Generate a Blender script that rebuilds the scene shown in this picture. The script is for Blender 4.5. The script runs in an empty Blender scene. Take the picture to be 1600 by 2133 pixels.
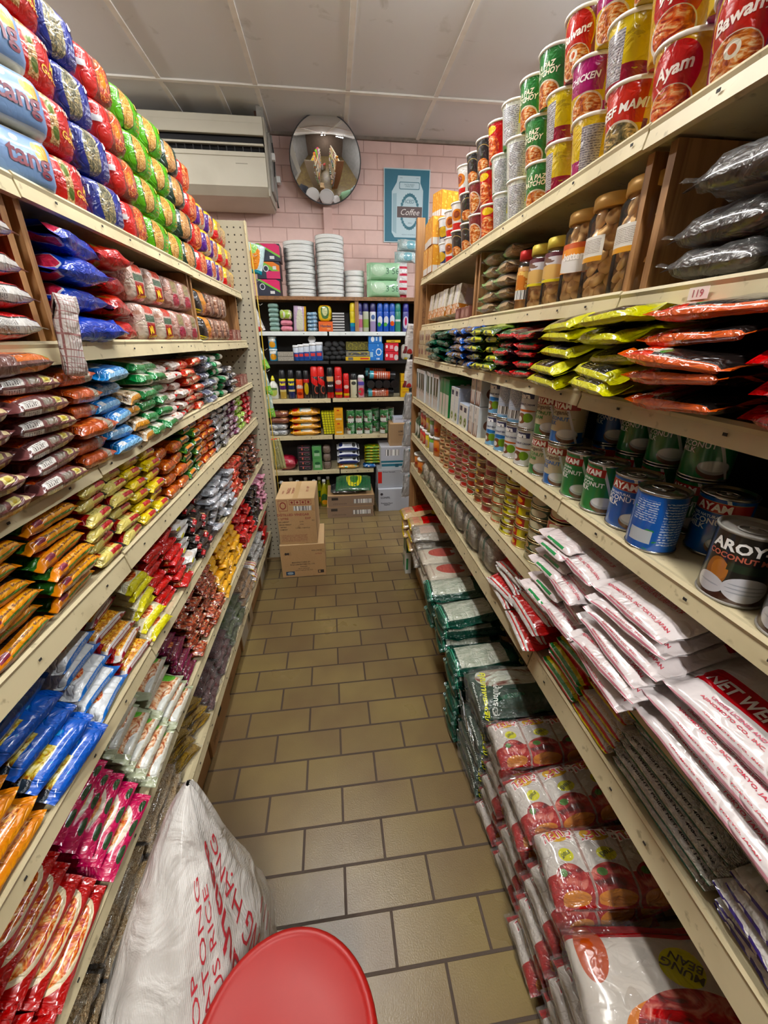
import bpy, bmesh, math, random
from mathutils import Vector, Matrix, noise

sc = bpy.context.scene
PI = math.pi
# ---------------------------------------------------------------- camera
cam_d = bpy.data.cameras.new('camera')
cam = bpy.data.objects.new('camera', cam_d)
sc.collection.objects.link(cam)
sc.camera = cam
cam_d.sensor_fit = 'HORIZONTAL'
cam_d.sensor_width = 36.0
FPX = 830.0
cam_d.lens = 36.0 * FPX / 1600.0
cam_d.clip_start = 0.02
_Y = Vector(((690 - 800) / FPX, (708 - 1066.5) / FPX, 1.0)).normalized()   # aisle direction seen from the camera
_U = Vector((0, -_Y.z, _Y.y)).normalized()
_X = _Y.cross(_U)
cam.matrix_world = Matrix(((_X[0], -_X[1], -_X[2], 0), (_Y[0], -_Y[1], -_Y[2], 0),
                           (_U[0], -_U[1], -_U[2], 1.5), (0, 0, 0, 1)))
# ---------------------------------------------------------------- colour management, world, lights
sc.view_settings.view_transform = 'Standard'
sc.view_settings.look = 'None'
sc.view_settings.gamma = 1.0
sc.view_settings.use_curve_mapping = False
sc.view_settings.exposure = 0.08
sc.cycles.max_bounces = 6
sc.cycles.diffuse_bounces = 3
sc.cycles.glossy_bounces = 3
sc.cycles.transmission_bounces = 5
sc.cycles.transparent_max_bounces = 14
sc.cycles.caustics_reflective = False
sc.cycles.caustics_refractive = False
sc.cycles.sample_clamp_indirect = 4.0
sc.cycles.use_denoising = True
w = bpy.data.worlds.new('shop_air')
sc.world = w
w.use_nodes = True
w.node_tree.nodes['Background'].inputs[0].default_value = (0.93, 0.97, 1.0, 1)
w.node_tree.nodes['Background'].inputs[1].default_value = 0.30
LAMPS = [  # x, y, z, length along y, watts, colour
    (0.95, 1.58, 2.86, 1.2, 34, (0.93, 0.97, 1.0)),
    (-0.12, 1.45, 2.86, 1.2, 30, (1.0, 0.98, 0.94)),
    (0.1, -1.2, 2.86, 1.2, 80, (1.0, 0.97, 0.93)),
    (-2.2, 2.6, 2.86, 1.2, 60, (1.0, 0.97, 0.92)),
    (2.3, 2.6, 2.86, 1.2, 60, (0.94, 0.97, 1.0)),
]


# ---------------------------------------------------------------- small helpers
def lin(h):
    if not isinstance(h, str):
        return tuple(h)[:3] + (1.0,)
    h = h.lstrip('#')
    c = [int(h[i:i + 2], 16) / 255 for i in (0, 2, 4)]
    return tuple((x / 12.92 if x <= 0.04045 else ((x + 0.055) / 1.055) ** 2.4) for x in c) + (1.0,)


def ink(h):
    """printed colour: a touch deeper and purer than its swatch"""
    c = lin(h)[:3]
    g = sum(c) / 3
    return tuple(min(max(g + (x - g) * 1.14, 0.0), 1.0) * 0.80 for x in c) + (1.0,)


class NT:
    """tiny wrapper to write node trees in few words"""
    def __init__(s, name):
        s.m = bpy.data.materials.new(name)
        s.m.use_nodes = True
        s.t = s.m.node_tree
        s.n = s.t.nodes
        s.b = s.n['Principled BSDF']
        s.out = s.n['Material Output']

    def node(s, typ, **kw):
        n = s.n.new(typ)
        for k, v in kw.items():
            setattr(n, k, v)
        return n

    def link(s, a, b):
        s.t.links.new(a, b)

    def put(s, sock, v):
        if hasattr(v, 'is_output') or hasattr(v, 'links'):
            s.link(v, sock)
        else:
            sock.default_value = v

    def math(s, op, a, b=None, clamp=False):
        n = s.node('ShaderNodeMath', operation=op, use_clamp=clamp)
        s.put(n.inputs[0], a)
        if b is not None:
            s.put(n.inputs[1], b)
        return n.outputs[0]

    def mix(s, f, a, b):
        n = s.node('ShaderNodeMix', data_type='RGBA')
        s.put(n.inputs[0], f)
        s.put(n.inputs[6], a)
        s.put(n.inputs[7], b)
        return n.outputs[2]

    def noise(s, vec, scale, detail=2.0, dist=0.0):
        n = s.node('ShaderNodeTexNoise')
        n.inputs['Scale'].default_value = scale
        n.inputs['Detail'].default_value = detail
        n.inputs['Distortion'].default_value = dist
        if vec is not None:
            s.link(vec, n.inputs['Vector'])
        return n.outputs['Fac']

    def ramp(s, fac, stops, const=False, f=None):
        n = s.node('ShaderNodeValToRGB')
        cr = n.color_ramp
        if const:
            cr.interpolation = 'CONSTANT'
        while len(cr.elements) < len(stops):
            cr.elements.new(0.5)
        for e, (p, c) in zip(cr.elements, stops):
            e.position = p
            e.color = (f or lin)(c)
        s.link(fac, n.inputs[0])
        return n.outputs[0]

    def coord(s, which='Object'):
        return s.node('ShaderNodeTexCoord').outputs[which]

    def bump(s, h, strength, dist):
        n = s.node('ShaderNodeBump')
        n.inputs['Strength'].default_value = strength
        n.inputs['Distance'].default_value = dist
        s.link(h, n.inputs['Height'])
        s.link(n.outputs[0], s.b.inputs['Normal'])


_flat = {}


def flat(col, rough=0.5, metal=0.0, coat=0.0):
    k = (col, rough, metal, coat)
    if k in _flat:
        return _flat[k]
    t = NT('plain_' + str(col).strip('#'))
    t.b.inputs['Base Color'].default_value = lin(col)
    t.b.inputs['Roughness'].default_value = rough
    t.b.inputs['Metallic'].default_value = metal
    t.b.inputs['Coat Weight'].default_value = coat
    _flat[k] = t.m
    return t.m


def art(name, base, layers=(), rough=0.35, coat=0.5, crinkle=0.5, cs=26.0, metal=0.0):
    """printed surface: shapes and pictures laid over one another in the surface's own UV space"""
    t = NT(name)
    uv = t.coord('UV')
    sep = t.node('ShaderNodeSeparateXYZ')
    t.link(uv, sep.inputs[0])
    U, V = sep.outputs[0], sep.outputs[1]
    cache = {}

    def paint(p):
        if isinstance(p, str):
            return ink(p)
        k = p[0]
        if k == 'food':      # tangled food picture
            kk = ('n', p[4] if len(p) > 4 else 9.0)
            if kk not in cache:
                cache[kk] = t.noise(uv, kk[1], 3.0, 2.2)
            return t.ramp(cache[kk], [(0.36, p[1]), (0.50, p[2]), (0.64, p[3])], f=ink)
        if k == 'lines':     # rows of small print, no letters
            a, b = p[1], p[2]
            f = p[3]
            ax = V if len(p) < 5 else U
            st = t.math('FRACT', t.math('MULTIPLY', ax, f))
            m = t.math('GREATER_THAN', st, 0.5)
            kk = ('n', 60.0)
            if kk not in cache:
                cache[kk] = t.noise(uv, 60.0, 0.0)
            m = t.math('MULTIPLY', m, t.math('GREATER_THAN', cache[kk], 0.45))
            return t.mix(m, ink(a), ink(b))
        if k == 'bar':       # bar code stripes
            ax = U if len(p) < 3 else V
            kk = ('bar', p[1], len(p))
            if kk not in cache:
                c = t.node('ShaderNodeCombineXYZ')
                t.link(ax, c.inputs[0])
                cache[kk] = t.noise(c.outputs[0], p[1], 1.0)
            return t.mix(t.math('GREATER_THAN', cache[kk], 0.5), lin('f4f4f0'), lin('1c1c20'))
        if k == 'grad':
            return t.mix(t.math('MULTIPLY', V, 1.0), lin(p[1]), lin(p[2]))
        raise ValueError(k)

    col = paint(base)
    for L in layers:
        k = L[0]
        if k == 'a':
            m = None
            col = paint(L[1])
            continue
        if k == 'e':
            _, cu, cv, ru, rv, p = L
            a = t.math('DIVIDE', t.math('SUBTRACT', U, cu), ru)
            b = t.math('DIVIDE', t.math('SUBTRACT', V, cv), rv)
            d = t.math('ADD', t.math('MULTIPLY', a, a), t.math('MULTIPLY', b, b))
            m = t.math('LESS_THAN', d, 1.0)
        elif k == 'r':
            _, u0, u1, v0, v1, p = L
            a = t.math('ABSOLUTE', t.math('DIVIDE', t.math('SUBTRACT', U, (u0 + u1) / 2), (u1 - u0) / 2))
            b = t.math('ABSOLUTE', t.math('DIVIDE', t.math('SUBTRACT', V, (v0 + v1) / 2), (v1 - v0) / 2))
            m = t.math('LESS_THAN', t.math('MAXIMUM', a, b), 1.0)
        elif k == 'd':       # slanting band
            _, ang, c, hw, p = L
            a = t.math('ADD', t.math('MULTIPLY', U, math.cos(ang)), t.math('MULTIPLY', V, math.sin(ang)))
            m = t.math('LESS_THAN', t.math('ABSOLUTE', t.math('SUBTRACT', a, c)), hw)
        elif k == 'n':       # blots
            _, sc_, th, p = L
            kk = ('n', sc_)
            if kk not in cache:
                cache[kk] = t.noise(uv, sc_, 2.0)
            m = t.math('GREATER_THAN', cache[kk], th)
        elif k == 's':       # stripes
            _, ax, f, duty, p = L
            m = t.math('LESS_THAN', t.math('FRACT', t.math('MULTIPLY', U if ax == 'u' else V, f)), duty)
        col = t.mix(m, col, paint(p))
    if hasattr(col, 'links'):
        t.link(col, t.b.inputs['Base Color'])
    else:
        t.b.inputs['Base Color'].default_value = col
    t.b.inputs['Roughness'].default_value = rough
    t.b.inputs['Metallic'].default_value = metal
    t.b.inputs['Coat Weight'].default_value = coat
    t.b.inputs['Coat Roughness'].default_value = 0.08
    if crinkle:
        ob_ = t.coord('Object')
        h = t.noise(ob_, cs, 3.0, 0.8)
        r_ = t.math('ABSOLUTE', t.math('SUBTRACT', t.noise(ob_, cs * 0.9, 2.0, 1.2), 0.5))
        h = t.math('ADD', h, t.math('MULTIPLY', t.math('MINIMUM', r_, 0.07), 3.0))
        t.bump(h, crinkle, 0.02)
    return t.m


def film(name, tint='ffffff', haze=0.10, crinkle=0.6, cs=30.0, gloss=1.0):
    """clear wrap: lets light through, keeps sharp creased highlights"""
    t = NT(name)
    t.n.remove(t.b)
    tr = t.node('ShaderNodeBsdfTransparent')
    tr.inputs[0].default_value = lin(tint)
    gl = t.node('ShaderNodeBsdfGlossy')
    gl.inputs['Roughness'].default_value = 0.12
    df = t.node('ShaderNodeBsdfDiffuse')
    df.inputs[0].default_value = lin('e8e8e6')
    bp = t.node('ShaderNodeBump')
    bp.inputs['Strength'].default_value = crinkle
    bp.inputs['Distance'].default_value = 0.02
    t.link(t.noise(t.coord('Object'), cs, 3.0, 1.0), bp.inputs['Height'])
    t.link(bp.outputs[0], gl.inputs['Normal'])
    lw = t.node('ShaderNodeLayerWeight')
    lw.inputs[0].default_value = 0.12
    fr = t.math('ADD', t.math('MULTIPLY', lw.outputs['Fresnel'], gloss), 0.035, clamp=True)
    m1 = t.node('ShaderNodeMixShader')
    m1.inputs[0].default_value = haze
    t.link(tr.outputs[0], m1.inputs[1])
    t.link(df.outputs[0], m1.inputs[2])
    m2 = t.node('ShaderNodeMixShader')
    t.link(fr, m2.inputs[0])
    t.link(m1.outputs[0], m2.inputs[1])
    t.link(gl.outputs[0], m2.inputs[2])
    t.link(m2.outputs[0], t.out.inputs['Surface'])
    return t.m


# ---------------------------------------------------------------- mesh collector
def spow(x, e):
    return math.copysign(abs(x) ** e, x)


class MB:
    def __init__(s):
        s.v, s.f, s.uv, s.mi, s.sm, s.mats = [], [], [], [], [], []

    def mat(s, m):
        if m not in s.mats:
            s.mats.append(m)
        return s.mats.index(m)

    def face(s, idx, uvs, mi, smooth=True):
        s.f.append(idx)
        s.uv.append(uvs)
        s.mi.append(mi)
        s.sm.append(smooth)

    def grid(s, fn, nu, nv, m, us=None, vs=None, closed_v=False, smooth=True, uvf=None):
        """fn(u, v) -> point; parameters 0..1"""
        mi = s.mat(m)
        us = us or [i / nu for i in range(nu + 1)]
        vs = vs or [j / nv for j in range(nv + 1)]
        b = len(s.v)
        nc = len(vs)
        for u in us:
            for v in vs:
                s.v.append(tuple(fn(u, v)))
        for i in range(len(us) - 1):
            for j in range(nc - 1):
                q = [b + i * nc + j, b + (i + 1) * nc + j, b + (i + 1) * nc + j + 1, b + i * nc + j + 1]
                uvs = [(us[i], vs[j]), (us[i + 1], vs[j]), (us[i + 1], vs[j + 1]), (us[i], vs[j + 1])]
                if uvf:
                    uvs = [uvf(*p) for p in uvs]
                s.face(q, uvs, mi, smooth)

    def box(s, x0, x1, y0, y1, z0, z1, m, ms=None, bev=0.0):
        """ms: materials by face key  f(ront -y) b l r t u(nder)"""
        ms = ms or {}
        cs = [(x0, y0, z0), (x1, y0, z0), (x1, y1, z0), (x0, y1, z0), (x0, y0, z1), (x1, y0, z1), (x1, y1, z1), (x0, y1, z1)]
        fs = {'f': (0, 1, 5, 4), 'r': (1, 2, 6, 5), 'b': (2, 3, 7, 6), 'l': (3, 0, 4, 7), 't': (4, 5, 6, 7), 'u': (3, 2, 1, 0)}
        if bev > 0:
            # chamfered box: shrink each face and bridge
            pts = {}
            ax = {'f': 1, 'b': 1, 'l': 0, 'r': 0, 't': 2, 'u': 2}
            b = len(s.v)
            ctr = ((x0 + x1) / 2, (y0 + y1) / 2, (z0 + z1) / 2)
            for k, fc in fs.items():
                for ci in fc:
                    p = list(cs[ci])
                    for a in range(3):
                        if a != ax[k]:
                            p[a] += bev if p[a] < ctr[a] else -bev
                    pts[(k, ci)] = len(s.v)
                    s.v.append(tuple(p))
            quv = [(0, 0), (1, 0), (1, 1), (0, 1)]
            for k, fc in fs.items():
                s.face([pts[(k, c)] for c in fc], quv, s.mat(ms.get(k, m)), False)
            mi = s.mat(m)
            edges = {}
            for k, fc in fs.items():
                for i in range(4):
                    a, c = fc[i], fc[(i + 1) % 4]
                    edges.setdefault(tuple(sorted((a, c))), []).append((k, a, c))
            for e, l in edges.items():
                (k1, a, c), (k2, a2, c2) = l
                s.face([pts[(k1, c)], pts[(k1, a)], pts[(k2, a)], pts[(k2, c)]], [(0, 0)] * 4, mi, False)
            for ci in range(8):
                ks = [k for k, fc in fs.items() if ci in fc]
                s.face([pts[(k, ci)] for k in ks], [(0, 0)] * 3, mi, False)
            return
        b = len(s.v)
        s.v += cs
        for k, fc in fs.items():
            s.face([b + i for i in fc], [(0, 0), (1, 0), (1, 1), (0, 1)], s.mat(ms.get(k, m)), False)

    def lathe(s, prof, m, n=20, cx=0.0, cy=0.0, v01=None, smooth=True, cap=True):
        """prof: (r, z) from the bottom up; UV u runs round with 0.5 at -y, v by height"""
        mi = s.mat(m)
        b = len(s.v)
        z0, z1 = v01 or (min(p[1] for p in prof), max(p[1] for p in prof))
        dz = max(z1 - z0, 1e-6)
        for r, z in prof:
            for k in range(n):
                a = -PI / 2 + 2 * PI * (k / n - 0.5)
                s.v.append((cx + r * math.cos(a), cy + r * math.sin(a), z))
        for i in range(len(prof) - 1):
            for k in range(n):
                k2 = (k + 1) % n
                q = [b + i * n + k, b + i * n + k2, b + (i + 1) * n + k2, b + (i + 1) * n + k]
                va, vb = (prof[i][1] - z0) / dz, (prof[i + 1][1] - z0) / dz
                s.face(q, [(k / n, va), ((k + 1) / n, va), ((k + 1) / n, vb), (k / n, vb)], mi, smooth)
        if cap:
            for i, rev in ((0, True), (len(prof) - 1, False)):
                if prof[i][0] > 1e-4:
                    idx = [b + i * n + k for k in range(n)]
                    uvs = [(0.5 + 0.5 * math.cos(2 * PI * k / n), 0.5 + 0.5 * math.sin(2 * PI * k / n)) for k in range(n)]
                    if rev:
                        idx.reverse()
                        uvs.reverse()
                    s.face(idx, uvs, mi, False)

        def fn(u, v, off=0.0):
            z = z0 + v * dz
            r = prof[-1][0]
            for (ra, za), (rb, zb) in zip(prof, prof[1:]):
                if min(za, zb) - 1e-9 <= z <= max(za, zb) + 1e-9 and abs(zb - za) > 1e-6:
                    r = ra + (rb - ra) * (z - za) / (zb - za)
                    break
            a = -PI / 2 + 2 * PI * (u - 0.5)
            return Vector((cx + (r + off) * math.cos(a), cy + (r + off) * math.sin(a), z))
        return fn

    def tube(s, pts, r, m, n=8, closed=False):
        mi = s.mat(m)
        pts = [Vector(p) for p in pts]
        b = len(s.v)
        N = len(pts)
        for i, p in enumerate(pts):
            d = (pts[(i + 1) % N] - pts[i - 1]) if closed else (pts[min(i + 1, N - 1)] - pts[max(i - 1, 0)])
            d.normalize()
            up = Vector((0, 0, 1)) if abs(d.z) < 0.9 else Vector((1, 0, 0))
            a = d.cross(up).normalized()
            c = d.cross(a)
            rr = r[i] if isinstance(r, (list, tuple)) else r
            for k in range(n):
                t = 2 * PI * k / n
                s.v.append(tuple(p + a * rr * math.cos(t) + c * rr * math.sin(t)))
        for i in range(N if closed else N - 1):
            j = (i + 1) % N
            for k in range(n):
                k2 = (k + 1) % n
                s.face([b + i * n + k, b + i * n + k2, b + j * n + k2, b + j * n + k], [(0, 0)] * 4, mi)
        if not closed:
            s.face([b + k for k in range(n)][::-1], [(0, 0)] * n, mi, False)
            s.face([b + (N - 1) * n + k for k in range(n)], [(0, 0)] * n, mi, False)

    def text(s, string, size, u0, v0, m, fn, Lu, Lv, rot=0.0, off=0.0006, bold=0.0, italic=0.0, sx=1.0):
        """lettering laid on a surface fn(u, v, off); Lu, Lv = metres per unit of u and v; centred on (u0, v0)"""
        vs, fs = glyphs(string, bold, italic)
        if not vs:
            return
        mi = s.mat(m)
        x0, x1 = min(p[0] for p in vs), max(p[0] for p in vs)
        y0, y1 = min(p[1] for p in vs), max(p[1] for p in vs)
        b = len(s.v)
        c, sn = math.cos(rot), math.sin(rot)
        for x, y in vs:
            X = (x - (x0 + x1) / 2) * size * sx
            Yy = (y - (y0 + y1) / 2) * size
            X, Yy = X * c - Yy * sn, X * sn + Yy * c
            s.v.append(tuple(fn(u0 + X / Lu, v0 + Yy / Lv, off)))
        for f in fs:
            s.face([b + i for i in f], [(0, 0)] * len(f), mi, False)

    def mesh(s, name):
        me = bpy.data.meshes.new(name)
        me.from_pydata(s.v, [], s.f)
        for m in s.mats:
            me.materials.append(m)
        me.polygons.foreach_set('material_index', s.mi)
        me.polygons.foreach_set('use_smooth', s.sm)
        ul = me.uv_layers.new(name='UVMap')
        flat_uv = [c for f in s.uv for p in f for c in p]
        ul.data.foreach_set('uv', flat_uv)
        me.update()
        return me


_gl = {}


def glyphs(string, bold=0.0, italic=0.0):
    k = (string, bold, italic)
    if k not in _gl:
        cu = bpy.data.curves.new('lettering', 'FONT')
        cu.body = string
        cu.size = 1.0
        cu.offset = bold
        cu.shear = italic
        cu.resolution_u = 2
        cu.space_line = 0.85
        cu.align_x = 'CENTER'
        o = bpy.data.objects.new('lettering', cu)
        me = bpy.data.meshes.new_from_object(o)
        _gl[k] = ([(v.co.x, v.co.y) for v in me.vertices], [tuple(p.vertices) for p in me.polygons])
        bpy.data.meshes.remove(me)
        bpy.data.objects.remove(o)
        bpy.data.curves.remove(cu)
    return _gl[k]


def pillow(mb, L, W, T, m, e=0.55, crimp=0.010, pw=4.0, amp=0.0012, seed=0, nf=22.0, nu=14, nv=9, stand=False,
           sag=0.0, lobes=0, waist=1.0, side=None, cx=0.0, cy=0.0, cz=0.0, mcrimp=None, fin=False, lin_v=0.0):
    """flow pack: length L along x between two flat end seals, W deep (y), T thick (z); lies on z=0.
    stand=True stands it up with its printed face towards -y."""
    Lb = L / 2 - crimp
    us = []
    for i in range(nu + 1):
        t = -1 + 2 * i / nu
        us.append(math.sin(t * PI / 2) * 0.55 + t * 0.45)
    sect = ([-1.0 - 1.0 * crimp / Lb] if crimp else []) + us + ([1.0 + crimp / Lb] if crimp else [])
    rnd = random.Random(seed)
    so = rnd.random() * 50

    def pt(a, th, off=0.0):
        aa = min(abs(a), 1.0)
        s1 = max(0.0, 1 - aa ** pw) ** 0.5
        th_s = max(s1, 0.02 if crimp else 0.03)
        if abs(a) > 1.0:
            th_s = 0.012
        wid = (W / 2) * (waist + (1 - waist) * s1) if crimp else (W / 2) * (0.35 + 0.65 * max(s1, 0.0))
        c, s_ = math.cos(th), math.sin(th)
        y = wid * -spow(c, e)
        z = (T / 2) * th_s * spow(s_, e)
        if lobes and th_s > 0.05:
            ph = (y / W + 0.5) * lobes
            z *= 0.72 + 0.28 * abs(math.sin(PI * ph)) ** 0.7
        x = a * Lb
        nn = Vector((0, -c * 0.5, s_))
        p = Vector((x, y, z))
        q = Vector((x * nf + so, y * nf, z * nf * 0.6 + so))
        d = noise.noise(q) * amp * 1.6 + noise.noise(q * 2.7) * amp * 0.8
        wr = noise.noise(Vector((y * 160 + so, z * 50, so))) * amp * 1.6 * (aa ** 3)      # pleats towards the seals
        p += nn * (d + wr + off)
        if abs(a) > 0.9 and crimp:
            p.z += 0.003 * math.sin(y * 60 + so) * (abs(a) - 0.9) * 8
            if fin:
                p.x += noise.noise(Vector((y * 30, so, 0))) * 0.004
        p.z += T / 2 - sag * (x / (L / 2)) ** 2
        if stand:
            p = Vector((p.x, T / 2 - p.z, p.y + W / 2))
        return p + Vector((cx, cy, cz))

    def v_of(th):
        if not lin_v: return th / PI
        return (1 - lin_v) * th / PI + lin_v * (1 - spow(math.cos(th), e)) / 2

    def th_of(v):
        v = min(max(v, 0), 1)
        if not lin_v: return PI * v
        a_, b_ = 0.0, PI
        for _ in range(24):
            c_ = (a_ + b_) / 2
            if v_of(c_) < v: a_ = c_
            else: b_ = c_
        return a_

    fn_top = lambda u, v, off=0.0: pt((u * 2 - 1) * (L / 2) / Lb, th_of(v), off)
    ths = [2 * PI * j / (2 * nv) for j in range(2 * nv + 1)]

    def uvf(u, v):
        return (u, v_of(PI * (v * 2 if v <= 0.5 else 2 - v * 2)))
    uu = [(a * Lb / (L / 2) + 1) / 2 for a in sect]
    mb.grid(lambda u, v: pt((u * 2 - 1) * (L / 2) / Lb, 2 * PI * (v % 1.0)), 0, 0, m, us=uu,
            vs=[t / (2 * PI) for t in ths], uvf=uvf)
    fn_top.Lu, fn_top.Lv = L, W + T * 0.8
    return fn_top


# ---------------------------------------------------------------- objects
C = sc.collection
BOX_TAGS = ('label', 'category', 'group', 'kind')


def tag(o, label=None, cat=None, group=None, kind=None):
    if label: o['label'] = label
    if cat: o['category'] = cat
    if group: o['group'] = group
    if kind: o['kind'] = kind
    return o


def ob(name, me, parent=None, M=None):
    if isinstance(me, MB):
        me = me.mesh(name)
    o = bpy.data.objects.new(name, me)
    C.objects.link(o)
    if parent: o.parent = parent
    if M is not None: o.matrix_world = M
    return o


def empty(name, M=None):
    o = bpy.data.objects.new(name, None)
    o.empty_display_size = 0.05
    C.objects.link(o)
    if M is not None: o.matrix_world = M
    return o


def dup(root, M):
    r = root.copy()
    C.objects.link(r)
    r.matrix_world = M
    for ch in root.children:
        c = ch.copy()
        C.objects.link(c)
        c.parent = r
        for g in ch.children:
            d = g.copy()
            C.objects.link(d)
            d.parent = c
    return r


# frames: local x = viewer's right along the shelf, local y = into the shelf, z up
FR = {'L': ((0, 1, 0), (-1, 0, 0)), 'R': ((0, -1, 0), (1, 0, 0)), 'B': ((1, 0, 0), (0, 1, 0))}
LIP = {'L': -0.5, 'R': 0.49, 'B': 3.65}


def place(side, s, d, z, rx=0.0, ry=0.0, rz=0.0, scale=1.0, lip=None):
    """s = distance along the shelf run, d = depth behind the shelf lip"""
    r, n = FR[side]
    lp = LIP[side] if lip is None else lip
    if side == 'L': o = Vector((lp - d, s, z))
    elif side == 'R': o = Vector((lp + d, s, z))
    else: o = Vector((s, lp + d, z))
    B = Matrix(((r[0], n[0], 0, 0), (r[1], n[1], 0, 0), (0, 0, 1, 0), (0, 0, 0, 1)))
    Rm = Matrix.Rotation(rz, 4, 'Z') @ Matrix.Rotation(rx, 4, 'X') @ Matrix.Rotation(ry, 4, 'Y')
    return Matrix.Translation(o) @ B @ Rm @ Matrix.Scale(scale, 4)


ORD = ['zeroth', 'first', 'second', 'third', 'fourth', 'fifth', 'sixth', 'seventh', 'eighth', 'ninth', 'tenth',
       'eleventh', 'twelfth', 'thirteenth', 'fourteenth', 'fifteenth', 'sixteenth', 'seventeenth']
_seen = {}


def uniq(lbl):
    n = _seen.get(lbl, 0)
    _seen[lbl] = n + 1
    return lbl


PROTO = {}


FAR = []          # noodle packets too far along to be told apart: built together as one object
FAR_Y = 1.30


def instance(key, M, label, cat, group):
    """first call uses the prototype itself, later ones copy it with its parts"""
    root, used = PROTO[key]
    if root.name.startswith('noodle_packet') and M.translation.y > FAR_Y:
        FAR.append((root.data, M))
        return None
    if not used:
        root.matrix_world = M
        PROTO[key][1] = True
        r = root
        if root.name not in C.objects:
            C.objects.link(r)
    else:
        r = dup(root, M)
    r['label'] = uniq(label)
    r['category'] = cat
    r['group'] = group
    return r


RND = random.Random(7)


def J(a):
    return RND.uniform(-a, a)

# ================================================================ ROOM
def mat_floor():
    t = NT('quarry_tiles')
    o = t.coord('Object')
    mp = t.node('ShaderNodeMapping')
    mp.inputs['Location'].default_value = (0.031, 0.012, 0)
    mp.inputs['Rotation'].default_value = (0, 0, -0.008)
    t.link(o, mp.inputs[0])
    br = t.node('ShaderNodeTexBrick')
    br.offset = 0.5
    t.link(mp.outputs[0], br.inputs['Vector'])
    br.inputs['Scale'].default_value = 1.0
    br.inputs['Brick Width'].default_value = 0.2555
    br.inputs['Row Height'].default_value = 0.1205
    br.inputs['Mortar Size'].default_value = 0.0042
    br.inputs['Mortar Smooth'].default_value = 0.15
    br.inputs['Bias'].default_value = -0.2
    br.inputs['Color1'].default_value = lin('877549')
    br.inputs['Color2'].default_value = lin('72603e')
    br.inputs['Mortar'].default_value = lin('4a3b2c')
    n1 = t.noise(o, 3.0, 3.0, 0.0)
    m = t.math('MULTIPLY', t.ramp(n1, [(0.36, '000000'), (0.86, 'ffffff')]), 0.85)
    tile = t.mix(m, br.outputs['Color'], lin('5e4433'))
    n2 = t.noise(o, 260.0, 2.0)
    tile = t.mix(t.math('MULTIPLY', n2, 0.16), tile, lin('54452c'))
    col = t.mix(br.outputs['Fac'], tile, lin('44362a'))
    t.link(col, t.b.inputs['Base Color'])
    rr = t.math('ADD', t.math('MULTIPLY', br.outputs['Fac'], 0.4), t.math('ADD', t.math('MULTIPLY', n1, 0.15), 0.22))
    t.link(rr, t.b.inputs['Roughness'])
    h = t.math('ADD', t.math('MULTIPLY', br.outputs['Fac'], -1.2), t.math('MULTIPLY', n2, 0.28))
    t.bump(h, 0.6, 0.003)
    return t.m


def mat_pink_brick():
    t = NT('painted_pink_bricks')
    o = t.coord('Object')
    sp = t.node('ShaderNodeSeparateXYZ')
    t.link(o, sp.inputs[0])
    cb = t.node('ShaderNodeCombineXYZ')
    t.link(sp.outputs[0], cb.inputs[0])
    t.link(sp.outputs[2], cb.inputs[1])
    br = t.node('ShaderNodeTexBrick')
    t.link(cb.outputs[0], br.inputs['Vector'])
    br.inputs['Scale'].default_value = 1.0
    br.inputs['Brick Width'].default_value = 0.215
    br.inputs['Row Height'].default_value = 0.102
    br.inputs['Mortar Size'].default_value = 0.0045
    br.inputs['Mortar Smooth'].default_value = 0.8
    br.inputs['Color1'].default_value = lin('f2d0c7')
    br.inputs['Color2'].default_value = lin('ecc6bc')
    br.inputs['Mortar'].default_value = lin('dcb3aa')
    n = t.noise(o, 30.0, 4.0)
    g = t.noise(o, 3.0, 3.0)
    c = t.mix(t.math('MULTIPLY', n, 0.22), br.outputs['Color'], lin('c39a90'))
    c = t.mix(t.math('MULTIPLY', t.ramp(g, [(0.5, '000000'), (0.75, 'ffffff')]), 0.35), c, lin('a98a80'))
    t.link(c, t.b.inputs['Base Color'])
    t.b.inputs['Roughness'].default_value = 0.6
    t.bump(t.math('ADD', t.math('MULTIPLY', br.outputs['Fac'], -1.0), t.math('MULTIPLY', n, 0.25)), 0.7, 0.006)
    return t.m


def mat_plain(name, c1, c2, scale=8.0, rough=0.6, bumpy=0.0, amt=0.5):
    t = NT(name)
    o = t.coord('Object')
    n = t.noise(o, scale, 4.0)
    t.link(t.mix(t.math('MULTIPLY', t.ramp(n, [(0.4, '000000'), (0.7, 'ffffff')]), amt), lin(c1), lin(c2)), t.b.inputs['Base Color'])
    t.b.inputs['Roughness'].default_value = rough
    if bumpy:
        t.bump(t.noise(o, scale * 12, 3.0), bumpy, 0.003)
    return t.m


def mat_wood(name, c1, c2, axis=2, f=1.0):
    t = NT(name)
    mp = t.node('ShaderNodeMapping')
    s = [26.0 * f] * 3
    s[axis] = 1.6 * f
    mp.inputs['Scale'].default_value = s
    t.link(t.coord('Object'), mp.inputs[0])
    n = t.noise(mp.outputs[0], 1.6, 4.0, 1.4)
    t.link(t.ramp(n, [(0.35, c1), (0.62, c2)]), t.b.inputs['Base Color'])
    t.b.inputs['Roughness'].default_value = 0.5
    return t.m


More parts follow.
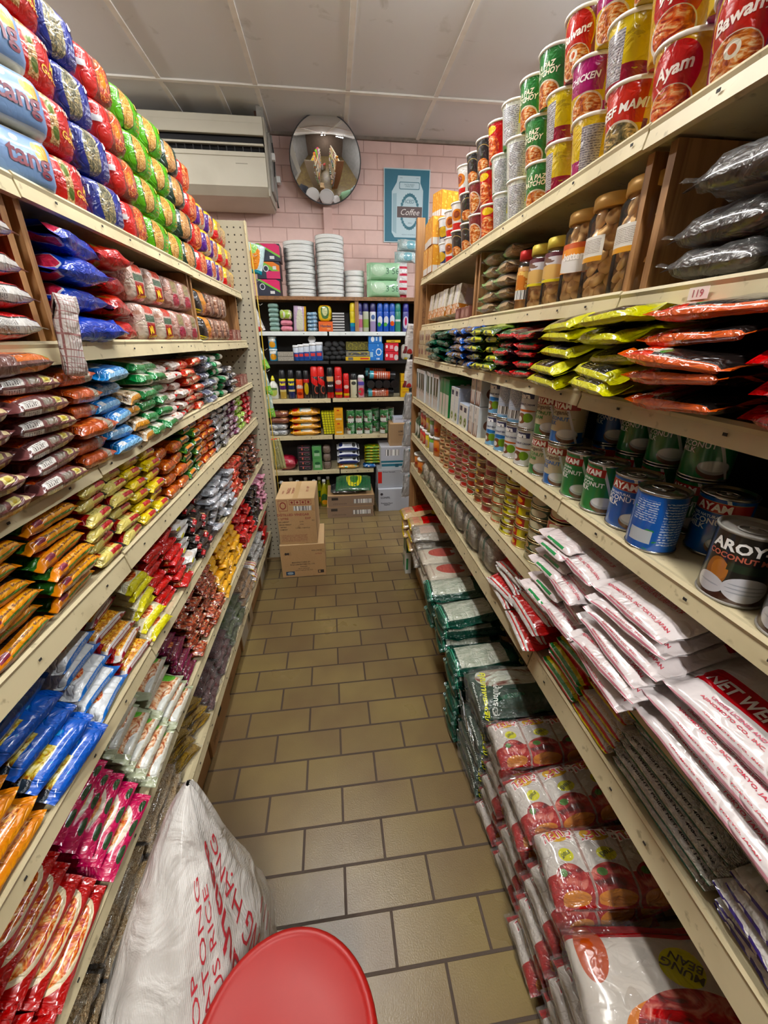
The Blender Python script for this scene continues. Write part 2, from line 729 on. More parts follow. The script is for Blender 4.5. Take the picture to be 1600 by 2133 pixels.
def mat_pegboard():
    t = NT('perforated_cream_metal')
    o = t.coord('Object')
    sp = t.node('ShaderNodeSeparateXYZ')
    t.link(o, sp.inputs[0])
    pitch = 0.034
    a = t.math('SUBTRACT', t.math('FRACT', t.math('DIVIDE', sp.outputs[0], pitch)), 0.5)
    b = t.math('SUBTRACT', t.math('FRACT', t.math('DIVIDE', sp.outputs[2], pitch)), 0.5)
    d = t.math('ADD', t.math('MULTIPLY', a, a), t.math('MULTIPLY', b, b))
    m = t.math('LESS_THAN', d, 0.016)
    t.link(t.mix(m, lin('a49c88'), lin('2a221a')), t.b.inputs['Base Color'])
    t.b.inputs['Roughness'].default_value = 0.45
    return t.m


def mat_cream():
    t = NT('cream_painted_steel')
    o = t.coord('Object')
    n = t.noise(o, 9.0, 4.0)
    n2 = t.noise(o, 55.0, 3.0)
    c = t.mix(t.math('MULTIPLY', t.ramp(n, [(0.45, '000000'), (0.7, 'ffffff')]), 0.45), lin('cabd98'), lin('a49673'))
    c = t.mix(t.math('MULTIPLY', t.ramp(n2, [(0.62, '000000'), (0.72, 'ffffff')]), 0.6), c, lin('7d6f52'))
    t.link(c, t.b.inputs['Base Color'])
    t.b.inputs['Roughness'].default_value = 0.42
    return t.m


def mat_ceiling():
    t = NT('ceiling_sheet')
    o = t.coord('Object')
    n = t.noise(o, 1.3, 3.0)
    n2 = t.noise(o, 7.0, 4.0, 0.6)
    c = t.mix(t.math('MULTIPLY', n, 0.4), lin('dadadb'), lin('e8e8ea'))
    c = t.mix(t.math('MULTIPLY', t.ramp(n2, [(0.66, '000000'), (0.8, 'ffffff')]), 0.5), c, lin('8a8578'))
    t.link(c, t.b.inputs['Base Color'])
    t.b.inputs['Roughness'].default_value = 0.75
    return t.m


CREAM = mat_cream()
WOOD = mat_wood('brown_wood', '7d5632', 'a97c4c', 2)
WOODB = mat_wood('brown_wood_board', '6e4a2a', '8e6238', 1)
PEG = mat_pegboard()
DARK = mat_plain('dark_steel', '1d1b1a', '2b2826', 6.0, 0.4)
CARD = mat_plain('cardboard', 'b08d62', 'a07e54', 7.0, 0.85)
CARDL = mat_plain('pale_cardboard', 'c9ab80', 'b99a6e', 7.0, 0.85)
METAL = mat_plain('bare_metal', '8f8c86', '6f6c66', 30.0, 0.35)
TIN = flat('b9b9b7', 0.22, 1.0)
WHITE = flat('e9e8e4', 0.35)
INK = flat('1e1c1e', 0.6)
RED = flat('c3202a', 0.4)
NEARBLACK = flat('2c2a29', 0.7)  # near-black of rail marks, post dots and cable


def simple_box(name, a, m, kind=None):
    mb = MB()
    mb.box(*a, m)
    o = ob(name, mb)
    if kind: o['kind'] = kind
    return o


ZC = 2.95
simple_box('floor', (-3.4, 3.4, -2.6, 4.1, -0.05, 0.0), mat_floor(), 'structure')
simple_box('wall_back', (-3.4, 3.4, 4.0, 4.12, 0.0, ZC), mat_pink_brick(), 'structure')
mb = MB()
mb.box(-3.4, 3.4, -2.6, 4.1, ZC, ZC + 0.04, mat_ceiling())
SIDE = mat_plain('far_side_wall', '8f8c88', '77746f', 3.0, 0.8)
simple_box('wall_left', (-3.52, -3.4, -2.6, 4.1, 0.0, ZC), SIDE, 'structure')
simple_box('wall_right', (3.4, 3.52, -2.6, 4.1, 0.0, ZC), SIDE, 'structure')
simple_box('wall_front', (-3.4, 3.4, -2.72, -2.6, 0.0, ZC), mat_plain('brown_wall_paint', '6b5a4c', '5a4a3e', 3.0, 0.8), 'structure')
ceil = ob('ceiling', mb)
ceil['kind'] = 'structure'
STRIP = mat_plain('ceiling_strip', 'ebe6de', 'd4cdc2', 12.0, 0.6)
mb = MB()
xs = [0.18 + 0.5685 * k for k in range(-6, 6)]
for x in xs:
    mb.box(x - 0.014, x + 0.014, -2.6, 4.0, ZC - 0.008, ZC, STRIP)
for y in (3.385, 1.03, -1.3):
    mb.box(-3.4, 3.4, y - 0.014, y + 0.014, ZC - 0.010, ZC - 0.0005, STRIP)
mb.box(-0.642, -0.614, 3.385, 4.0, ZC - 0.008, ZC, STRIP)
mb.box(-3.4, 3.4, 3.975, 4.0, ZC - 0.02, ZC, mat_plain('edge_strip', '8d7f74', '5f554c', 20.0, 0.8))
o = ob('trim_1', mb)
tag(o, kind='structure')
# painted post standing between the counter and the mirror
PINK = mat_plain('pink_paint', 'dcb5ab', 'caa096', 10.0, 0.5)
mb = MB()
mb.box(-0.014, 0.056, 3.955, 3.999, 1.82, 2.62, PINK)
for z in (2.36, 2.1):
    mb.lathe([(0.004, -0.002), (0.004, 0.002)], NEARBLACK, 8)
o = ob('trim_2', mb)
tag(o, kind='structure')

# ---------------------------------------------------------------- ceiling lamps (outside the frame, as the shop has them)
def tube_lamp(i, x, y, z, ln, watts, col):
    t = empty('fluorescent_batten', Matrix.Translation((x, y, z)))
    mb = MB()
    mb.box(-0.022, 0.022, -ln / 2 - 0.03, ln / 2 + 0.03, 0.04, 0.09, WHITE, bev=0.004)
    ob('housing', mb, t)
    ld = bpy.data.lights.new('fluorescent_tube', 'AREA')
    ld.shape = 'RECTANGLE'
    ld.size = 0.06
    ld.size_y = ln
    ld.energy = watts
    ld.color = col
    lo = bpy.data.objects.new('tube', ld)
    C.objects.link(lo)
    lo.parent = t
    lo.location = (0, 0, -0.012)
    # the bare tube also throws light up on the ceiling
    mb = MB()
    e = NT('glowing_tube_%d' % i)
    e.b.inputs['Emission Color'].default_value = (*col, 1)
    e.b.inputs['Emission Strength'].default_value = 115.0
    mb.tube([(0, -ln / 2, -0.03), (0, ln / 2, -0.03)], 0.013, e.m, 10)
    ob('lamp_tube', mb, t)
    names = ['white fluorescent batten over the coconut milk shelves', 'white fluorescent batten over the middle of the aisle',
             'white fluorescent batten behind the aisle mouth', 'white fluorescent batten over the next aisle beyond the noodle shelves',
             'white fluorescent batten over the next aisle beyond the coconut shelves']
    tag(t, names[i], 'ceiling lamp', 'fluorescent battens on the ceiling')


for i, a in enumerate(LAMPS):
    tube_lamp(i, *a)

# ---------------------------------------------------------------- shelving units
BAYL = [-0.03, 0.87, 1.76, 2.655]
BAYR = [-0.12, 0.765, 1.64, 2.52]
LZ = {'L1': 1.745, 'L2': 1.495, 'L3': 1.26, 'L4': 1.047, 'L5': 0.775, 'L6': 0.485, 'L7': 0.238}
RZ = {'R1': 1.812, 'R2': 1.577, 'R3': 1.406, 'R4': 1.176, 'R5': 0.948, 'R6': 0.752}
RX = {'R1': 0.52, 'R2': 0.53, 'R3': 0.49, 'R4': 0.49, 'R5': 0.49, 'R6': 0.49}
LIPH = {'L1': 0.032, 'L2': 0.036, 'L3': 0.026, 'L4': 0.044, 'L5': 0.032, 'L6': 0.03, 'L7': 0.036,
        'R1': 0.032, 'R2': 0.034, 'R3': 0.03, 'R4': 0.032, 'R5': 0.036, 'R6': 0.055}


def shelf_board(parent, side, a, b, z, lip, h, depth, dy=0.0):
    """tray shelf from a to b with a folded price rail in front"""
    sg = -1 if side == 'L' else 1
    mb = MB()
    x0, x1 = sorted((lip + sg * 0.006, lip + sg * depth))
    mb.box(x0, x1, a + 0.001, b - 0.001, z - 0.022, z, CREAM)
    s = ob('shelf', mb, parent)
    mb = MB()
    # rail profile: small top bead, slightly leaning face
    prof = [(0.010, 0.0), (0.0, 0.003), (-0.004, -0.002), (-0.002, -0.008), (-0.004 - h * 0.12, -h), (0.004, -h - 0.001), (0.006, -0.006)]
    pts = []
    n = len(prof)
    for yy, dz in ((a + 0.002, 0.0), (b - 0.002, dy)):
        for px, pz in prof:
            mb.v.append((lip + sg * px, yy, z + pz + dz))
    for k in range(n):
        k2 = (k + 1) % n
        mb.face([k, k2, n + k2, n + k], [(0, 0), (1, 0), (1, 1), (0, 1)], mb.mat(CREAM), False)
    mb.face(list(range(n)), [(0, 0)] * n, 0, False)
    mb.face(list(range(n, 2 * n))[::-1], [(0, 0)] * n, 0, False)
    rnd = random.Random(int(z * 1000 + a * 77))
    for k in range(5):      # rivet holes and dirt marks on the rail
        yy = a + (b - a) * (k + rnd.random() * 0.6) / 5
        xx = lip - sg * (0.0045 + h * 0.06)
        mb.box(min(xx, xx - sg * 0.001), max(xx, xx - sg * 0.001), yy, yy + 0.006, z - h * 0.55, z - h * 0.55 + 0.004, NEARBLACK)
    ob('price_rail', mb, s)
    return s


gl = empty('noodle_gondola', Matrix.Translation((-0.9, 1.3, 0)))
tag(gl, 'cream steel shelving unit stacked with instant noodles, perforated end panel', 'shelving unit', 'shelving along the aisle')
gr = empty('coconut_gondola', Matrix.Translation((0.9, 1.2, 0)))
tag(gr, 'cream steel shelving unit with cup noodles on top and coconut milk below', 'shelving unit', 'shelving along the aisle')


def reparent(root, o):
    o.parent = root
    o.matrix_parent_inverse = root.matrix_world.inverted()


class Under:
    pass


def under(root):
    """children given in world coordinates"""
    n0 = set(bpy.data.objects)
    return n0


def fix(root, before):
    inv = Matrix.Translation(-root.location)
    for o in set(bpy.data.objects) - before:
        if o.parent == root:
            o.matrix_parent_inverse = inv


b4 = under(gl)
for k, z in LZ.items():
    for i in range(3):
        shelf_board(gl, 'L', BAYL[i], BAYL[i + 1], z + (0.003 if i == 1 else 0), -0.5, LIPH[k], 0.40)
mb = MB()
mb.box(-0.93, -0.905, -0.03, 2.66, 0.0, 1.74, DARK)
ob('back_panel', mb, gl)
mb = MB()
mb.box(-0.93, -0.432, 2.658, 2.68, 0.02, 2.088, PEG)
mb.box(-0.436, -0.428, 2.650, 2.69, 0.02, 2.088, CREAM)
ob('end_panel', mb, gl)
for y in (0.845, 0.885, 1.745, 1.785, 2.56):
    mb = MB()
    mb.box(-0.9, -0.512, y - 0.008, y + 0.008, 1.4965, 1.722, WOOD)
    ob('divider', mb, gl)
mb = MB()
mb.box(-0.903, -0.895, -0.03, 2.655, 1.4965, 1.722, WOODB)
ob('back_board', mb, gl)
fix(gl, b4)

b4 = under(gr)
for k, z in RZ.items():
    for i in range(3):
        shelf_board(gr, 'R', BAYR[i], BAYR[i + 1], z + (0.002 if i == 1 else 0), RX[k], LIPH[k], 0.40 if k not in ('R1', 'R2') else 0.36)
mb = MB()
mb.box(0.905, 0.93, -0.12, 2.52, 0.0, 1.80, DARK)
ob('back_panel', mb, gr)
for y in (0.735, 0.785, 1.615, 1.655, 2.50):
    mb = MB()
    mb.box(0.545, 0.9, y - 0.008, y + 0.008, 1.5785, 1.785, WOOD)
    ob('divider', mb, gr)
mb = MB()
mb.box(0.893, 0.902, -0.12, 2.515, 1.5785, 1.785, WOODB)
ob('back_board', mb, gr)
mb = MB()
mb.box(0.49, 0.532, 2.535, 2.575, 0.0, 2.10, WOOD)
ob('corner_post', mb, gr)
mb = MB()
mb.box(0.532, 0.9, 2.54, 2.56, 0.0, 2.06, WOODB)
ob('end_panel', mb, gr)
fix(gr, b4)

# ---------------------------------------------------------------- back counter
bu = empty('back_wall_shelving', Matrix.Translation((0.05, 3.8, 0)))
tag(bu, 'wood and steel shelving across the far end under the pink wall', 'shelving unit')
b4 = under(bu)
STEELW = mat_plain('white_rail', 'dfe6e4', 'c4ccca', 20.0, 0.35)


def bshelf(x0, x1, z, h, m, mr, y0=3.65, y1=3.98):
    mb = MB()
    mb.box(x0, x1, y0 + 0.006, y1, z - 0.018, z, m)
    s = ob('shelf', mb, bu)
    mb = MB()
    mb.box(x0, x1, y0 - 0.004, y0 + 0.006, z - h, z + 0.001, mr, bev=0.001)
    for k in range(3):
        xx = x0 + (x1 - x0) * (k + 0.5) / 3
        mb.box(xx, xx + 0.008, y0 - 0.0046, y0 - 0.004, z - h * 0.6, z - h * 0.6 + 0.006, NEARBLACK)
    ob('price_rail', mb, s)


bshelf(-1.2, 0.78, 1.818, 0.026, WOODB, WOODB)
bshelf(-1.2, -0.03, 1.562, 0.03, CREAM, STEELW)
bshelf(-0.015, 0.78, 1.562, 0.03, CREAM, STEELW)
bshelf(-1.2, -0.03, 1.335, 0.022, DARK, DARK)
bshelf(-0.015, 0.78, 1.335, 0.022, DARK, DARK)
bshelf(-1.2, -0.03, 1.025, 0.035, CREAM, CREAM)
bshelf(-0.012, 0.78, 1.025, 0.03, CREAM, CREAM)
bshelf(-1.2, -0.03, 0.70, 0.035, CREAM, CREAM)
bshelf(-0.012, 0.475, 0.70, 0.035, CREAM, CREAM)
bshelf(-1.2, 0.02, 0.37, 0.035, CREAM, CREAM)
bshelf(0.03, 0.345, 0.37, 0.035, CREAM, CREAM)
for x in (0.205, 0.775):
    mb = MB()
    mb.box(x, x + 0.03, 3.66, 3.98, 1.566, 1.80, WOOD)
    ob('divider', mb, bu)
mb = MB()
mb.box(-1.2, 0.8, 3.982, 3.996, 0.0, 1.80, DARK)
ob('back_panel', mb, bu)
fix(bu, b4)

# ================================================================ GOODS: one builder per kind
KIND = {}
DIM = {}


def reg(key, name, cat, fn, dim, nvar=1):
    KIND[key] = (name, cat, fn, nvar)
    DIM[key] = dim


def get(key, M, label, group, var=0):
    name, cat, fn, nvar = KIND[key]
    k = (key, var % nvar)
    if k not in PROTO:
        PROTO[k] = [fn(name, k[1]), False]
    return instance(k, M, label, cat, group)


def PK(key, name, cat, L, W, T, base, layers=(), texts=(), e=0.5, amp=0.0016, crimp=0.011, stand=False, pw=4.0,
       rough=0.3, coat=0.7, crinkle=0.45, cs=28.0, nvar=2, tab=None, wrap=None, sticker=None, sag=0.0, metal=0.0,
       lobes=0, nf=24.0, nu=14, nv=8, fin=False, waist=1.0, lin_v=0.0):
    box = {}

    def build(nm, var):
        if 'm' not in box:
            box['m'] = art(key, base, layers, rough, coat, crinkle, cs, metal)
        mb = MB()
        fn = pillow(mb, L, W, T, box['m'], e=e, crimp=crimp, pw=pw, amp=amp, seed=hash_(key) + var * 13, nf=nf, stand=stand, sag=sag,
                    lobes=lobes, nu=nu, nv=nv, fin=fin, waist=waist, lin_v=lin_v)
        for tx in texts:
            s_, size, u, v, col = tx[:5]
            rot = tx[5] if len(tx) > 5 else 0.0
            bold = tx[6] if len(tx) > 6 else 0.02
            mb.text(s_, size, u, v, flat(col, 0.4), fn, L, (W + T * 0.8) * (1 - lin_v) + W * 1.05 * lin_v, rot=rot, bold=bold, off=max(.0006, amp * .4))
        o = ob(nm, mb)
        if tab:
            tb = MB()
            tb.grid(lambda u, v: fn(tab[0] + tab[1] * u, tab[2] + tab[3] * v, .003 + .002 * u), 4, 3, WHITE)
            c = ob('paper_tab', tb, o)
            c['label'] = 'white paper tab'
        if sticker:
            tb = MB()
            p = [fn(sticker[0] + a * 0.024 / L, sticker[1] + b * 0.016 / (W + T * 0.8), 0.007) for a, b in ((-.5, -.5), (.5, -.5), (.5, .5), (-.5, .5))]
            tb.v += [tuple(q) for q in p]
            tb.face([0, 1, 2, 3], [(0, 0), (1, 0), (1, 1), (0, 1)], tb.mat(PRICE), False)
            c = ob('price_sticker', tb, o)
            c['label'] = 'small white price sticker'
        if wrap:
            wb = MB()
            pillow(wb, L * 1.05, W * 1.04, T * 1.1, FILM, e=e, crimp=crimp, pw=pw, amp=amp * 2.4, seed=hash_(key) + 5, nf=30.0,
                   stand=stand, nu=18, nv=10, cz=-T * 0.03)
            c = ob('clear_wrap', wb, o)
            c['label'] = 'clear crinkled plastic wrap'
        return o
    reg(key, name, cat, build, (L, W, T), nvar)


def hash_(s):
    h = 7
    for ch in s:
        h = (h * 31 + ord(ch)) % 9973
    return h


FILM = film('clear_crinkled_film', haze=0.05, crinkle=0.9, gloss=0.5)
FILMS = film('clear_smooth_plastic', haze=0.03, crinkle=0.05, gloss=0.8)
PRICE = art('price_sticker_print', 'f4f4f2', [('r', .2, .8, .25, .6, ('lines', 'f4f4f2', '555555', 14.0))], 0.5, 0, 0)
GOLDNOOD = ('food', '8a3d12', 'd98a35', 'f0c77a', 14.0)
REDNOOD = ('food', '7c160c', 'c9481c', 'efae62', 12.0)
TANNOOD = ('food', '7a5a34', 'c79b62', 'ecd9b0', 13.0)
GREYNOOD = ('food', '2c3330', '76745c', 'c9b88a', 12.0)
GREENY = ('food', '2f6a25', 'a7b06a', 'f0ead0', 11.0)
REDB = ('food', '5e0e12', 'ac2228', 'd98070', 7.0)
SOUP = ('food', '8f2212', 'd8622c', 'f3c891', 7.0)
BARC = ('bar', 60.0)
LINES = ('lines', 'e9e9ea', '55556a', 24.0)

# ---- top shelf bundles (stand, art towards the aisle)
B = dict(stand=True, lin_v=.7, crinkle=.35, e=0.55, pw=5.0, amp=0.003, nf=16.0, crimp=0.012, nvar=2)
PK('tang', 'snack_bag', 'snack bag', .165, .086, .11, '8fb0e0',
   [('r', 0, 1, .86, 1, 'e9dcc0'), ('r', 0, 1, 0, .14, 'cfdcec'), ('e', .68, .64, .06, .12, 'e9bd4c'), ('e', .74, .66, .03, .14, 'd9a23a'), ('e', .62, .70, .03, .06, 'f6dd86'), ('e', .42, .72, .045, .045, 'dfe7f2')],
   [('tang', .045, .53, .44, '7a2238', -0.03, 0.02)], coat=0.4, **dict(B, amp=.0015, crinkle=.08))
PK('b_tan', 'snack_bag', 'snack bag', .17, .086, .10, 'd6c3a0', [('e', .5, .5, .3, .3, TANNOOD)], coat=0.5, **B)
PK('b_red', 'noodle_bundle', 'noodle multipack', .155, .106, .13, 'c11b1e',
   [('r', .34, .50, .16, .9, TANNOOD), ('e', .42, .66, .05, .09, '5d7a2c'), ('e', .44, .34, .06, .09, '4f6a28'), ('r', .50, .95, .12, .9, 'bf2420')],
   [('Mi\nGoreng', .021, .76, .40, 'f1c24a', -.25), ('HH', .022, .70, .72, 'f3d9c0', -.25, 0.0)], tab=(.06, .13, .44, .08), **B)
PK('b_blue', 'noodle_bundle', 'noodle multipack', .150, .106, .13, '1d2c82',
   [('e', .40, .5, .17, .42, GREYNOOD), ('r', .62, .95, .15, .5, ('lines', '232f78', 'a9aecb', 11.0))],
   [('Mi', .026, .78, .70, 'd7d4e4', -.2)], **B)
PK('b_redbrown', 'noodle_bundle', 'noodle multipack', .165, .106, .13, 'c01a17',
   [('r', .42, .93, .05, .95, '7b3326'), ('e', .60, .5, .15, .36, REDNOOD), ('e', .60, .5, .07, .12, 'd88a2e'), ('r', .93, 1, 0, 1, '3a1512')],
   [('Curly', .018, .80, .3, 'c58a4a', -.2)], tab=(.07, .14, .48, .09), **B)
PK('b_green', 'noodle_bundle', 'noodle multipack', .160, .106, .13, '58a524',
   [('e', .40, .5, .165, .43, '25401a'), ('e', .40, .5, .15, .39, ('food', '96672e', 'cf9d52', 'ecc98c', 12.0)), ('r', .64, .92, .2, .5, ('lines', '5fae2a', 'c98a32', 12.0)), ('r', 0, 1, 0, .08, 'b3a522')],
   [('Mi', .026, .77, .68, 'd9a13a', -.2)], rough=.25, **B)
PK('b_dark', 'noodle_bundle', 'noodle multipack', .145, .106, .13, '1c3429',
   [('e', .42, .5, .19, .42, ('food', '8d6134', 'c08a54', 'e3bd8c', 11.0)), ('r', .66, .95, .15, .85, ('lines', '223c33', '9fa79d', 12.0)), ('r', .1, .2, .5, .7, 'dfe6e2')], **B)
PK('b_orange', 'noodle_bundle', 'noodle multipack', .150, .106, .13, 'c62a18',
   [('r', .5, 1, 0, 1, 'd9641e'), ('e', .52, .5, .16, .4, SOUP), ('r', .84, 1, 0, 1, 'e8a11c'), ('r', .12, .3, .6, .75, 'e8e6e4')], **B)
PK('b_purple', 'noodle_bundle', 'noodle multipack', .135, .106, .13, 'efe9dd',
   [('r', 0, 1, .74, 1, 'efc21a'), ('r', .0, .35, .1, .74, '4c1f77'), ('e', .5, .46, .15, .26, SOUP), ('d', 0.3, .85, .08, '1d2b86'), ('e', .7, .86, .09, .1, 'b3541e')], **B)
PK('b_yellow', 'noodle_bundle', 'noodle multipack', .125, .106, .12, 'e9c21d',
   [('r', 0, 1, 0, .45, 'c4261f'), ('e', .5, .5, .2, .3, TANNOOD), ('r', .7, 1, .2, .6, 'eee6dc')], **B)

# ---- flow packs lying flat
F = dict(e=0.5, pw=6.0, amp=0.0020, crimp=0.009)
PK('p_maroon', 'noodle_packet', 'noodle packet', .150, .125, .037, '6a3f3e',
   [('r', .12, .88, .32, .86, REDNOOD), ('r', .12, .40, .03, .22, 'e4e2dc'), ('r', .16, .36, .05, .20, ('lines', 'e4e2dc', '3a3436', 30.0, 1)), ('r', .46, .62, .04, .2, '7d7568'), ('r', .68, .8, .04, .22, 'd9cf8a'), ('e', .74, .13, .03, .06, 'b7a02c'), ('r', .85, .93, .04, .22, 'cdbb90')], **F)
PK('p_redtop', 'noodle_packet', 'noodle packet', .21, .17, .042, '6e4a44',
   [('r', .02, .98, .25, 1, REDNOOD), ('e', .60, .6, .12, .2, 'efe7dc'), ('e', .62, .62, .06, .1, 'e9a02a'), ('e', .12, .6, .12, .3, 'd43322'), ('r', .55, .93, .05, .2, 'c76a1e'), ('e', .9, .2, .05, .1, '7fa03c')], **F)
PK('p_rust', 'noodle_packet', 'noodle packet', .120, .12, .035, 'a34a1e',
   [('r', .1, .9, .3, .9, ('food', '7c2a10', 'b8501e', 'd98a4a', 8.0)), ('r', .1, .6, .02, .22, 'b65420'), ('r', .68, .82, .0, .4, 'a39a8a')], **F)
PK('p_blue', 'noodle_packet', 'noodle packet', .115, .12, .035, '2b7fc4',
   [('r', .05, .95, .0, .13, '7fb4dc'), ('r', .1, .9, .3, .9, '1668b4'), ('e', .35, .6, .2, .2, 'd7e6f0'), ('s', 'v', 9.0, .12, '9cc4e4'), ('r', .2, .35, .1, .28, 'dfe4e8')], **F)
PK('p_mush', 'noodle_packet', 'noodle packet', .095, .12, .035, 'cfc3ae',
   [('r', .08, .92, .22, .9, ('food', '3a2a22', 'a98a64', 'efe6d6', 6.0)), ('r', 0, 1, .0, .13, 'c98a2c')], **F)
PK('p_green', 'noodle_packet', 'noodle packet', .100, .12, .036, 'c9c8b4',
   [('n', 5.0, .54, 'b5a078'), ('r', 0, 1, 0, .16, '1f7a3a'), ('r', 0, .16, 0, 1, '148240'), ('r', .3, .7, .2, .4, 'e6e8de')], **F)
PK('p_whitered', 'noodle_packet', 'noodle packet', .095, .12, .033, 'e7ddd2',
   [('n', 6.0, .56, 'b4533a'), ('r', 0, 1, 0, .16, 'e9e2da'), ('r', .84, 1, 0, 1, 'c9231f'), ('r', .2, .7, .04, .12, ('lines', 'e9e2da', '8a6a6a', 60.0, 1))], **F)
PK('p_red', 'noodle_packet', 'noodle packet', .095, .12, .033, 'c23a26',
   [('n', 6.0, .55, 'e0a070'), ('r', .8, 1, 0, 1, '9a1420'), ('r', .1, .5, .05, .2, 'e8cdb4')], **F)
PK('p_slate', 'noodle_packet', 'noodle packet', .090, .12, .034, '8f95a6',
   [('n', 7.0, .53, 'e9e9ea'), ('r', .15, .6, .05, .3, '4a4f6a'), ('r', .7, 1, .4, 1, 'efeeee')], **F)
PK('p_whitegreen', 'noodle_packet', 'noodle packet', .095, .12, .034, 'e3e4de',
   [('n', 6.0, .58, 'b9a06c'), ('r', .0, .3, 0, 1, '1c7a44'), ('r', .5, .9, .05, .2, 'dcd6c6')], **F)
PK('p_black', 'noodle_packet', 'noodle packet', .095, .12, .034, '26262c',
   [('n', 7.0, .56, '9a9aa2'), ('r', .4, .8, .05, .2, 'd8d4d0')], **F)
PK('p_soto', 'noodle_packet', 'noodle packet', .142, .112, .036, '2a221c',
   [('r', 0, .30, .0, 1, 'd8761c'), ('r', 0, 1, .0, .30, 'df8a22'), ('r', .3, 1, .30, .42, '14110f'), ('r', .34, .95, .45, .9, GOLDNOOD),
    ('r', .0, .18, .30, .6, '2f6a28'), ('r', .16, .30, .06, .22, '8b3a4e'), ('r', .32, .92, .07, .25, 'eaa52e'), ('r', .3, .9, 0, .035, '4f7a34')],
   [('Rasa Soto Koya', .0135, .62, .16, '5a2c12')], **F)
PK('p_mie', 'noodle_packet', 'noodle packet', .150, .112, .038, '17181a',
   [('r', .35, .95, .06, .22, 'e5d21c'), ('r', .85, 1, 0, 1, '1d5a34'), ('r', .1, .8, .3, .5, ('lines', '2a2c2e', 'a9adb0', 20.0))], [('Mie', .022, .66, .14, '3a2c10')], **F)
PK('p_cream', 'noodle_packet', 'noodle packet', .105, .112, .034, 'e2d27a',
   [('r', 0, .30, .3, 1, 'b3232a'), ('r', .3, .6, .2, .8, 'e9de8c'), ('r', .34, .56, .3, .7, ('lines', 'e9de8c', '3a3a20', 16.0)), ('r', .48, .86, .05, .2, 'a8222a'), ('r', .62, .85, .3, .9, SOUP), ('r', .86, 1, 0, 1, '1c1a1c')],
   [('Nasi', .02, .15, .6, 'f2d9cc', 1.3)], **F)
PK('p_yellow', 'noodle_packet', 'noodle packet', .095, .112, .034, 'ecd11e',
   [('r', .05, .4, .4, .8, ('lines', 'ecd11e', '2f2c14', 18.0)), ('r', .42, .8, .04, .2, 'b8222a'), ('r', .40, .80, .3, .95, GOLDNOOD), ('r', .80, 1, 0, 1, '1c1a1c'), ('r', .8, 1, .05, .24, 'dcdcdc')], **F)
PK('p_caramel', 'noodle_packet', 'noodle packet', .095, .11, .037, 'b4561c',
   [('n', 4.0, .56, 'd8682a'), ('e', .5, .6, .3, .2, 'c9641f'), ('r', .1, .4, .1, .2, 'e08a3c')], rough=.2, **F)
PK('p_grblack', 'noodle_packet', 'noodle packet', .090, .11, .034, '2f6a2a',
   [('n', 5.0, .55, '8fae3a'), ('r', 0, 1, .0, .06, '17181a'), ('r', .15, .7, .06, .22, 'df8a22'), ('r', .7, .95, .04, .25, 'd9dadb'), ('r', .2, .9, .35, .6, '15171a')], **F)
PK('p_orred', 'noodle_packet', 'noodle packet', .090, .11, .034, 'cf5a1f',
   [('n', 5.0, .5, 'a6261a'), ('e', .5, .5, .2, .2, 'efd9b8'), ('r', .1, .6, .05, .2, 'e8902a')], **F)
PK('p_bw', 'noodle_packet', 'noodle packet', .085, .11, .032, 'd6d5d2',
   [('n', 8.0, .5, '2c2a2c'), ('r', .1, .6, .05, .2, '8a8a90'), ('e', .7, .5, .15, .25, 'c2783a')], **F)
PK('p_plum', 'noodle_packet', 'noodle packet', .085, .11, .032, '6e2f4c',
   [('n', 7.0, .55, 'c9b8c0'), ('r', .1, .7, .03, .15, 'cfc4cc')], **F)
PK('p_lime', 'noodle_packet', 'noodle packet', .08, .11, .032, '86ba2c', [('n', 7.0, .52, 'd9cfa0'), ('n', 9.0, .62, '7a2a2a')], **F)
PK('p_crimson', 'noodle_packet', 'noodle packet', .08, .11, .032, 'b91c2c', [('n', 7.0, .55, '3a1a1c')], **F)
# L5
G = dict(e=0.5, pw=6.0, amp=0.0022, crimp=0.010)
PK('q_amber', 'noodle_packet', 'noodle packet', .155, .145, .032, 'e08a1e',
   [('r', .12, .9, .25, .92, GOLDNOOD), ('r', .1, .4, .3, .6, ('lines', 'c8c8c4', '3a3a3a', 20.0)), ('r', .0, 1, .0, .10, 'e8982c')], **G)
PK('q_royal', 'noodle_packet', 'noodle packet', .150, .145, .034, '1e62c4',
   [('r', 0, 1, 0, .1, '1b4fa4'), ('r', .05, .5, .3, .9, ('food', '9a5a1c', 'd6c04a', 'f2e7a8', 8.0)), ('e', .25, .62, .16, .2, GREENY), ('n', 3.5, .62, '3b96dc'), ('r', .0, .12, .3, .8, ('lines', '2a3a4a', 'b9c0c4', 14.0))],
   [('TASTY', .034, .68, .62, 'f2f2f2', .3, .03)], **G)
PK('q_skyw', 'noodle_packet', 'noodle packet', .130, .14, .034, 'e2e6e8',
   [('r', 0, 1, 0, .14, '1c74c8'), ('r', .85, 1, .0, 1, '1c74c8'), ('e', .38, .6, .22, .28, SOUP), ('e', .55, .75, .12, .1, '86a83c'), ('r', .2, .7, .02, .1, ('lines', '1c74c8', 'dfe6ea', 60.0, 1))], **G)
PK('q_jumi', 'noodle_packet', 'noodle packet', .130, .14, .034, 'dcd8d2',
   [('r', .1, .92, .2, .75, ('food', 'a3541a', 'e09a2c', 'f4cf62', 14.0)), ('r', 0, .2, .3, .5, 'b3202a'), ('e', .75, .8, .18, .14, 'c2281e'), ('r', 0, 1, 0, .13, '8a1f30'), ('r', .2, .8, .03, .11, 'd9d0cc')],
   [('JUMI', .040, .48, .66, 'ffffff', .15, .03)], **G)
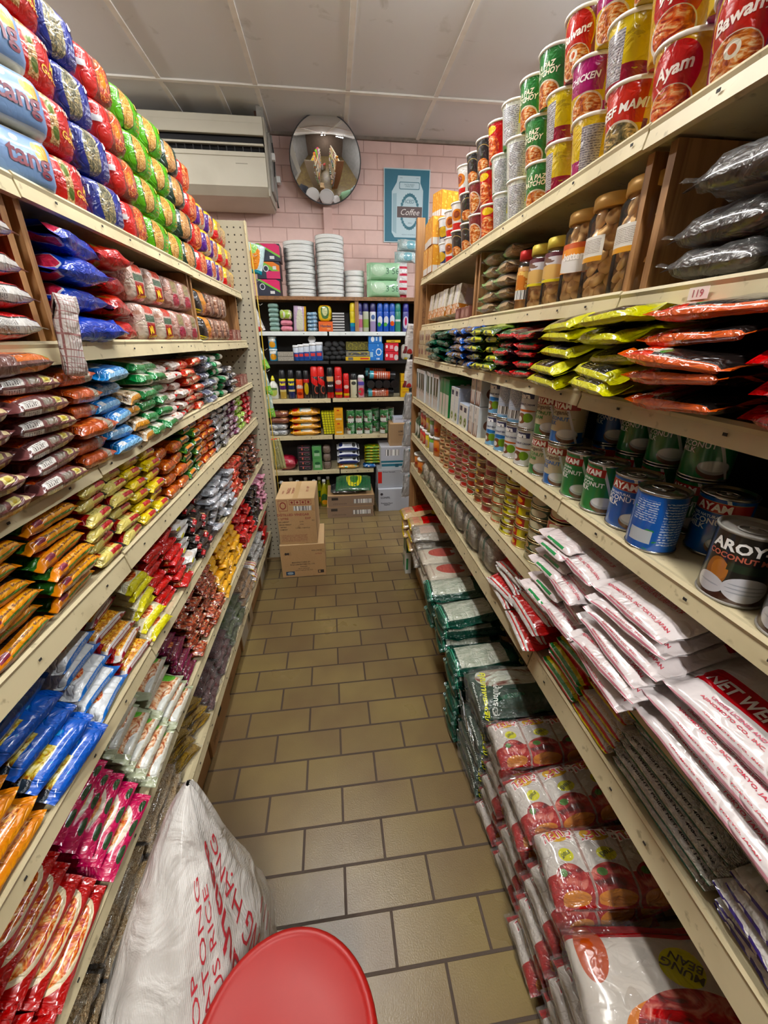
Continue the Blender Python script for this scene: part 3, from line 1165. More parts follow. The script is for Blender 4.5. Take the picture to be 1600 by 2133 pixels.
PK('q_lemon', 'noodle_packet', 'noodle packet', .110, .13, .029, 'e9e3c4',
   [('r', 0, 1, 0, .28, 'e4dc1c'), ('r', 0, 1, .78, 1, 'c8201c'), ('e', .5, .52, .3, .22, SOUP), ('e', .3, .6, .12, .1, '5d8a2c')],
   [('FLAVOUR', .014, .5, .88, 'ffffff')], **G)
PK('q_scarlet', 'noodle_packet', 'noodle packet', .100, .125, .028, 'c21a1e',
   [('r', .1, .9, .35, .85, ('food', '6a1a10', 'b8442a', 'cfa06a', 9.0)), ('r', 0, 1, 0, .1, 'd22a28')], **G)
PK('q_whitelem', 'noodle_packet', 'noodle packet', .095, .125, .030, 'ecebe8',
   [('e', .5, .5, .25, .3, 'd9c9bc'), ('e', .75, .75, .2, .16, 'dcd81e'), ('r', 0, 1, 0, .12, 'e8e7e2'), ('r', 0, .4, 0, .1, 'd6cf2a')], **G)
PK('q_onyx', 'noodle_packet', 'noodle packet', .100, .125, .030, '1d1614',
   [('n', 4.0, .60, '3c2a20'), ('e', .6, .6, .12, .2, 'd9c9a0'), ('r', .1, .25, .1, .3, 'b3202a'), ('e', .3, .3, .05, .08, 'c9a27a')], **G)
PK('q_silver', 'noodle_packet', 'noodle packet', .085, .125, .030, 'd8dbe2',
   [('n', 5.0, .6, 'a9b8c8'), ('e', .5, .6, .1, .15, 'b9805c')], rough=.18, metal=.35, **G)
PK('q_flame', 'noodle_packet', 'noodle packet', .080, .12, .030, 'd0481c', [('n', 6.0, .55, 'eec9a4'), ('r', 0, 1, 0, .15, 'c03414')], **G)
PK('q_coal', 'noodle_packet', 'noodle packet', .080, .12, .030, '3c211a', [('n', 6.0, .55, 'b24a2c'), ('n', 9.0, .66, 'e0c0a0')], **G)
# L6
PK('r_ramen', 'noodle_packet', 'noodle packet', .185, .165, .032, 'b3261c',
   [('e', .50, .46, .40, .40, 'e6d7b4'), ('e', .50, .50, .37, .36, ('food', 'a8200f', 'e0782c', 'f6d287', 8.0)), ('e', .38, .66, .12, .12, 'c9c83c'), ('e', .80, .90, .12, .08, 'e4dca8'), ('r', 0, 1, 0, .08, 'a8231a')], **G)
PK('r_pink', 'noodle_packet', 'noodle packet', .175, .160, .032, 'c81f5e',
   [('e', .52, .60, .36, .36, 'ece2cc'), ('e', .52, .62, .33, .32, ('food', 'c2451c', 'efa05c', 'f7dcaf', 7.0)), ('e', .45, .50, .1, .08, 'efe4d8'), ('e', .25, .14, .1, .09, '2c4a2c'), ('e', .55, .12, .1, .09, '2c4a2c'), ('e', .82, .16, .08, .08, '2c4a2c'), ('r', 0, 1, 0, .04, 'd02a6a')], **G)
PK('r_egg', 'noodle_packet', 'noodle packet', .155, .150, .030, 'e6e0d4',
   [('r', .05, .95, .22, .9, ('food', 'a34a24', 'e2ad82', 'f3e6cc', 6.0)), ('e', .60, .70, .17, .15, 'f7f3ea'), ('e', .60, .70, .08, .08, 'e9a62c'), ('e', .85, .45, .12, .16, '5da63a'), ('r', .75, .95, .8, .92, '8c2f2c'), ('e', .25, .22, .22, .1, 'dfe2dc'), ('r', 0, 1, 0, .16, 'cfcab8'), ('r', .0, .12, 0, 1, 'b9c0a4'), ('r', .9, 1, 0, 1, 'a8b090')], **G)
PK('r_wine', 'noodle_packet', 'noodle packet', .105, .13, .027, '5c1736',
   [('e', .45, .6, .22, .25, ('food', '7a2a18', 'c9683c', 'efd0a0', 9.0)), ('r', 0, 1, 0, .14, '7c1f4e'), ('s', 'v', 11.0, .12, '8c5a2c')], **G)
PK('r_brick', 'noodle_packet', 'noodle packet', .085, .125, .026, '6e241a',
   [('n', 6.0, .5, 'b8563a'), ('n', 9.0, .6, 'e3c0a0'), ('n', 11.0, .66, '5b7a2c')], **G)
PK('r_gold', 'noodle_packet', 'noodle packet', .085, .125, .027, 'e3a114',
   [('r', .1, .9, .4, 1, ('food', '8f3a10', 'd07a20', 'f0c060', 10.0)), ('r', 0, 1, 0, .3, 'efb31a')], **G)
PK('r_ruby', 'noodle_packet', 'noodle packet', .085, .125, .028, 'c81a28', [('n', 6.0, .58, '4a1014'), ('n', 10.0, .66, 'e8b0a0')], **G)
PK('r_jet', 'noodle_packet', 'noodle packet', .085, .125, .028, '1c1b1c', [('n', 6.0, .6, '6a6a6c'), ('n', 10.0, .66, 'c04040')], **G)
PK('r_rose', 'noodle_packet', 'noodle packet', .085, .125, .028, 'd487a0', [('n', 6.0, .55, 'efd4dc'), ('n', 10.0, .66, 'a83050')], **G)
# L7 pulses in clear bags
H = dict(e=0.75, pw=3.0, amp=0.006, crimp=0.014, wrap=True, crinkle=0.9, cs=160.0, rough=.5, coat=.3, sticker=(.5, .42), nf=14.0)
PK('v_soy', 'bean_bag', 'bag of beans', .20, .18, .055, ('food', 'b08a5c', 'e6c79c', 'fbe9c8', 26.0), (), **H)
PK('v_lentil', 'lentil_bag', 'bag of lentils', .18, .17, .05, ('food', 'b8842a', 'e2b240', 'f4d474', 46.0), (), **H)
PK('v_kidney', 'bean_bag', 'bag of beans', .20, .18, .05, ('food', '3a1c1e', '6c3c3c', '9a6c6a', 34.0), (), **H)
PK('v_mung', 'bean_bag', 'bag of beans', .17, .17, .05, ('food', '2a3520', '56663a', '86965c', 50.0), (), **H)
PK('v_peanut', 'peanut_bag', 'bag of peanuts', .16, .17, .05, ('food', '9a6a3c', 'd3a674', 'e6c8a0', 30.0), (), **H)
PK('v_clear', 'clear_snack_bag', 'snack bag', .15, .16, .06, 'c4c2bc', [('n', 5.0, .55, 'e8e8ea'), ('n', 7.0, .66, '4a4f60')], **dict(H, sticker=None, cs=40.0))
PK('v_stripe', 'striped_snack_bag', 'snack bag', .12, .15, .04, 'e8e4e0', [('s', 'u', 4.0, .3, 'c2201e'), ('s', 'u', 3.1, .15, 'dcc81c')], **G)
PK('v_red', 'red_snack_bag', 'snack bag', .16, .16, .06, 'cc1f1c', [('r', .3, .7, .3, .7, 'd8402c')], **G)

# ---- second noodle shelf
PK('s_blackred', 'seasoning_bag', 'seaweed snack bag', .26, .19, .046, '1c1314',
   [('r', 0, 1, .12, .30, 'c9211c'), ('r', 0, 1, .0, .10, 'e2dfda'), ('r', .4, .7, .01, .08, ('lines', 'e2dfda', '777777', 60.0, 1)), ('r', 0, .2, .0, 1, 'a81a18')], e=.55, pw=5.0, amp=.004, crimp=.014)
PK('s_blue', 'crumpled_noodle_bag', 'noodle bag', .21, .18, .060, '1946b4',
   [('e', .14, .35, .07, .16, 'dfe0ea'), ('e', .14, .35, .055, .13, 'c23a50'), ('n', 3.0, .66, '0f2f86'), ('e', .85, .3, .05, .1, 'c9b92c')], e=.6, pw=3.0, amp=.009, crimp=.02, nf=15.0, nvar=3, nu=20, nv=11, fin=True)
PK('s_red', 'crumpled_noodle_bag', 'noodle bag', .17, .17, .056, 'b8152a',
   [('n', 3.0, .62, '8c1020'), ('e', .3, .3, .15, .15, 'c93c1c'), ('e', .25, .35, .06, .1, '6a7a2c')], e=.6, pw=3.0, amp=.009, crimp=.02, nf=15.0, nvar=3, nu=20, nv=11, fin=True)
BB = dict(stand=True, lin_v=.7, e=0.42, pw=8.0, amp=0.002, crimp=0.0, nvar=1, nf=18.0)
PK('s_migoreng', 'noodle_bundle', 'noodle multipack', .112, .098, .15, 'd3b9ae',
   [('n', 4.0, .56, 'b9907e'), ('r', .25, .75, .06, .5, 'c92a20'), ('r', .22, .78, .52, .66, '3a5a44'), ('r', .25, .75, .7, .94, 'c9493c'), ('e', .12, .35, .1, .2, 'e9dccb')],
   [('Mi', .030, .45, .36, 'f1c21a', .15, .04), ('Goreng', .019, .52, .20, 'f1c21a', .1, .03)], **BB)
PK('s_pale', 'noodle_bundle', 'noodle multipack', .12, .098, .15, 'c9a79c',
   [('n', 5.0, .52, 'a87468'), ('r', .3, .7, .5, .8, '8a7a50'), ('e', .5, .3, .25, .18, 'c9405a')], **BB)
PK('s_blackor', 'noodle_bundle', 'noodle multipack', .15, .098, .15, '1c1816',
   [('r', .06, .30, .2, .25, 'd9c82c'), ('r', .06, .30, .12, .17, 'd9c82c'), ('d', .5, .72, .2, 'e2941c'), ('e', .75, .3, .12, .2, SOUP)], **BB)
PK('s_brown', 'noodle_bundle', 'noodle multipack', .10, .098, .15, 'a9806a', [('n', 5.0, .5, '6e4434'), ('n', 8.0, .64, 'd9c0ac')], **BB)

# ---- right hand bags
RB = dict(e=0.58, pw=6.0, amp=0.005, crimp=0.016, nf=14.0, nu=16, nv=9, rough=.22)
PK('c_red', 'coffee_bag', 'coffee bag', .19, .15, .038, '9c1320', [('r', .0, .35, .05, .5, 'c4202c'), ('n', 3.0, .64, '6a0c16')], [('8.82oz)', .022, .3, .22, 'e8b8b8')], **RB)
PK('c_orange', 'coffee_bag', 'coffee bag', .19, .155, .038, 'd9611a',
   [('r', .34, .93, .14, .8, '1a1412'), ('r', .05, .34, .10, .8, 'e2432a'), ('e', .36, .28, .05, .08, 'e8ece4'), ('e', .41, .26, .04, .06, '3d8a3c')], [('8.82oz)', .022, .20, .24, 'f2d9c4', .05)], **RB)
PK('c_yellow', 'coffee_bag', 'coffee bag', .165, .155, .038, 'd9d61a', [('r', .24, .8, .15, .85, '1c1a14'), ('r', .28, .5, .18, .34, ('lines', '1c1a14', 'b9a86a', 20.0)), ('n', 3.0, .66, 'b8b414')], **RB)
PK('c_dark', 'coffee_bag', 'coffee bag', .13, .15, .032, '3a1418', [('r', 0, 1, 0, .22, 'b01a22'), ('r', .2, .7, .1, .6, '1f5a34'), ('e', .5, .5, .15, .2, 'c9463a'), ('r', 0, .12, 0, 1, 'c9202a')], **RB)
PK('c_lime', 'coffee_bag', 'coffee bag', .12, .15, .032, '4d6a1c', [('r', 0, 1, 0, .12, 'cfd13a'), ('n', 4.0, .55, '2a451a'), ('e', .5, .5, .2, .2, '9aae3a')], **RB)
PK('c_blue', 'coffee_bag', 'coffee bag', .11, .14, .032, '2a56a8', [('r', .2, .8, .0, .4, '7a6450'), ('n', 4.0, .6, '8fb0dc')], **RB)
PK('c_emerald', 'coffee_bag', 'coffee bag', .12, .14, .032, '0f4a34', [('n', 4.0, .6, '2f9a6c'), ('n', 7.0, .68, '9ad8b8')], **RB)
PK('k_sugar', 'brown_sugar_bag', 'sugar bag', .17, .15, .055, '2a211f',
   [('r', 0, 1, .30, .62, 'b8b9be'), ('r', .1, .9, .36, .56, ('lines', 'b8b9be', '55565c', 18.0)), ('r', 0, 1, .62, .72, '1f5a3c')], e=.62, pw=4.0, amp=.004, crimp=.02, wrap=True, nf=16.0)
PK('k_malta', 'brown_sugar_bag', 'sugar bag', .19, .15, .055, '2c2320',
   [('r', 0, 1, .28, .75, 'c4c3c6'), ('r', .75, 1, 0, .3, '1c6a48')], [('LA MALTA', .020, .5, .62, '8c1f38'), ('SINGLONG', .018, .5, .42, '8c1f38')], e=.62, pw=4.0, amp=.004, crimp=.02, wrap=True, nf=16.0)
PK('k_flour', 'brown_flour_bag', 'flour bag', .115, .16, .042, 'c0a078', [('r', 0, .34, 0, 1, '9cbf7a'), ('r', .05, .28, .1, .5, '7fae55')], e=.65, pw=3.0, amp=.003, crimp=.012, wrap=True)
PK('k_palm', 'palm_sugar_pack', 'palm sugar pack', .12, .15, .06, '1f6a3c', [('r', 0, 1, 0, .12, 'd9ddd4'), ('e', .25, .3, .14, .08, 'b8303a')], [('Pure Palm', .026, .6, .6, 'dfeadd', 1.2)], stand=True, e=.4, pw=8.0, crimp=.0, nvar=1, amp=.0015)
MS = dict(e=0.6, pw=4.0, crimp=0.014, rough=.2, coat=.8, nf=12.0, crinkle=.32, cs=16.0)
PK('m_kilo', 'seasoning_bag', 'seasoning bag', .30, .21, .040, 'efe8e8',
   [('r', .05, .80, .36, .46, 'c41430'), ('e', .75, .86, .40, .16, 'c0122c'), ('n', 3.5, .62, 'f3eef0'), ('r', .0, 1, 0, .05, 'd9a0ac')],
   [('NET WEIGHT  1kg', .0205, .36, .41, 'f6eef0', 0, .03), ('AJINOMOTO CO., INC. TOKYO, JAPAN', .0085, .40, .26, 'b81c38', 0, .02), ('UNDER LICENSE AND SUPERVISION OF', .0075, .40, .31, 'c25068'),
    ('UMAMI SEASONING\nSINCE 1909', .0125, .55, .60, 'b4283e'), ('FINE PURE MONOSODIUM GLUTAMATE', .0075, .5, .50, 'c25068'), ('AJINOMOTO CO., INC. TOKYO, JAPAN', .008, .45, .12, 'b81c38')], amp=.004, wrap=False, nu=20, nv=12, **MS)
PK('m_half', 'seasoning_bag', 'seasoning bag', .20, .17, .030, 'eee6e6',
   [('r', .2, .95, .62, .76, 'c41430'), ('n', 3.5, .60, 'f4eff0'), ('r', 0, 1, .03, .09, 'cf8494')],
   [('AJINOMOTO CO., INC. TOKYO, JAPAN', .0095, .5, .30, 'b81c38'), ('UNDER LICENSE AND SUPERVISION OF', .007, .5, .46, 'c25068'), ('AJINOMOTO CO., INC.', .0095, .5, .14, 'b81c38')], amp=.004, nu=18, nv=10, **MS)
PK('m_small', 'seasoning_bag', 'seasoning bag', .15, .16, .024, 'e8dcdc',
   [('r', .25, .75, .06, .16, '1f8a4c'), ('n', 4.0, .6, 'f4f0f0'), ('r', .1, .9, .5, .6, 'c96a78')], amp=.003, **MS)
PK('t_violet', 'tapioca_bag', 'tapioca bag', .17, .16, .024, 'd8d4cf', [('r', 0, 1, 0, .08, '3a2a7a'), ('n', 9.0, .55, 'efede8'), ('r', .1, .9, .2, .45, 'e9e8e8')], [('NET WEIGHT', .017, .5, .32, '1d1c3a')], e=.6, pw=5.0, crimp=.01, coat=.9)
PK('t_pearl', 'tapioca_bag', 'tapioca bag', .21, .17, .026, ('food', 'cfcabc', 'e6e3d8', 'f6f4ee', 40.0),
   [('r', 0, 1, .0, .05, '1e5a36'), ('r', 0, 1, .95, 1, '1e5a36'), ('r', .05, .95, .12, .28, 'e9e8e4')],
   [('NET WEIGHT / POIDS NET: 400g / 14 oz', .0105, .5, .20, '2c2c30', 0, .03)], e=.6, pw=5.0, crimp=.012, coat=.9, crinkle=.7, cs=90.0)
PK('t_green', 'tapioca_bag', 'tapioca bag', .26, .17, .026, '0f7a44', [('r', 0, 1, .30, .85, ('food', 'a9a698', 'cfccc0', 'e4e2da', 45.0)), ('r', .7, 1, 0, 1, '0c5a34'), ('r', .1, .6, .1, .18, ('lines', '0f7a44', 'bfe0cc', 60.0, 1))], [('SA', .06, .86, .6, '5aa882')], e=.6, pw=5.0, crimp=.012, coat=.8)
PK('t_rasta', 'dried_bean_bag', 'dried bean bag', .19, .16, .026, 'b4a02c', [('r', 0, 1, .0, .05, 'c2281f'), ('r', 0, 1, .05, .10, 'e9e6da'), ('r', 0, 1, .10, .20, '1f8a3c'), ('r', 0, 1, .20, .28, 'd9c21c'), ('r', 0, 1, .28, .34, 'c2281f'), ('r', .05, .95, .4, .9, ('food', '8f7c3a', 'b8a86a', 'd9d0a0', 40.0))], e=.6, pw=5.0, crimp=.012)
PK('t_gingham', 'dried_bean_bag', 'dried bean bag', .18, .16, .026, 'd9d4ce', [('r', 0, 1, .0, .07, 'd9c51c'), ('r', 0, 1, .07, .15, 'c2221f'), ('r', 0, 1, .2, .26, ('lines', 'e8e6e2', 'b8902c', 50.0, 1)), ('r', 0, 1, .9, 1, 'c2221f')], e=.6, pw=5.0, crimp=.012)
PK('t_redwhite', 'flour_packet', 'flour packet', .20, .16, .034, 'c2141e', [('r', 0, 1, 0, .26, 'ecebe8'), ('r', 0, 1, .16, .20, 'c9202a'), ('n', 5.0, .68, 'd9404a')], e=.6, pw=5.0, crimp=.012, amp=.003)
PK('t_vermi', 'vermicelli_bundle', 'vermicelli bundle', .16, .14, .12, 'a9a396', [('n', 8.0, .55, 'c9c4b6'), ('r', .42, .52, 0, 1, '1b5a44'), ('s', 'v', 6.0, .12, '8f897c')], stand=True, e=.5, pw=6.0, crimp=.0, amp=.003, wrap=True)
PK('t_balls', 'dried_noodle_bag', 'dried noodle bag', .14, .12, .10, 'b9b09c', [('n', 6.0, .55, 'd6d0c0'), ('e', .3, .4, .12, .12, '2f9a44')], stand=True, e=.6, pw=4.0, crimp=.008, amp=.005, wrap=True)
# base deck
DK = dict(e=0.5, pw=5.0, nf=12.0, coat=.9, rough=.2)
LV3 = (.235, .5, .765)
PK('d_glass', 'glass_noodle_pack', 'glass noodle multipack', .155, .27, .075, 'd9d2ca',
   [('r', 0, .10, 0, 1, 'b3202a'), ('n', 7.0, .62, 'efece6'), ('r', .66, 1, 0, 1, 'a81c20')] +
   [('e', .72, v_, .17, .12, REDB) for v_ in LV3] + [('e', .66, v_ - .05, .05, .03, '4a7a2c') for v_ in LV3] +
   [('e', .92, v_, .06, .11, 'd8881e') for v_ in LV3] + [('e', .44, v_ + .02, .085, .06, 'dfdc1c') for v_ in LV3] +
   [('e', .17, v_, .10, .09, 'e2b02c') for v_ in LV3] + [('r', 0, 1, .37, .385, 'a88a80'), ('r', 0, 1, .615, .63, 'a88a80')],
   [('ต้นสน', .036, .19, v_, 'f6eeea', -1.35, .06) for v_ in LV3] + [('ต้นสน', .034, .19, v_, 'c8203a', -1.35, .01) for v_ in LV3] + [('ขายดี', .012, .44, v_ + .02, '2a3a10', -1.2) for v_ in LV3],
   amp=.004, crimp=.008, lobes=3, wrap=True, nu=20, nv=20, lin_v=.6, **DK)
PK('d_big', 'glass_noodle_bag', 'glass noodle bag', .30, .30, .09, 'd9d2c8',
   [('n', 2.2, .60, 'c8bfb4'), ('r', .0, .12, 0, 1, 'b3202a'), ('e', .72, .55, .26, .30, 'd8801e'), ('e', .66, .60, .24, .27, REDB), ('d', .5, 1.25, .12, 'c41d20'), ('e', .30, .62, .12, .10, 'e4e01c'), ('e', .2, .2, .2, .1, 'b8502c')],
   [('MUNG\nBEAN', .022, .30, .62, '4a4a10', -2.2), ('ต้นสน', .05, .92, .55, 'e8b02c', -1.57)], amp=.006, crimp=.014, nu=22, nv=14, wrap=True, lin_v=.6, crinkle=.25, cs=14.0, **DK)
PK('d_dragon', 'green_vermicelli_bag', 'vermicelli bag', .165, .27, .07, '0d4436',
   [('r', .16, .84, .30, .62, ('food', 'a9b3a2', 'c9cfbe', 'dfe3d6', 9.0)), ('r', 0, 1, .24, .26, '4fae8c'), ('r', 0, 1, .20, .22, '3a8a6c'), ('r', .1, .3, .78, .96, 'd9dcd6'), ('r', .12, .28, .8, .94, BARC)],
   [('มังกรคู่', .036, .60, .82, 'a89a54', 0, .03), ('500', .022, .25, .15, '8fc0a8', -1.57)], amp=.006, crimp=.016, nu=18, nv=12, fin=True, **DK)
PK('d_thai', 'green_glass_noodle_bag', 'glass noodle bag', .20, .27, .08, '103a2a',
   [('e', .30, .55, .24, .30, ('food', '7a3a2a', 'dfe6d4', 'f4f6ee', 4.0)), ('e', .55, .78, .45, .16, ('food', '2a3a22', '7a6a3a', 'b8a86a', 8.0)), ('n', 3.0, .66, '1c5a40'), ('r', 0, 1, .92, .95, 'a8422c')],
   [('คุณภาพระดับ', .034, .62, .30, 'dfe02c', -.3, .03), ('วุ้นเส้นมังกรคู่', .022, .66, .42, 'e9ece4', -.3, .02), ('ที่เชฟเลือกใช้', .022, .62, .14, 'e9ece4', -.3, .02)], amp=.005, crimp=.014, nu=18, nv=12, wrap=True, **DK)
PK('d_wai', 'rice_vermicelli_pack', 'vermicelli pack', .15, .22, .06, 'e6dcc8',
   [('r', .08, .92, .78, .96, 'c8141c'), ('e', .5, .52, .3, .14, 'c9564a'), ('r', .15, .85, .26, .3, ('lines', 'e6dcc8', 'a86a5c', 60.0, 1)), ('r', .4, .6, .60, .68, 'f2f2f2')],
   [('WAI', .028, .5, .905, 'f6f0ea', 0, .05), ('WAI', .028, .5, .815, 'f6f0ea', 0, .05)], amp=.002, crimp=.006, wrap=True, **DK)
PK('d_clear', 'clear_vermicelli_pack', 'vermicelli pack', .16, .24, .06, 'b5ada0', [('n', 7.0, .54, 'd8d4cb'), ('r', .2, .8, .55, .9, 'd8572a'), ('r', .25, .75, .35, .55, 'e3c9b8')], amp=.004, crimp=.01, wrap=True, **DK)
PK('d_yellow', 'yellow_noodle_pack', 'noodle pack', .16, .22, .07, 'd9b98c', [('r', 0, 1, .7, 1, 'e4c81c'), ('r', .15, .85, .45, .8, 'c9281c'), ('r', .2, .8, .3, .42, 'e8a88a'), ('r', 0, 1, 0, .15, 'e0c41c')], amp=.005, crimp=.012, fin=True, **DK)

# ---------------------------------------------------------------- cup noodles
LIDW = art('foil_lid', 'd9d6cf', [('e', .5, .5, .38, .38, 'c9b98a'), ('n', 5.0, .6, 'b8a070')], .3, .3, .1)
RIMW = flat('efece4', .35)


def CUP(key, base, layers, texts=(), h=.108, r=.048):
    box = {}

    def build(nm, var):
        if 'm' not in box:
            box['m'] = art(key, base, layers, .25, .9, .25, 30.0)
        mb = MB()
        fn = mb.lathe([(r * .70, 0), (r * .72, .002), (r * .965, h - .006), (r * .97, h - .004)], box['m'], 28)
        for tx in texts:
            s_, size, u, v, col = tx[:5]
            mb.text(s_, size, u, v, flat(col, .4), fn, 2 * PI * r * .87, h, rot=tx[5] if len(tx) > 5 else 0, bold=tx[6] if len(tx) > 6 else .03, italic=.2)
        o = ob(nm, mb)
        lb = MB()
        lb.lathe([(r * .97, h - .006), (r * 1.03, h - .005), (r * 1.04, h - .002), (r * 1.02, h)], RIMW, 28, cap=False)
        lb.lathe([(r * 1.02, h - .0003), (r * 1.02, h)], LIDW, 28)
        ob('lid', lb, o)
        return o
    reg(key, 'cup_noodle', 'cup noodle', build, (2 * r, 2 * r, h))


BOWL = ('food', '8f3a1c', 'cf7a3a', 'efd6a8', 9.0)
NUT = ('r', .74, .90, .12, .86, ('lines', 'b9b5b6', '6a6670', 26.0))
CUP('u_bawang', '7a1f4c', [('e', .5, .62, .15, .42, 'd9b02c'), ('e', .5, .60, .14, .40, 'c0301e'), ('r', .36, .64, .0, .45, 'c0301e'), ('e', .5, .24, .14, .28, 'e6dccb'), ('e', .5, .26, .13, .25, BOWL), ('e', .49, .36, .04, .09, 'f0ead8'), ('e', .49, .36, .02, .05, 'c9643a'), NUT], [('Bawang', .0205, .5, .66, 'f3e6dc', .15)])
CUP('u_ayam', 'd8a81c', [('e', .5, .62, .15, .35, 'bd2418'), ('r', .38, .62, .3, .7, 'bd2418'), ('e', .5, .24, .15, .27, 'e6dccb'), ('e', .5, .26, .135, .24, SOUP), NUT], [('Ayam', .023, .5, .66, 'f3e6dc', .12)])
CUP('u_mami', 'e0b21c', [('r', .34, .66, .45, 1, 'c8371c'), ('e', .5, .24, .16, .28, 'e6dccb'), ('e', .5, .24, .145, .25, ('food', '3a3a26', '7a6a44', 'e3c48a', 8.0)), ('r', .66, .7, 0, .5, '6a1c2c'), NUT], [('BEEF MAMI', .019, .5, .68, 'f3f0ea', .05)])
CUP('u_purple', 'd9b81e', [('r', .30, .62, .50, 1, 'a3246a'), ('r', .62, .95, 0, .35, 'a3246a'), ('e', .5, .24, .15, .27, 'e0d2c0'), ('e', .5, .24, .135, .24, BOWL), NUT], [('CHICKEN', .015, .46, .72, 'f0dfe6')])
CUP('u_yellow', 'dcc21c', [('r', 0, 1, 0, .40, '8c1c34'), ('e', .48, .38, .12, .16, 'b0243c'), ('n', 7.0, .64, 'b8a01c'), ('r', .56, .72, .2, .86, ('lines', 'bdb9bb', '6a6670', 26.0))])
CUP('u_batchoy', '2f7a3a', [('r', .16, .34, 0, 1, 'd9c42c'), ('e', .5, .22, .16, .26, 'dcd2b8'), ('e', .5, .22, .145, .23, BOWL), ('r', .70, .86, .1, .9, ('lines', 'c4c4c4', '6a6a70', 26.0))], [('LA PAZ\nBATCHOY', .015, .5, .66, 'efe6c8')])
CUP('u_greenwhite', 'd3d6cc', [('r', .0, .36, .4, 1, '3a8a3c'), ('r', 0, 1, 0, .14, '2f7a3a'), ('r', .42, .62, .1, .9, ('lines', 'cfd0d2', '70707a', 26.0)), ('r', .62, .8, .5, 1, 'd4c42a')])
CUP('u_red', 'bf2a1c', [('e', .5, .4, .13, .3, SOUP), ('e', .5, .84, .08, .1, 'e8c22c'), ('r', .74, .9, .1, .9, 'd9d2cc')])
CUP('u_maroon', '6e1f24', [('e', .5, .45, .13, .32, 'd8cfc0'), ('e', .5, .45, .115, .29, BOWL), ('r', .7, .9, .2, .9, 'c9c2bc')])
CUP('u_black', '1c1b1c', [('e', .5, .5, .14, .36, 'a38c5a'), ('e', .5, .5, .13, .34, '211f20'), ('e', .5, .34, .1, .16, BOWL), ('r', .7, .88, .2, .85, 'a9a7a8')])
CUP('u_whitered', 'e4dfda', [('e', .5, .6, .11, .2, 'cf7a2c'), ('r', .38, .62, .1, .34, 'c8281e'), ('e', .5, .62, .06, .12, '8a3a1c')])
CUP('u_navy', '24305a', [('r', 0, 1, .7, 1, 'e2e4e8'), ('e', .5, .5, .12, .2, 'c9a23a'), ('r', .4, .6, .1, .25, 'd9d9dc')])

# ---------------------------------------------------------------- cans


def CAN(key, name, base, layers, texts=(), r=.0375, h=.102, ring=True, cat='can', n=28, rim=TIN, tlid=TIN):
    box = {}

    def build(nm, var):
        if 'm' not in box:
            box['m'] = art(key, base, layers, .28, .8, 0.0)
        mb = MB()
        fn = mb.lathe([(r * .985, .004), (r * .985, h - .004)], box['m'], n, cap=False)
        mb.lathe([(r * .93, .0), (r * 1.02, .001), (r * 1.02, .004), (r * .985, .0045)], rim, n)
        for tx in texts:
            s_, size, u, v, col = tx[:5]
            mb.text(s_, size, u, v, flat(col, .4), fn, 2 * PI * r, h, rot=tx[5] if len(tx) > 5 else 0, bold=tx[6] if len(tx) > 6 else .03, sx=tx[7] if len(tx) > 7 else 1.0)
        o = ob(nm, mb)
        lb = MB()
        lb.lathe([(r * .985, h - .0045), (r * 1.02, h - .004), (r * 1.025, h), (r * .96, h), (r * .93, h - .004), (r * .80, h - .004), (r * .77, h - .0025), (r * .2, h - .0025), (0.0001, h - .0025)], tlid, n, cap=False)
        l = ob('can_lid', lb, o)
        if ring:
            rb = MB()
            pts = [(r * .42 * math.cos(a), -r * .30 + r * .34 * math.sin(a), h - .001) for a in [2 * PI * k / 14 for k in range(14)]]
            rb.tube(pts, .0012, tlid, 6, closed=True)
            rb.lathe([(r * .14, h - .003), (r * .12, h - .0005)], tlid, 10)
            ob('pull_ring', rb, l)
        return o
    reg(key, name, cat, build, (2 * r, 2 * r, h))


COCO = [('e', .59, .17, .11, .17, '6a452c'), ('e', .59, .21, .105, .13, 'c7cdd2'), ('e', .59, .23, .095, .095, 'f2f4f4'), ('d', .16, .685, .012, 'f0f2f4')]
BLU = flat('2b4a8f')
CAN('a_blue', 'coconut_milk_can', '1560b4', [('n', 9.0, .68, '2f8a4a')] + COCO + [('r', .30, .70, .76, .93, 'b3281e'), ('r', .30, .70, .75, .757, 'd9b048'), ('r', .30, .70, .93, .937, 'd9b048'), ('r', 0, .26, .12, .9, ('lines', '1560b4', 'cfdcee', 20.0)), ('r', .80, .96, .12, .36, 'c9d2da'), ('r', .80, .96, .5, .9, ('lines', '1560b4', 'cfdcee', 24.0))],
    [('AYAM', .0180, .46, .845, 'f2efe6', 0, .04), ('100% NATURAL', .0068, .43, .68, 'e3eaf4'), ('COCONUT', .0142, .42, .59, 'f2f4f6', 0, .02), ('MILK', .0142, .385, .48, 'f2f4f6', 0, .02)])
CAN('a_bluedark', 'coconut_milk_can', '1c4a8a', [('r', .0, 1, 0, .5, '17407a'), ('r', .3, .7, .1, .9, ('lines', '1c4a8a', '7f9cc6', 20.0)), ('n', 9.0, .66, '2f6a4a')])
CAN('a_green', 'coconut_milk_can', '1f7a3c', [('n', 9.0, .68, '2f9a52')] + COCO + [('r', .30, .56, .76, .93, 'b3281e'), ('r', .74, .95, .12, .9, ('lines', '1f7a3c', 'c9e0cc', 22.0))],
    [('AYAM', .0165, .43, .845, 'f2efe6', 0, .04), ('NATURAL', .0068, .41, .69, 'e3efe4'), ('COCONUT', .0135, .42, .59, 'f2f4f2', 0, .02), ('MILK', .0135, .385, .48, 'f2f4f2', 0, .02)])
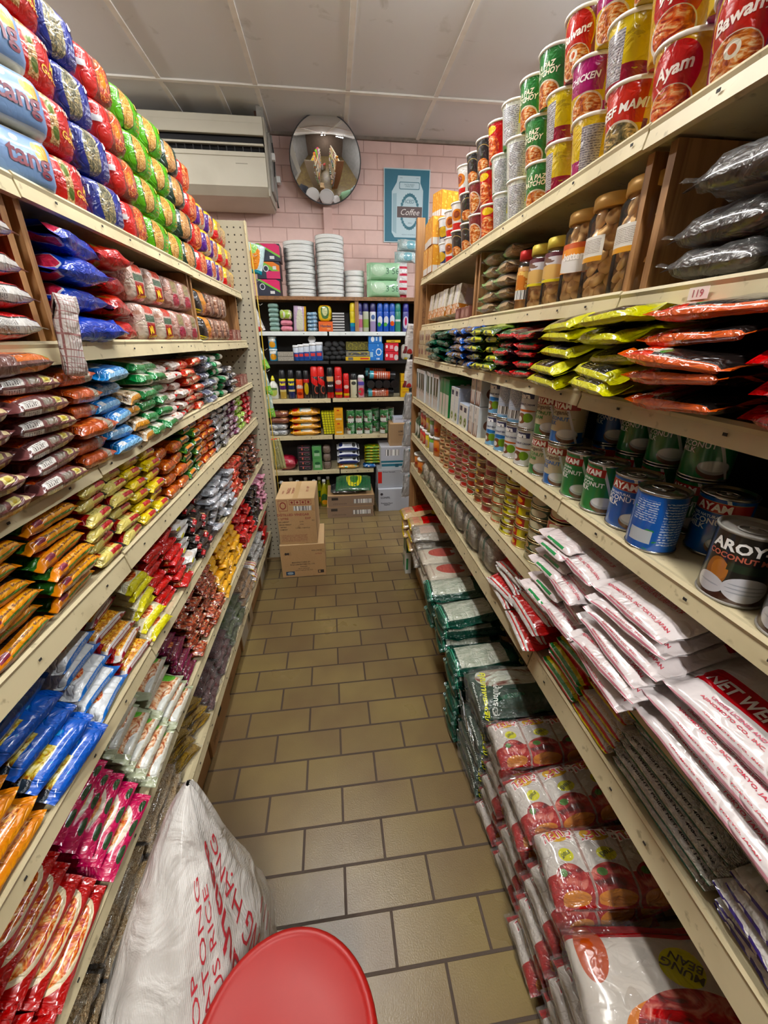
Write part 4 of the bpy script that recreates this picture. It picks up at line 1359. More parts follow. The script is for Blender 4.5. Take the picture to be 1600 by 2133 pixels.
CAN('a_organic', 'coconut_milk_can', 'cfc3a4', [('r', 0, 1, 0, .26, '1c6ab4'), ('n', 9.0, .70, '8fae6a')] + COCO + [('r', .32, .68, .78, .95, 'b3331e'), ('r', .76, .95, .12, .9, ('lines', 'd5caac', '6a6a5a', 22.0))],
    [('AYAM', .0175, .49, .865, 'f6efe0', 0, .04), ('Organic', .0145, .48, .70, '4a3424', 0, .01), ('COCONUT', .0128, .45, .565, '2265b0', 0, .02), ('MILK', .0128, .41, .45, '2265b0', 0, .02)])
CAN('a_cream', 'coconut_cream_can', 'cfc3a4', [('r', 0, 1, 0, .26, '2f7a3a'), ('n', 9.0, .70, '8fae6a')] + COCO + [('r', .32, .68, .78, .95, 'b3331e')],
    [('AYAM', .0175, .49, .865, 'f6efe0', 0, .04), ('Organic', .0145, .48, .70, '4a3424', 0, .01), ('COCONUT', .0128, .45, .565, '3a7a34', 0, .02), ('CREAM', .0128, .42, .45, '3a7a34', 0, .02)])
CAN('a_black', 'coconut_milk_can', '17191a', [('r', 0, 1, 0, .12, '3a1c16'), ('e', .395, .40, .060, .22, 'a0622f'), ('e', .41, .44, .045, .15, 'b9773c'), ('e', .375, .20, .085, .14, 'dadbe2'), ('e', .56, .23, .115, .19, 'dfe0e8'), ('e', .56, .29, .09, .012, 'b2b6c2'), ('e', .56, .23, .10, .012, 'b2b6c2'), ('e', .56, .17, .09, .012, 'b2b6c2'), ('e', .375, .20, .06, .012, 'b2b6c2'), ('r', .44, .8, .48, .60, '1c2f22'), ('r', .82, .98, .1, .9, ('lines', '17191a', '9a9a9a', 22.0))],
    [('AROY-D', .0215, .5, .83, 'f4f4f2', 0, .035), ('COCONUT MILK', .0110, .5, .68, 'b8604c', 0, .03)], rim=METAL, tlid=METAL)
KARAL = [('r', .38, .62, .80, .95, '262b5c'), ('e', .47, .25, .085, .15, '7a4a2c'), ('e', .44, .22, .045, .08, 'f1f1ee'), ('e', .57, .28, .065, .13, '6f9a2c')]
CAN('a_kara', 'coconut_cream_can', 'e6e8ea', KARAL + [('e', .5, .47, .16, .03, 'c9642c'), ('r', .72, .96, .1, .9, ('lines', 'c3cede', '8494ac', 22.0)), ('r', .05, .25, .1, .35, BARC)],
    [('kara', .018, .5, .875, 'f4f4f4', 0, .05), ('COCONUT CREAM', .0068, .5, .64, '3a3f66')], r=.034, h=.102)
CAN('a_karablue', 'coconut_milk_can', 'dfe8f0', KARAL[:1] + [('r', 0, 1, 0, .45, '7db4de'), ('e', .5, .48, .13, .06, '2c74b8')] + KARAL[1:] + [('r', .72, .96, .1, .9, ('lines', 'c3d6ea', '7a90ac', 22.0))],
    [('kara', .018, .5, .875, 'f4f4f4', 0, .05), ('COCONUT MILK', .0068, .5, .64, '3a3f66')], r=.034, h=.102)
CAN('a_karaback', 'coconut_milk_can', 'bccbe0', [('r', .34, .66, .45, .95, ('lines', 'd4dce8', '7a88a4', 22.0)), ('r', .36, .64, .12, .36, BARC), ('r', 0, 1, 0, .08, '7db4de')], r=.034, h=.102)


def TUNA(key, base, layers, texts=()):
    CAN(key, 'fish_can', base, layers, texts, r=.040, h=.0318, ring=False, cat='can', n=18, rim=flat('c9b890', .25, 1.0), tlid=flat('c9b890', .25, 1.0))


TUNA('f_red', 'b0242a', [('e', .5, .5, .10, .4, 'd9cfa8'), ('e', .3, .5, .08, .36, TANNOOD), ('r', .6, .8, .1, .9, 'cfc9a0')])
TUNA('f_green', '244a34', [('e', .5, .5, .10, .4, 'cfc9a8'), ('e', .32, .5, .07, .34, TANNOOD)])
TUNA('f_yelred', 'd6c81e', [('r', .3, .5, 0, 1, 'c2341e'), ('e', .4, .5, .07, .3, 'e8b03a'), ('r', .6, .7, .3, .7, '3a3a1c')])
TUNA('f_yellow', 'd6cc22', [('e', .6, .5, .10, .36, 'a9402c'), ('r', .32, .44, .3, .7, '4a4a1c'), ('e', .5, .5, .05, .2, 'e9e6c8')])
TUNA('f_orange', 'd0884a', [('r', .4, .6, .1, .9, 'cfd0a4'), ('e', .3, .5, .07, .3, '8c2c20'), ('r', 0, 1, 0, .2, 'c24a2a')])
TUNA('f_maroon', 'a86a5c', [('e', .5, .5, .10, .4, '8c2c2c'), ('r', .6, .75, .2, .8, 'dcc8c0'), ('r', 0, 1, .8, 1, 'd9c8b0')])
TUNA('f_tan', 'caa884', [('e', .5, .5, .11, .4, '7a4630'), ('e', .42, .5, .04, .2, 'e8c23a'), ('e', .56, .4, .04, .2, 'b83a28')])
TUNA('f_oval', '2c7a44', [('e', .5, .5, .15, .48, 'e9e2da'), ('e', .5, .5, .13, .40, 'a33426')])
TUNA('f_scarlet', 'c01c2c', [('e', .5, .5, .12, .42, 'e6dcd4'), ('e', .5, .5, .09, .32, 'c23a34'), ('r', .65, .85, .1, .9, 'cfd6b4')])
TUNA('f_crimson', '9c2434', [('e', .5, .5, .13, .42, 'd8b8a8'), ('e', .5, .5, .09, .28, '7a2c2c')])
TUNA('f_amber', 'c98a54', [('e', .5, .5, .12, .42, 'e8c89a'), ('e', .5, .5, .05, .2, '8a3a20'), ('r', .0, .2, 0, 1, 'c2482c')])
CAN('f_petfood', 'pet_food_can', '3a7a44', [('r', .3, .55, 0, .5, 'd8dcd4'), ('r', .3, .55, .3, .5, '6a4038'), ('e', .42, .62, .08, .1, '1c5a34'), ('r', .6, .8, .2, .8, '8fae94'), ('n', 8.0, .64, 'cfd8cc')], r=.040, h=.108, ring=False, n=16)

# ---------------------------------------------------------------- jars, tubs, bottles
JARG = film('clear_jar_plastic', tint='fcf6ea', haze=.02, crinkle=.0, gloss=.9)
GOLD = flat('d8a24a', .3, .5)
COOKIE = mat_plain('baked_cookie', 'ecc68c', 'cfa068', 30.0, .6)


def JAR(key, r, h, lidcol, labelmat, lv=(.45, .78), lu=(.18, .82), sauce=None, texts=()):
    def build(nm, var):
        mb = MB()
        hb = h - .022
        mb.lathe([(r * .90, .0), (r, .005), (r, hb - .016), (r * .82, hb)], JARG, 26)
        o = ob(nm, mb)
        if sauce:
            sb = MB()
            sb.lathe([(r * .88, .002), (r * .96, .006), (r * .96, hb * .86)], sauce, 20)
            ob('filling', sb, o)
        lb = MB()
        lb.lathe([(r * .86, hb - .001), (r * .93, hb), (r * .93, h - .003), (r * .88, h)], flat(lidcol, .35, .2), 26)
        ob('lid', lb, o)
        pb = MB()
        us = [lu[0] + (lu[1] - lu[0]) * k / 14 for k in range(15)]

        def pf(u, v, off=0.0):
            a = -PI / 2 + 2 * PI * (u - .5)
            return Vector(((r + .0006 + off) * math.cos(a), (r + .0006 + off) * math.sin(a), h * v))
        pb.grid(pf, 0, 1, labelmat, us=us, vs=[lv[0], lv[1]], uvf=lambda u, v: ((u - lu[0]) / (lu[1] - lu[0]), (v - lv[0]) / (lv[1] - lv[0])))
        for s_, size, u, v, col in texts:
            pb.text(s_, size, u, v, flat(col, .4), pf, 2 * PI * r, h, bold=.03)
        ob('paper_label', pb, o)
        return o
    reg(key, 'cookie_jar' if not sauce else 'sauce_jar', 'jar', build, (2 * r, 2 * r, h))


JAR('j_big', .050, .185, 'dcae5c', art('jar_label_white', 'e9e4da', [('r', .1, .9, .3, .9, ('lines', 'e9e4da', '6a5a50', 16.0)), ('r', 0, 1, 0, .2, 'e0a02c')], .4, .3, 0), (.38, .62), (.34, .54))
JAR('j_big2', .050, .180, 'dcae5c', art('jar_label_orange', 'e8941f', [('e', .5, .3, .4, .3, 'f0ece6'), ('r', 0, 1, .82, 1, 'c85a1c')], .4, .3, 0), (.34, .66), (.26, .76), None, [('butter', .020, .5, .52, 'f6efe6')])
JAR('j_mid', .041, .150, 'd9c44a', art('jar_label_mixed', 'd6d3d6', [('n', 4.0, .5, '6a4a3a'), ('e', .5, .35, .25, .25, 'd8b06c'), ('r', 0, 1, .86, 1, '5a2430'), ('r', 0, 1, 0, .1, 'e0cf3a')], .4, .3, 0), (.36, .78), (.14, .86))
TANS = flat('b98a4c', .4)
JAR('j_sauce', .030, .150, 'c01f1f', art('sauce_label', 'c87a2c', [('n', 5.0, .55, 'e8c070'), ('r', .3, .7, .02, .35, ('bar', 40.0))], .4, .3, 0), (.18, .66), (.2, .8), TANS)


def TUB(key, base, layers, r=.042, h=.085, lid='ecebe8'):
    def build(nm, var):
        mb = MB()
        mb.lathe([(r * .90, 0), (r * .97, .002), (r, h - .012)], art(key, base, layers, .35, .6, 0), 22)
        o = ob(nm, mb)
        lb = MB()
        lb.lathe([(r * 1.0, h - .014), (r * 1.06, h - .013), (r * 1.06, h - .001), (r * 1.0, h), (r * .9, h - .002), (.0001, h - .002)], flat(lid, .35), 22, cap=False)
        ob('lid', lb, o)
        return o
    reg(key, 'paste_tub', 'tub', build, (2 * r, 2 * r, h))


TUB('w_green', '5a9a2c', [('r', .36, .64, 0, .7, 'b9b9bc'), ('r', .0, .3, 0, 1, 'c9772c')])
TUB('w_yellow', 'd6c02c', [('r', .3, .6, .1, .6, 'c9a08c')])
TUB('w_red', 'b82c24', [('e', .5, .4, .12, .3, 'c98a5c')], r=.036, h=.085)
TUB('w_orange', 'c8752c', [('n', 4.0, .55, 'b0301c'), ('r', .0, .3, 0, 1, '6a8a3c')], r=.048, h=.10)


def BOT(key, name, cat, prof, base, layers, cap=None, capprof=None, texts=(), n=20, rough=.3, coat=.6):
    def build(nm, var):
        mb = MB()
        m = art(key, base, layers, rough, coat, 0)
        fn = mb.lathe(prof, m, n)
        r = max(p[0] for p in prof)
        h = prof[-1][1] - prof[0][1]
        for tx in texts:
            mb.text(tx[0], tx[1], tx[2], tx[3], flat(tx[4], .4), fn, 2 * PI * r, h, bold=.05, rot=tx[5] if len(tx) > 5 else 0)
        o = ob(nm, mb)
        if cap:
            cb = MB()
            cb.lathe(capprof, flat(cap, .3), n)
            ob('cap', cb, o)
        return o
    r = max(p[0] for p in prof)
    reg(key, name, cat, build, (2 * r, 2 * r, (capprof or prof)[-1][1]))


def spray(key, base, layers, cap, r=.029, h=.24, ch=.07, texts=()):
    hb = h - ch
    BOT(key, 'spray_can', 'spray can', [(r * .93, 0), (r, .003), (r, hb - .008), (r * .9, hb)], base, layers, cap,
        [(r * .95, hb - .004), (r * .97, hb), (r * .92, h - .01), (r * .70, h)], texts)


# ---------------------------------------------------------------- cartons and boxes
def BX(key, name, cat, w, d, h, front, side=None, top=None, texts=(), bev=.0012, stext=(), ttext=(), flaps=False):
    """w along the viewer's right, d deep, h tall; texts on the front face"""
    def build(nm, var):
        mb = MB()
        f = front if not isinstance(front, tuple) else art(key + '_front', front[0], front[1], .45, .3, 0)
        s_ = side if side is not None else f
        s_ = s_ if not isinstance(s_, tuple) else art(key + '_side', s_[0], s_[1], .45, .3, 0)
        t_ = top if top is not None else s_
        t_ = t_ if not isinstance(t_, tuple) else art(key + '_top', t_[0], t_[1], .45, .3, 0)
        mb.box(-w / 2, w / 2, -d / 2, d / 2, 0, h, s_, {'f': f, 't': t_, 'u': t_}, bev=bev)
        fn = lambda u, v, off=0.0: Vector(((u - .5) * w, -d / 2 - off, v * h))
        for tx in texts:
            mb.text(tx[0], tx[1], tx[2], tx[3], flat(tx[4], .5), fn, w, h, rot=tx[5] if len(tx) > 5 else 0, bold=tx[6] if len(tx) > 6 else .02)
        for q in (-1, 1):
            fs = lambda u, v, off=0.0, q=q: Vector((q * (w / 2 + off), q * (u - .5) * d, v * h))
            for tx in stext:
                mb.text(tx[0], tx[1], tx[2], tx[3], flat(tx[4], .5), fs, d, h, rot=tx[5] if len(tx) > 5 else 0, bold=.02)
        ft = lambda u, v, off=0.0: Vector(((u - .5) * w, (v - .5) * d, h + off))
        for tx in ttext:
            mb.text(tx[0], tx[1], tx[2], tx[3], flat(tx[4], .5), ft, w, d, rot=tx[5] if len(tx) > 5 else 0, bold=.02)
        o = ob(nm, mb)
        if flaps:
            tb = MB()
            tb.box(-w / 2 * .98, w / 2 * .98, -.02, .02, h, h + .0006, flat('c8a878', .3))
            ob('packing_tape', tb, o)
        return o
    reg(key, name, cat, build, (w, d, h))

# ================================================================ STOCK ON THE SHELVES
def stk(shelf, y0, y1, kind, cols, tiers, desc, group, d0=0.0, rows=1, tz=0.90, rx=0.0, dstep=0.0, rz=0.0, j=1.0, brick=0.0,
        skip=(), z=None, lip=None, rowstep=None, tiers2=None, zgap=0.0, ry=0.0, fan=0.0):
    side = shelf[0]
    Z = z if z is not None else (LZ.get(shelf) or RZ.get(shelf))
    lp = lip if lip is not None else RX.get(shelf, LIP[side])
    L, W, T = DIM[kind]
    stand = KIND[kind][0] in ('noodle_bundle', 'snack_bag', 'vermicelli_bundle', 'palm_sugar_pack', 'dried_noodle_bag') and kind[0] != 'v'
    step = (W if stand else T) * tz
    dep = T if stand else W
    for r in range(rows):
        nt = tiers if r == 0 or tiers2 is None else tiers2
        t_from = 0 if r == 0 or tiers2 is not None else max(0, nt - 2)
        for c in range(cols):
            for t in range(t_from, nt):
                if (c, t) in skip or (r, c, t) in skip:
                    continue
                off = brick * (t % 2) * (y1 - y0) / cols
                y = y0 + (c + .5) * (y1 - y0) / cols + J(.004) * j + off
                d = d0 + dep / 2 + r * (rowstep or dep * 1.01) + t * dstep + J(.006) * j
                q = [desc]
                if nt > 1: q.append('%s from bottom' % ORD[t + 1])
                if cols > 1: q.append('%s stack from wall' % ORD[cols - c])
                if rows > 1: q.append('inner row' if r else 'outer row')
                jr = (0.05 if not stand else 0.02) * j
                sink = abs(math.sin(rx)) * dep / 2 * .8 if not stand else 0
                M = place(side, y, d, Z + .001 + t * step + zgap + sink, rx=rx + J(.03) * j, ry=ry + J(.025) * j, rz=rz + J(jr) + fan * (t - nt / 2), lip=lp)
                pitch = (y1 - y0) / cols
                M = M @ Matrix.Diagonal((min(1.0, pitch * .99 / L), 1.0, min(1.0, tz * .985), 1.0))
                get(kind, M, ', '.join(q), group, var=c + t * 2 + r)


# ---------------- top noodle shelf
gB = 'noodle multipacks piled along the top noodle shelf'
stk('L1', .60, .80, 'b_tan', 1, 3, 'beige snack bag on top noodle shelf', gB)
stk('L1', .86, 1.03, 'tang', 1, 3, 'pale blue snack bag with maroon lettering', gB, rz=-.30, d0=-.005, tz=.97)
stk('L1', .82, 1.00, 'b_red', 1, 1, 'red noodle multipack lying over the pale blue bags', gB, z=LZ['L1'] + .255, rz=-.25)
stk('L1', 1.03, 1.18, 'b_red', 1, 4, 'red noodle multipack with green herb picture', gB, tz=.93, d0=.01, dstep=.006, rz=-.16)
stk('L1', 1.18, 1.32, 'b_blue', 1, 4, 'dark blue noodle multipack with grey noodle picture', gB, tz=.93, d0=.01, dstep=.006, rz=-.16)
stk('L1', 1.32, 1.48, 'b_redbrown', 1, 4, 'red and brown noodle multipack', gB, tz=.93, d0=.01, dstep=.006, rz=-.16)
stk('L1', 1.48, 1.80, 'b_green', 2, 4, 'bright green noodle multipack with oval window', gB, tz=.93, d0=.01, dstep=.006, rz=-.16)
stk('L1', 1.80, 1.95, 'b_dark', 1, 4, 'dark green noodle multipack', gB, tz=.93, d0=.01, dstep=.006, rz=-.16)
stk('L1', 1.95, 2.10, 'b_orange', 1, 4, 'orange and red noodle multipack', gB, tz=.93, d0=.01, dstep=.006, rz=-.16)
stk('L1', 2.10, 2.37, 'b_purple', 2, 3, 'white multipack with purple and yellow bands', gB, tz=.93, d0=.01, dstep=.006, rz=-.16)
stk('L1', 2.37, 2.62, 'b_yellow', 2, 3, 'yellow and red noodle multipack', gB, tz=.93, d0=.01, dstep=.006, rz=-.16)
# ---------------- second shelf
g2 = 'bags and multipacks in the boxed noodle shelf'
stk('L2', .56, .84, 's_blackred', 1, 4, 'black and red seaweed snack bag', g2, d0=-.015, tz=1.0, rz=.05)
stk('L2', .90, 1.09, 's_blue', 1, 4, 'crumpled royal blue noodle bag', g2, d0=-.01, tz=.86, rx=.10, j=2.5, fan=.06)
stk('L2', 1.09, 1.23, 's_red', 1, 4, 'crumpled crimson noodle bag', g2, d0=.0, tz=.90, rx=.10, j=2.5, fan=-.05)
stk('L2', 1.23, 1.49, 's_migoreng', 2, 2, 'clear multipack with red and yellow label', g2, d0=.0, tz=1.0)
stk('L2', 1.50, 1.73, 's_pale', 2, 2, 'pale pink wrapped noodle multipack', g2, d0=.0, tz=.98)
stk('L2', 1.80, 1.96, 's_blackor', 1, 2, 'black and orange noodle multipack', g2, d0=.0, tz=.98)
stk('L2', 1.97, 2.25, 's_brown', 3, 2, 'brown wrapped noodle multipack', g2, d0=.0, tz=.98)
# ---------------- third shelf
g3 = 'noodle packets stacked on the third noodle shelf'
stk('L3', .33, .80, 'p_maroon', 3, 6, 'maroon noodle packet with orange noodles', g3, d0=-.035, tz=.86, rx=.10, j=1.8)
stk('L3', .58, .80, 'p_redtop', 1, 1, 'large maroon and orange noodle packet with egg', g3, d0=-.03, z=1.26 + .185, rx=.0)
stk('L3', .80, .93, 'p_rust', 1, 6, 'rust orange noodle packet', g3, d0=-.02, tz=.88, rx=.10, j=2.5)
stk('L3', .93, 1.04, 'p_blue', 1, 6, 'bright blue noodle packet', g3, d0=-.02, tz=.88, rx=.08, j=2.8)
stk('L3', 1.04, 1.12, 'p_mush', 1, 4, 'brown mushroom noodle packet with orange edge', g3, d0=-.01, tz=.9, rx=.08, j=2.8)
stk('L3', 1.12, 1.30, 'p_green', 2, 6, 'green edged noodle packet', g3, d0=-.01, tz=.88, rx=.07, j=2.8)
stk('L3', 1.29, 1.48, 'p_whitered', 2, 6, 'white noodle packet with red corner', g3, d0=-.005, tz=.88, rx=.05, j=2.8)
stk('L3', 1.48, 1.67, 'p_red', 2, 6, 'tomato red noodle packet', g3, tz=.9, j=2.8)
stk('L3', 1.67, 1.86, 'p_slate', 2, 6, 'slate blue and white noodle packet', g3, tz=.9, j=2.8)
stk('L3', 1.86, 2.05, 'p_whitegreen', 2, 6, 'white noodle packet with green end', g3, tz=.9, j=2.8)
stk('L3', 2.05, 2.25, 'p_black', 2, 4, 'black and grey noodle packet', g3, tz=.9, j=2.8)
# ---------------- fourth shelf
g4 = 'noodle packets stacked on the fourth noodle shelf'
stk('L4', .30, .46, 'p_mie', 1, 5, 'black noodle packet with yellow badge', g4, d0=.0, tz=.88, rx=.06)
stk('L4', .47, .79, 'p_soto', 2, 6, 'orange and black soto noodle packet', g4, d0=.0, tz=.82, rx=.12, j=1.8)
stk('L4', .79, 1.0, 'p_cream', 2, 6, 'pale yellow and red noodle packet', g4, d0=.01, tz=.9, rx=.08, j=1.5)
stk('L4', 1.0, 1.19, 'p_yellow', 2, 6, 'lemon yellow and black noodle packet', g4, d0=.01, tz=.9, rx=.06, j=1.5)
stk('L4', 1.19, 1.39, 'p_caramel', 2, 4, 'caramel orange shiny noodle packet', g4, d0=.01, tz=1.05, j=1.5)
stk('L4', 1.39, 1.58, 'p_grblack', 2, 6, 'green and black noodle packet with orange strip', g4, d0=.01, tz=.9, j=1.5)
stk('L4', 1.58, 1.77, 'p_orred', 2, 6, 'orange and red noodle packet', g4, d0=.01, tz=.9, j=1.5)
stk('L4', 1.77, 2.04, 'p_bw', 3, 6, 'black and white noodle packet', g4, d0=.01, tz=.9, j=1.5)
stk('L4', 2.04, 2.22, 'p_plum', 2, 6, 'plum purple noodle packet', g4, d0=.01, tz=.9, j=1.5)
stk('L4', 2.22, 2.40, 'p_lime', 2, 6, 'lime green noodle packet', g4, d0=.01, tz=.9, j=1.5)
stk('L4', 2.40, 2.62, 'p_crimson', 2, 6, 'crimson noodle packet on fourth shelf', g4, d0=.01, tz=.9, j=1.5)
# ---------------- fifth shelf
g5 = 'noodle packets stacked on the fifth noodle shelf'
stk('L5', .16, .47, 'q_amber', 2, 6, 'amber noodle packet', g5, d0=-.0, tz=.97, rx=.20, dstep=.011, rows=2, j=1.5)
stk('L5', .48, .63, 'q_royal', 1, 6, 'royal blue noodle packet', g5, d0=-.0, tz=.95, rx=.22, dstep=.012, rows=2, j=2)
stk('L5', .63, .76, 'q_skyw', 1, 6, 'white noodle packet with sky blue border', g5, d0=-.0, tz=.95, rx=.22, dstep=.011, rows=2, j=2)
stk('L5', .76, .89, 'q_jumi', 1, 6, 'white packet with golden fried noodles', g5, d0=.0, tz=.95, rx=.20, dstep=.012, rows=2, j=2)
stk('L5', .89, 1.00, 'q_lemon', 1, 7, 'red and lemon yellow noodle packet', g5, d0=.0, tz=.98, rx=.22, dstep=.006, rows=2, j=2.5)
stk('L5', 1.00, 1.20, 'q_scarlet', 2, 7, 'scarlet noodle packet', g5, d0=.0, tz=.98, rx=.2, dstep=.005, j=2.5)
stk('L5', 1.20, 1.30, 'q_whitelem', 1, 6, 'white noodle packet with lemon corner', g5, d0=.0, tz=1.0, rx=.18, dstep=.005, j=2.5)
stk('L5', 1.30, 1.52, 'q_onyx', 2, 6, 'glossy black noodle packet', g5, d0=.0, tz=1.05, rx=.15, dstep=.004, j=3)
stk('L5', 1.52, 1.86, 'q_silver', 4, 6, 'silver foil noodle packet', g5, d0=.0, tz=1.0, rx=.1, j=3)
stk('L5', 1.86, 2.10, 'q_flame', 3, 6, 'flame orange noodle packet', g5, d0=.0, tz=1.0, rx=.1, j=2.5)
stk('L5', 2.10, 2.60, 'q_coal', 5, 6, 'dark brown speckled noodle packet', g5, d0=.0, tz=1.0, rx=.1, j=2.5)
# ---------------- sixth shelf
g6 = 'noodle packets stacked on the sixth noodle shelf'
stk('L6', .16, .50, 'r_ramen', 2, 6, 'red ramen packet with big noodle bowl', g6, d0=-.01, tz=.95, rx=.22, dstep=.016, rows=2, j=1.5)
stk('L6', .51, .68, 'r_pink', 1, 6, 'hot pink noodle packet with prawn soup bowl', g6, d0=-.01, tz=.95, rx=.22, dstep=.016, rows=2, j=1.5)
stk('L6', .69, 1.01, 'r_egg', 2, 6, 'cream noodle packet with halved egg', g6, d0=-.01, tz=.95, rx=.22, dstep=.014, rows=2, j=1.8)
stk('L6', 1.01, 1.12, 'r_wine', 1, 7, 'wine purple noodle packet', g6, d0=.0, tz=1.0, rx=.22, dstep=.008, rows=2, j=2)
stk('L6', 1.12, 1.48, 'r_brick', 4, 7, 'brick red speckled noodle packet', g6, d0=.0, tz=1.0, rx=.22, dstep=.007, j=2.5)
stk('L6', 1.48, 1.92, 'r_gold', 5, 7, 'golden yellow noodle packet', g6, d0=.0, tz=1.0, rx=.2, dstep=.006, j=2)
stk('L6', 1.92, 2.18, 'r_ruby', 3, 7, 'ruby red noodle packet', g6, d0=.0, tz=1.0, rx=.15, dstep=.005, j=2.5)
stk('L6', 2.18, 2.42, 'r_jet', 3, 7, 'jet black noodle packet', g6, d0=.0, tz=1.0, rx=.12, j=2.5)
stk('L6', 2.42, 2.64, 'r_rose', 2, 7, 'rose pink noodle packet', g6, d0=.0, tz=1.0, rx=.12, j=2.5)
# ---------------- bottom deck
g7 = 'clear bags of pulses on the lowest noodle shelf'
stk('L7', .22, .86, 'v_soy', 3, 3, 'clear bag of pale soy beans', g7, d0=.0, tz=.8, rx=.1, rows=1, dstep=.008)
stk('L7', .86, 1.10, 'v_lentil', 2, 3, 'clear bag of yellow split lentils', g7, d0=.0, tz=.8, rx=.15, dstep=.008, rz=1.2)
stk('L7', 1.12, 1.46, 'v_kidney', 2, 3, 'clear bag of dark kidney beans', g7, d0=-.0, tz=.8, rx=.15, dstep=.008)
stk('L7', 1.46, 1.74, 'v_mung', 2, 3, 'clear bag of dark green mung beans', g7, d0=.0, tz=.8, rx=.1, dstep=.008)
stk('L7', 1.74, 1.98, 'v_peanut', 2, 3, 'clear bag of tan peanuts', g7, d0=.0, tz=.8, rx=.1, dstep=.008)
stk('L7', 1.98, 2.06, 'v_stripe', 1, 3, 'red and white striped snack bag', g7, d0=-.01, tz=.9, rx=.2)
stk('L7', 2.06, 2.36, 'v_clear', 2, 3, 'silvery clear snack bag', g7, d0=.0, tz=.9, j=2)
stk('L7', 2.38, 2.60, 'v_red', 1, 4, 'plain red snack bag on lowest shelf', g7, d0=.0, tz=.9)

BX('x_brownpack', 'snack_box', 'snack box', .10, .12, .055, ('7a4038', [('n', 5.0, .55, 'b88478'), ('r', .2, .5, .2, .8, 'c9a89c')]))
for s_, y0, n_, nt_ in (('L2', 2.34, 2, 1), ('L3', 2.36, 2, 1)):
    stk(s_, y0, y0 + .24, 'x_brownpack', n_, nt_, 'small maroon snack box on %s noodle shelf' % ('boxed' if s_ == 'L2' else 'third'), 'maroon snack boxes at shelf ends', d0=.01, tz=1, j=.5)

# hooked net of onions hanging over the second shelf edge
mb = MB()
pillow(mb, .042, .135, .03, art('white_net', 'e2dcd8', [('s', 'u', 9.0, .18, '9a6a68'), ('s', 'v', 16.0, .14, 'a87a78')], .5, .2, .4), stand=True, crimp=.004, amp=.004, e=.6)
tag(ob('checked_cloth_bag', mb, None, place('L', .842, -.025, 1.44, rz=-.4, ry=.14)), 'white checked cloth bag hanging beside black and red bags', 'cloth bag')

# ================================================================ COCONUT SIDE
# ---------------- cups on the top shelf
cups = [['u_bawang', 'u_ayam', 'u_bawang', 'u_bawang', 'u_ayam', 'u_mami', 'u_purple', 'u_yellow', 'u_batchoy', 'u_greenwhite', 'u_greenwhite', 'u_red', 'u_maroon', 'u_black', 'u_black', 'u_whitered', 'u_navy'],
        ['u_ayam', 'u_purple', 'u_ayam', 'u_purple', 'u_ayam', 'u_yellow', 'u_purple', 'u_yellow', 'u_batchoy', 'u_greenwhite', 'u_greenwhite', 'u_red', 'u_maroon', 'u_black', 'u_whitered', 'u_whitered', 'u_navy'],
        ['u_purple', 'u_yellow', 'u_bawang', 'u_purple', 'u_bawang', 'u_purple', 'u_purple', 'u_bawang', 'u_batchoy', 'u_batchoy', 'u_greenwhite', 'u_red', 'u_black', 'u_black', 'u_whitered', None, None]]
cdesc = {'u_bawang': 'purple cup noodle with red arch', 'u_ayam': 'yellow cup noodle with red panel', 'u_mami': 'yellow and orange-red cup noodle', 'u_purple': 'magenta and yellow cup noodle',
         'u_yellow': 'yellow cup noodle, maroon base', 'u_batchoy': 'dark green cup noodle', 'u_greenwhite': 'green and white cup noodle', 'u_red': 'red cup noodle', 'u_maroon': 'maroon cup noodle',
         'u_black': 'black cup noodle', 'u_whitered': 'white cup noodle, orange picture', 'u_navy': 'navy and white cup noodle'}
turn = {0: .42, 1: .55, 2: .45}
for t, row in enumerate(cups):
    for i, k in enumerate(row):
        if k is None: continue
        y = .325 + i * .1175 + (.045 if t % 2 else 0)
        rz = turn[t] + J(.3)
        if k == 'u_yellow': rz = -.9 + J(.2)
        if k == 'u_purple' and t == 0: rz = -1.1
        if i in (3, 4, 5) and t == 0: rz = .5
        M = place('R', y, .058 + (.004 * t) + J(.003), RZ['R1'] + .001 + t * .1085, rz=rz, lip=.52)
        get(k, M, '%s, %s tier up, %s along from pink wall' % (cdesc[k], ORD[t + 1], ORD[17 - i]), 'cup noodles stacked on the top shelf')
BX('x_gold', 'gold_wrapped_box', 'boxed goods', .085, .12, .115, ('dd9a2c', [('n', 6.0, .58, 'f0c264'), ('r', 0, 1, .0, .25, 'e2dfd8'), ('s', 'u', 4.0, .1, 'b8741c')]))
stk('R1', 2.26, 2.44, 'x_gold', 2, 2, 'golden film-wrapped box on top shelf', 'golden boxes beside the corner post', d0=.01, tz=1.02, lip=.50, j=.5)
stk('R1', 2.24, 2.42, 'x_gold', 1, 1, 'golden box lying across the upper boxes', 'golden boxes beside the corner post', d0=.03, z=RZ['R1'] + .236, lip=.50, rz=.3)

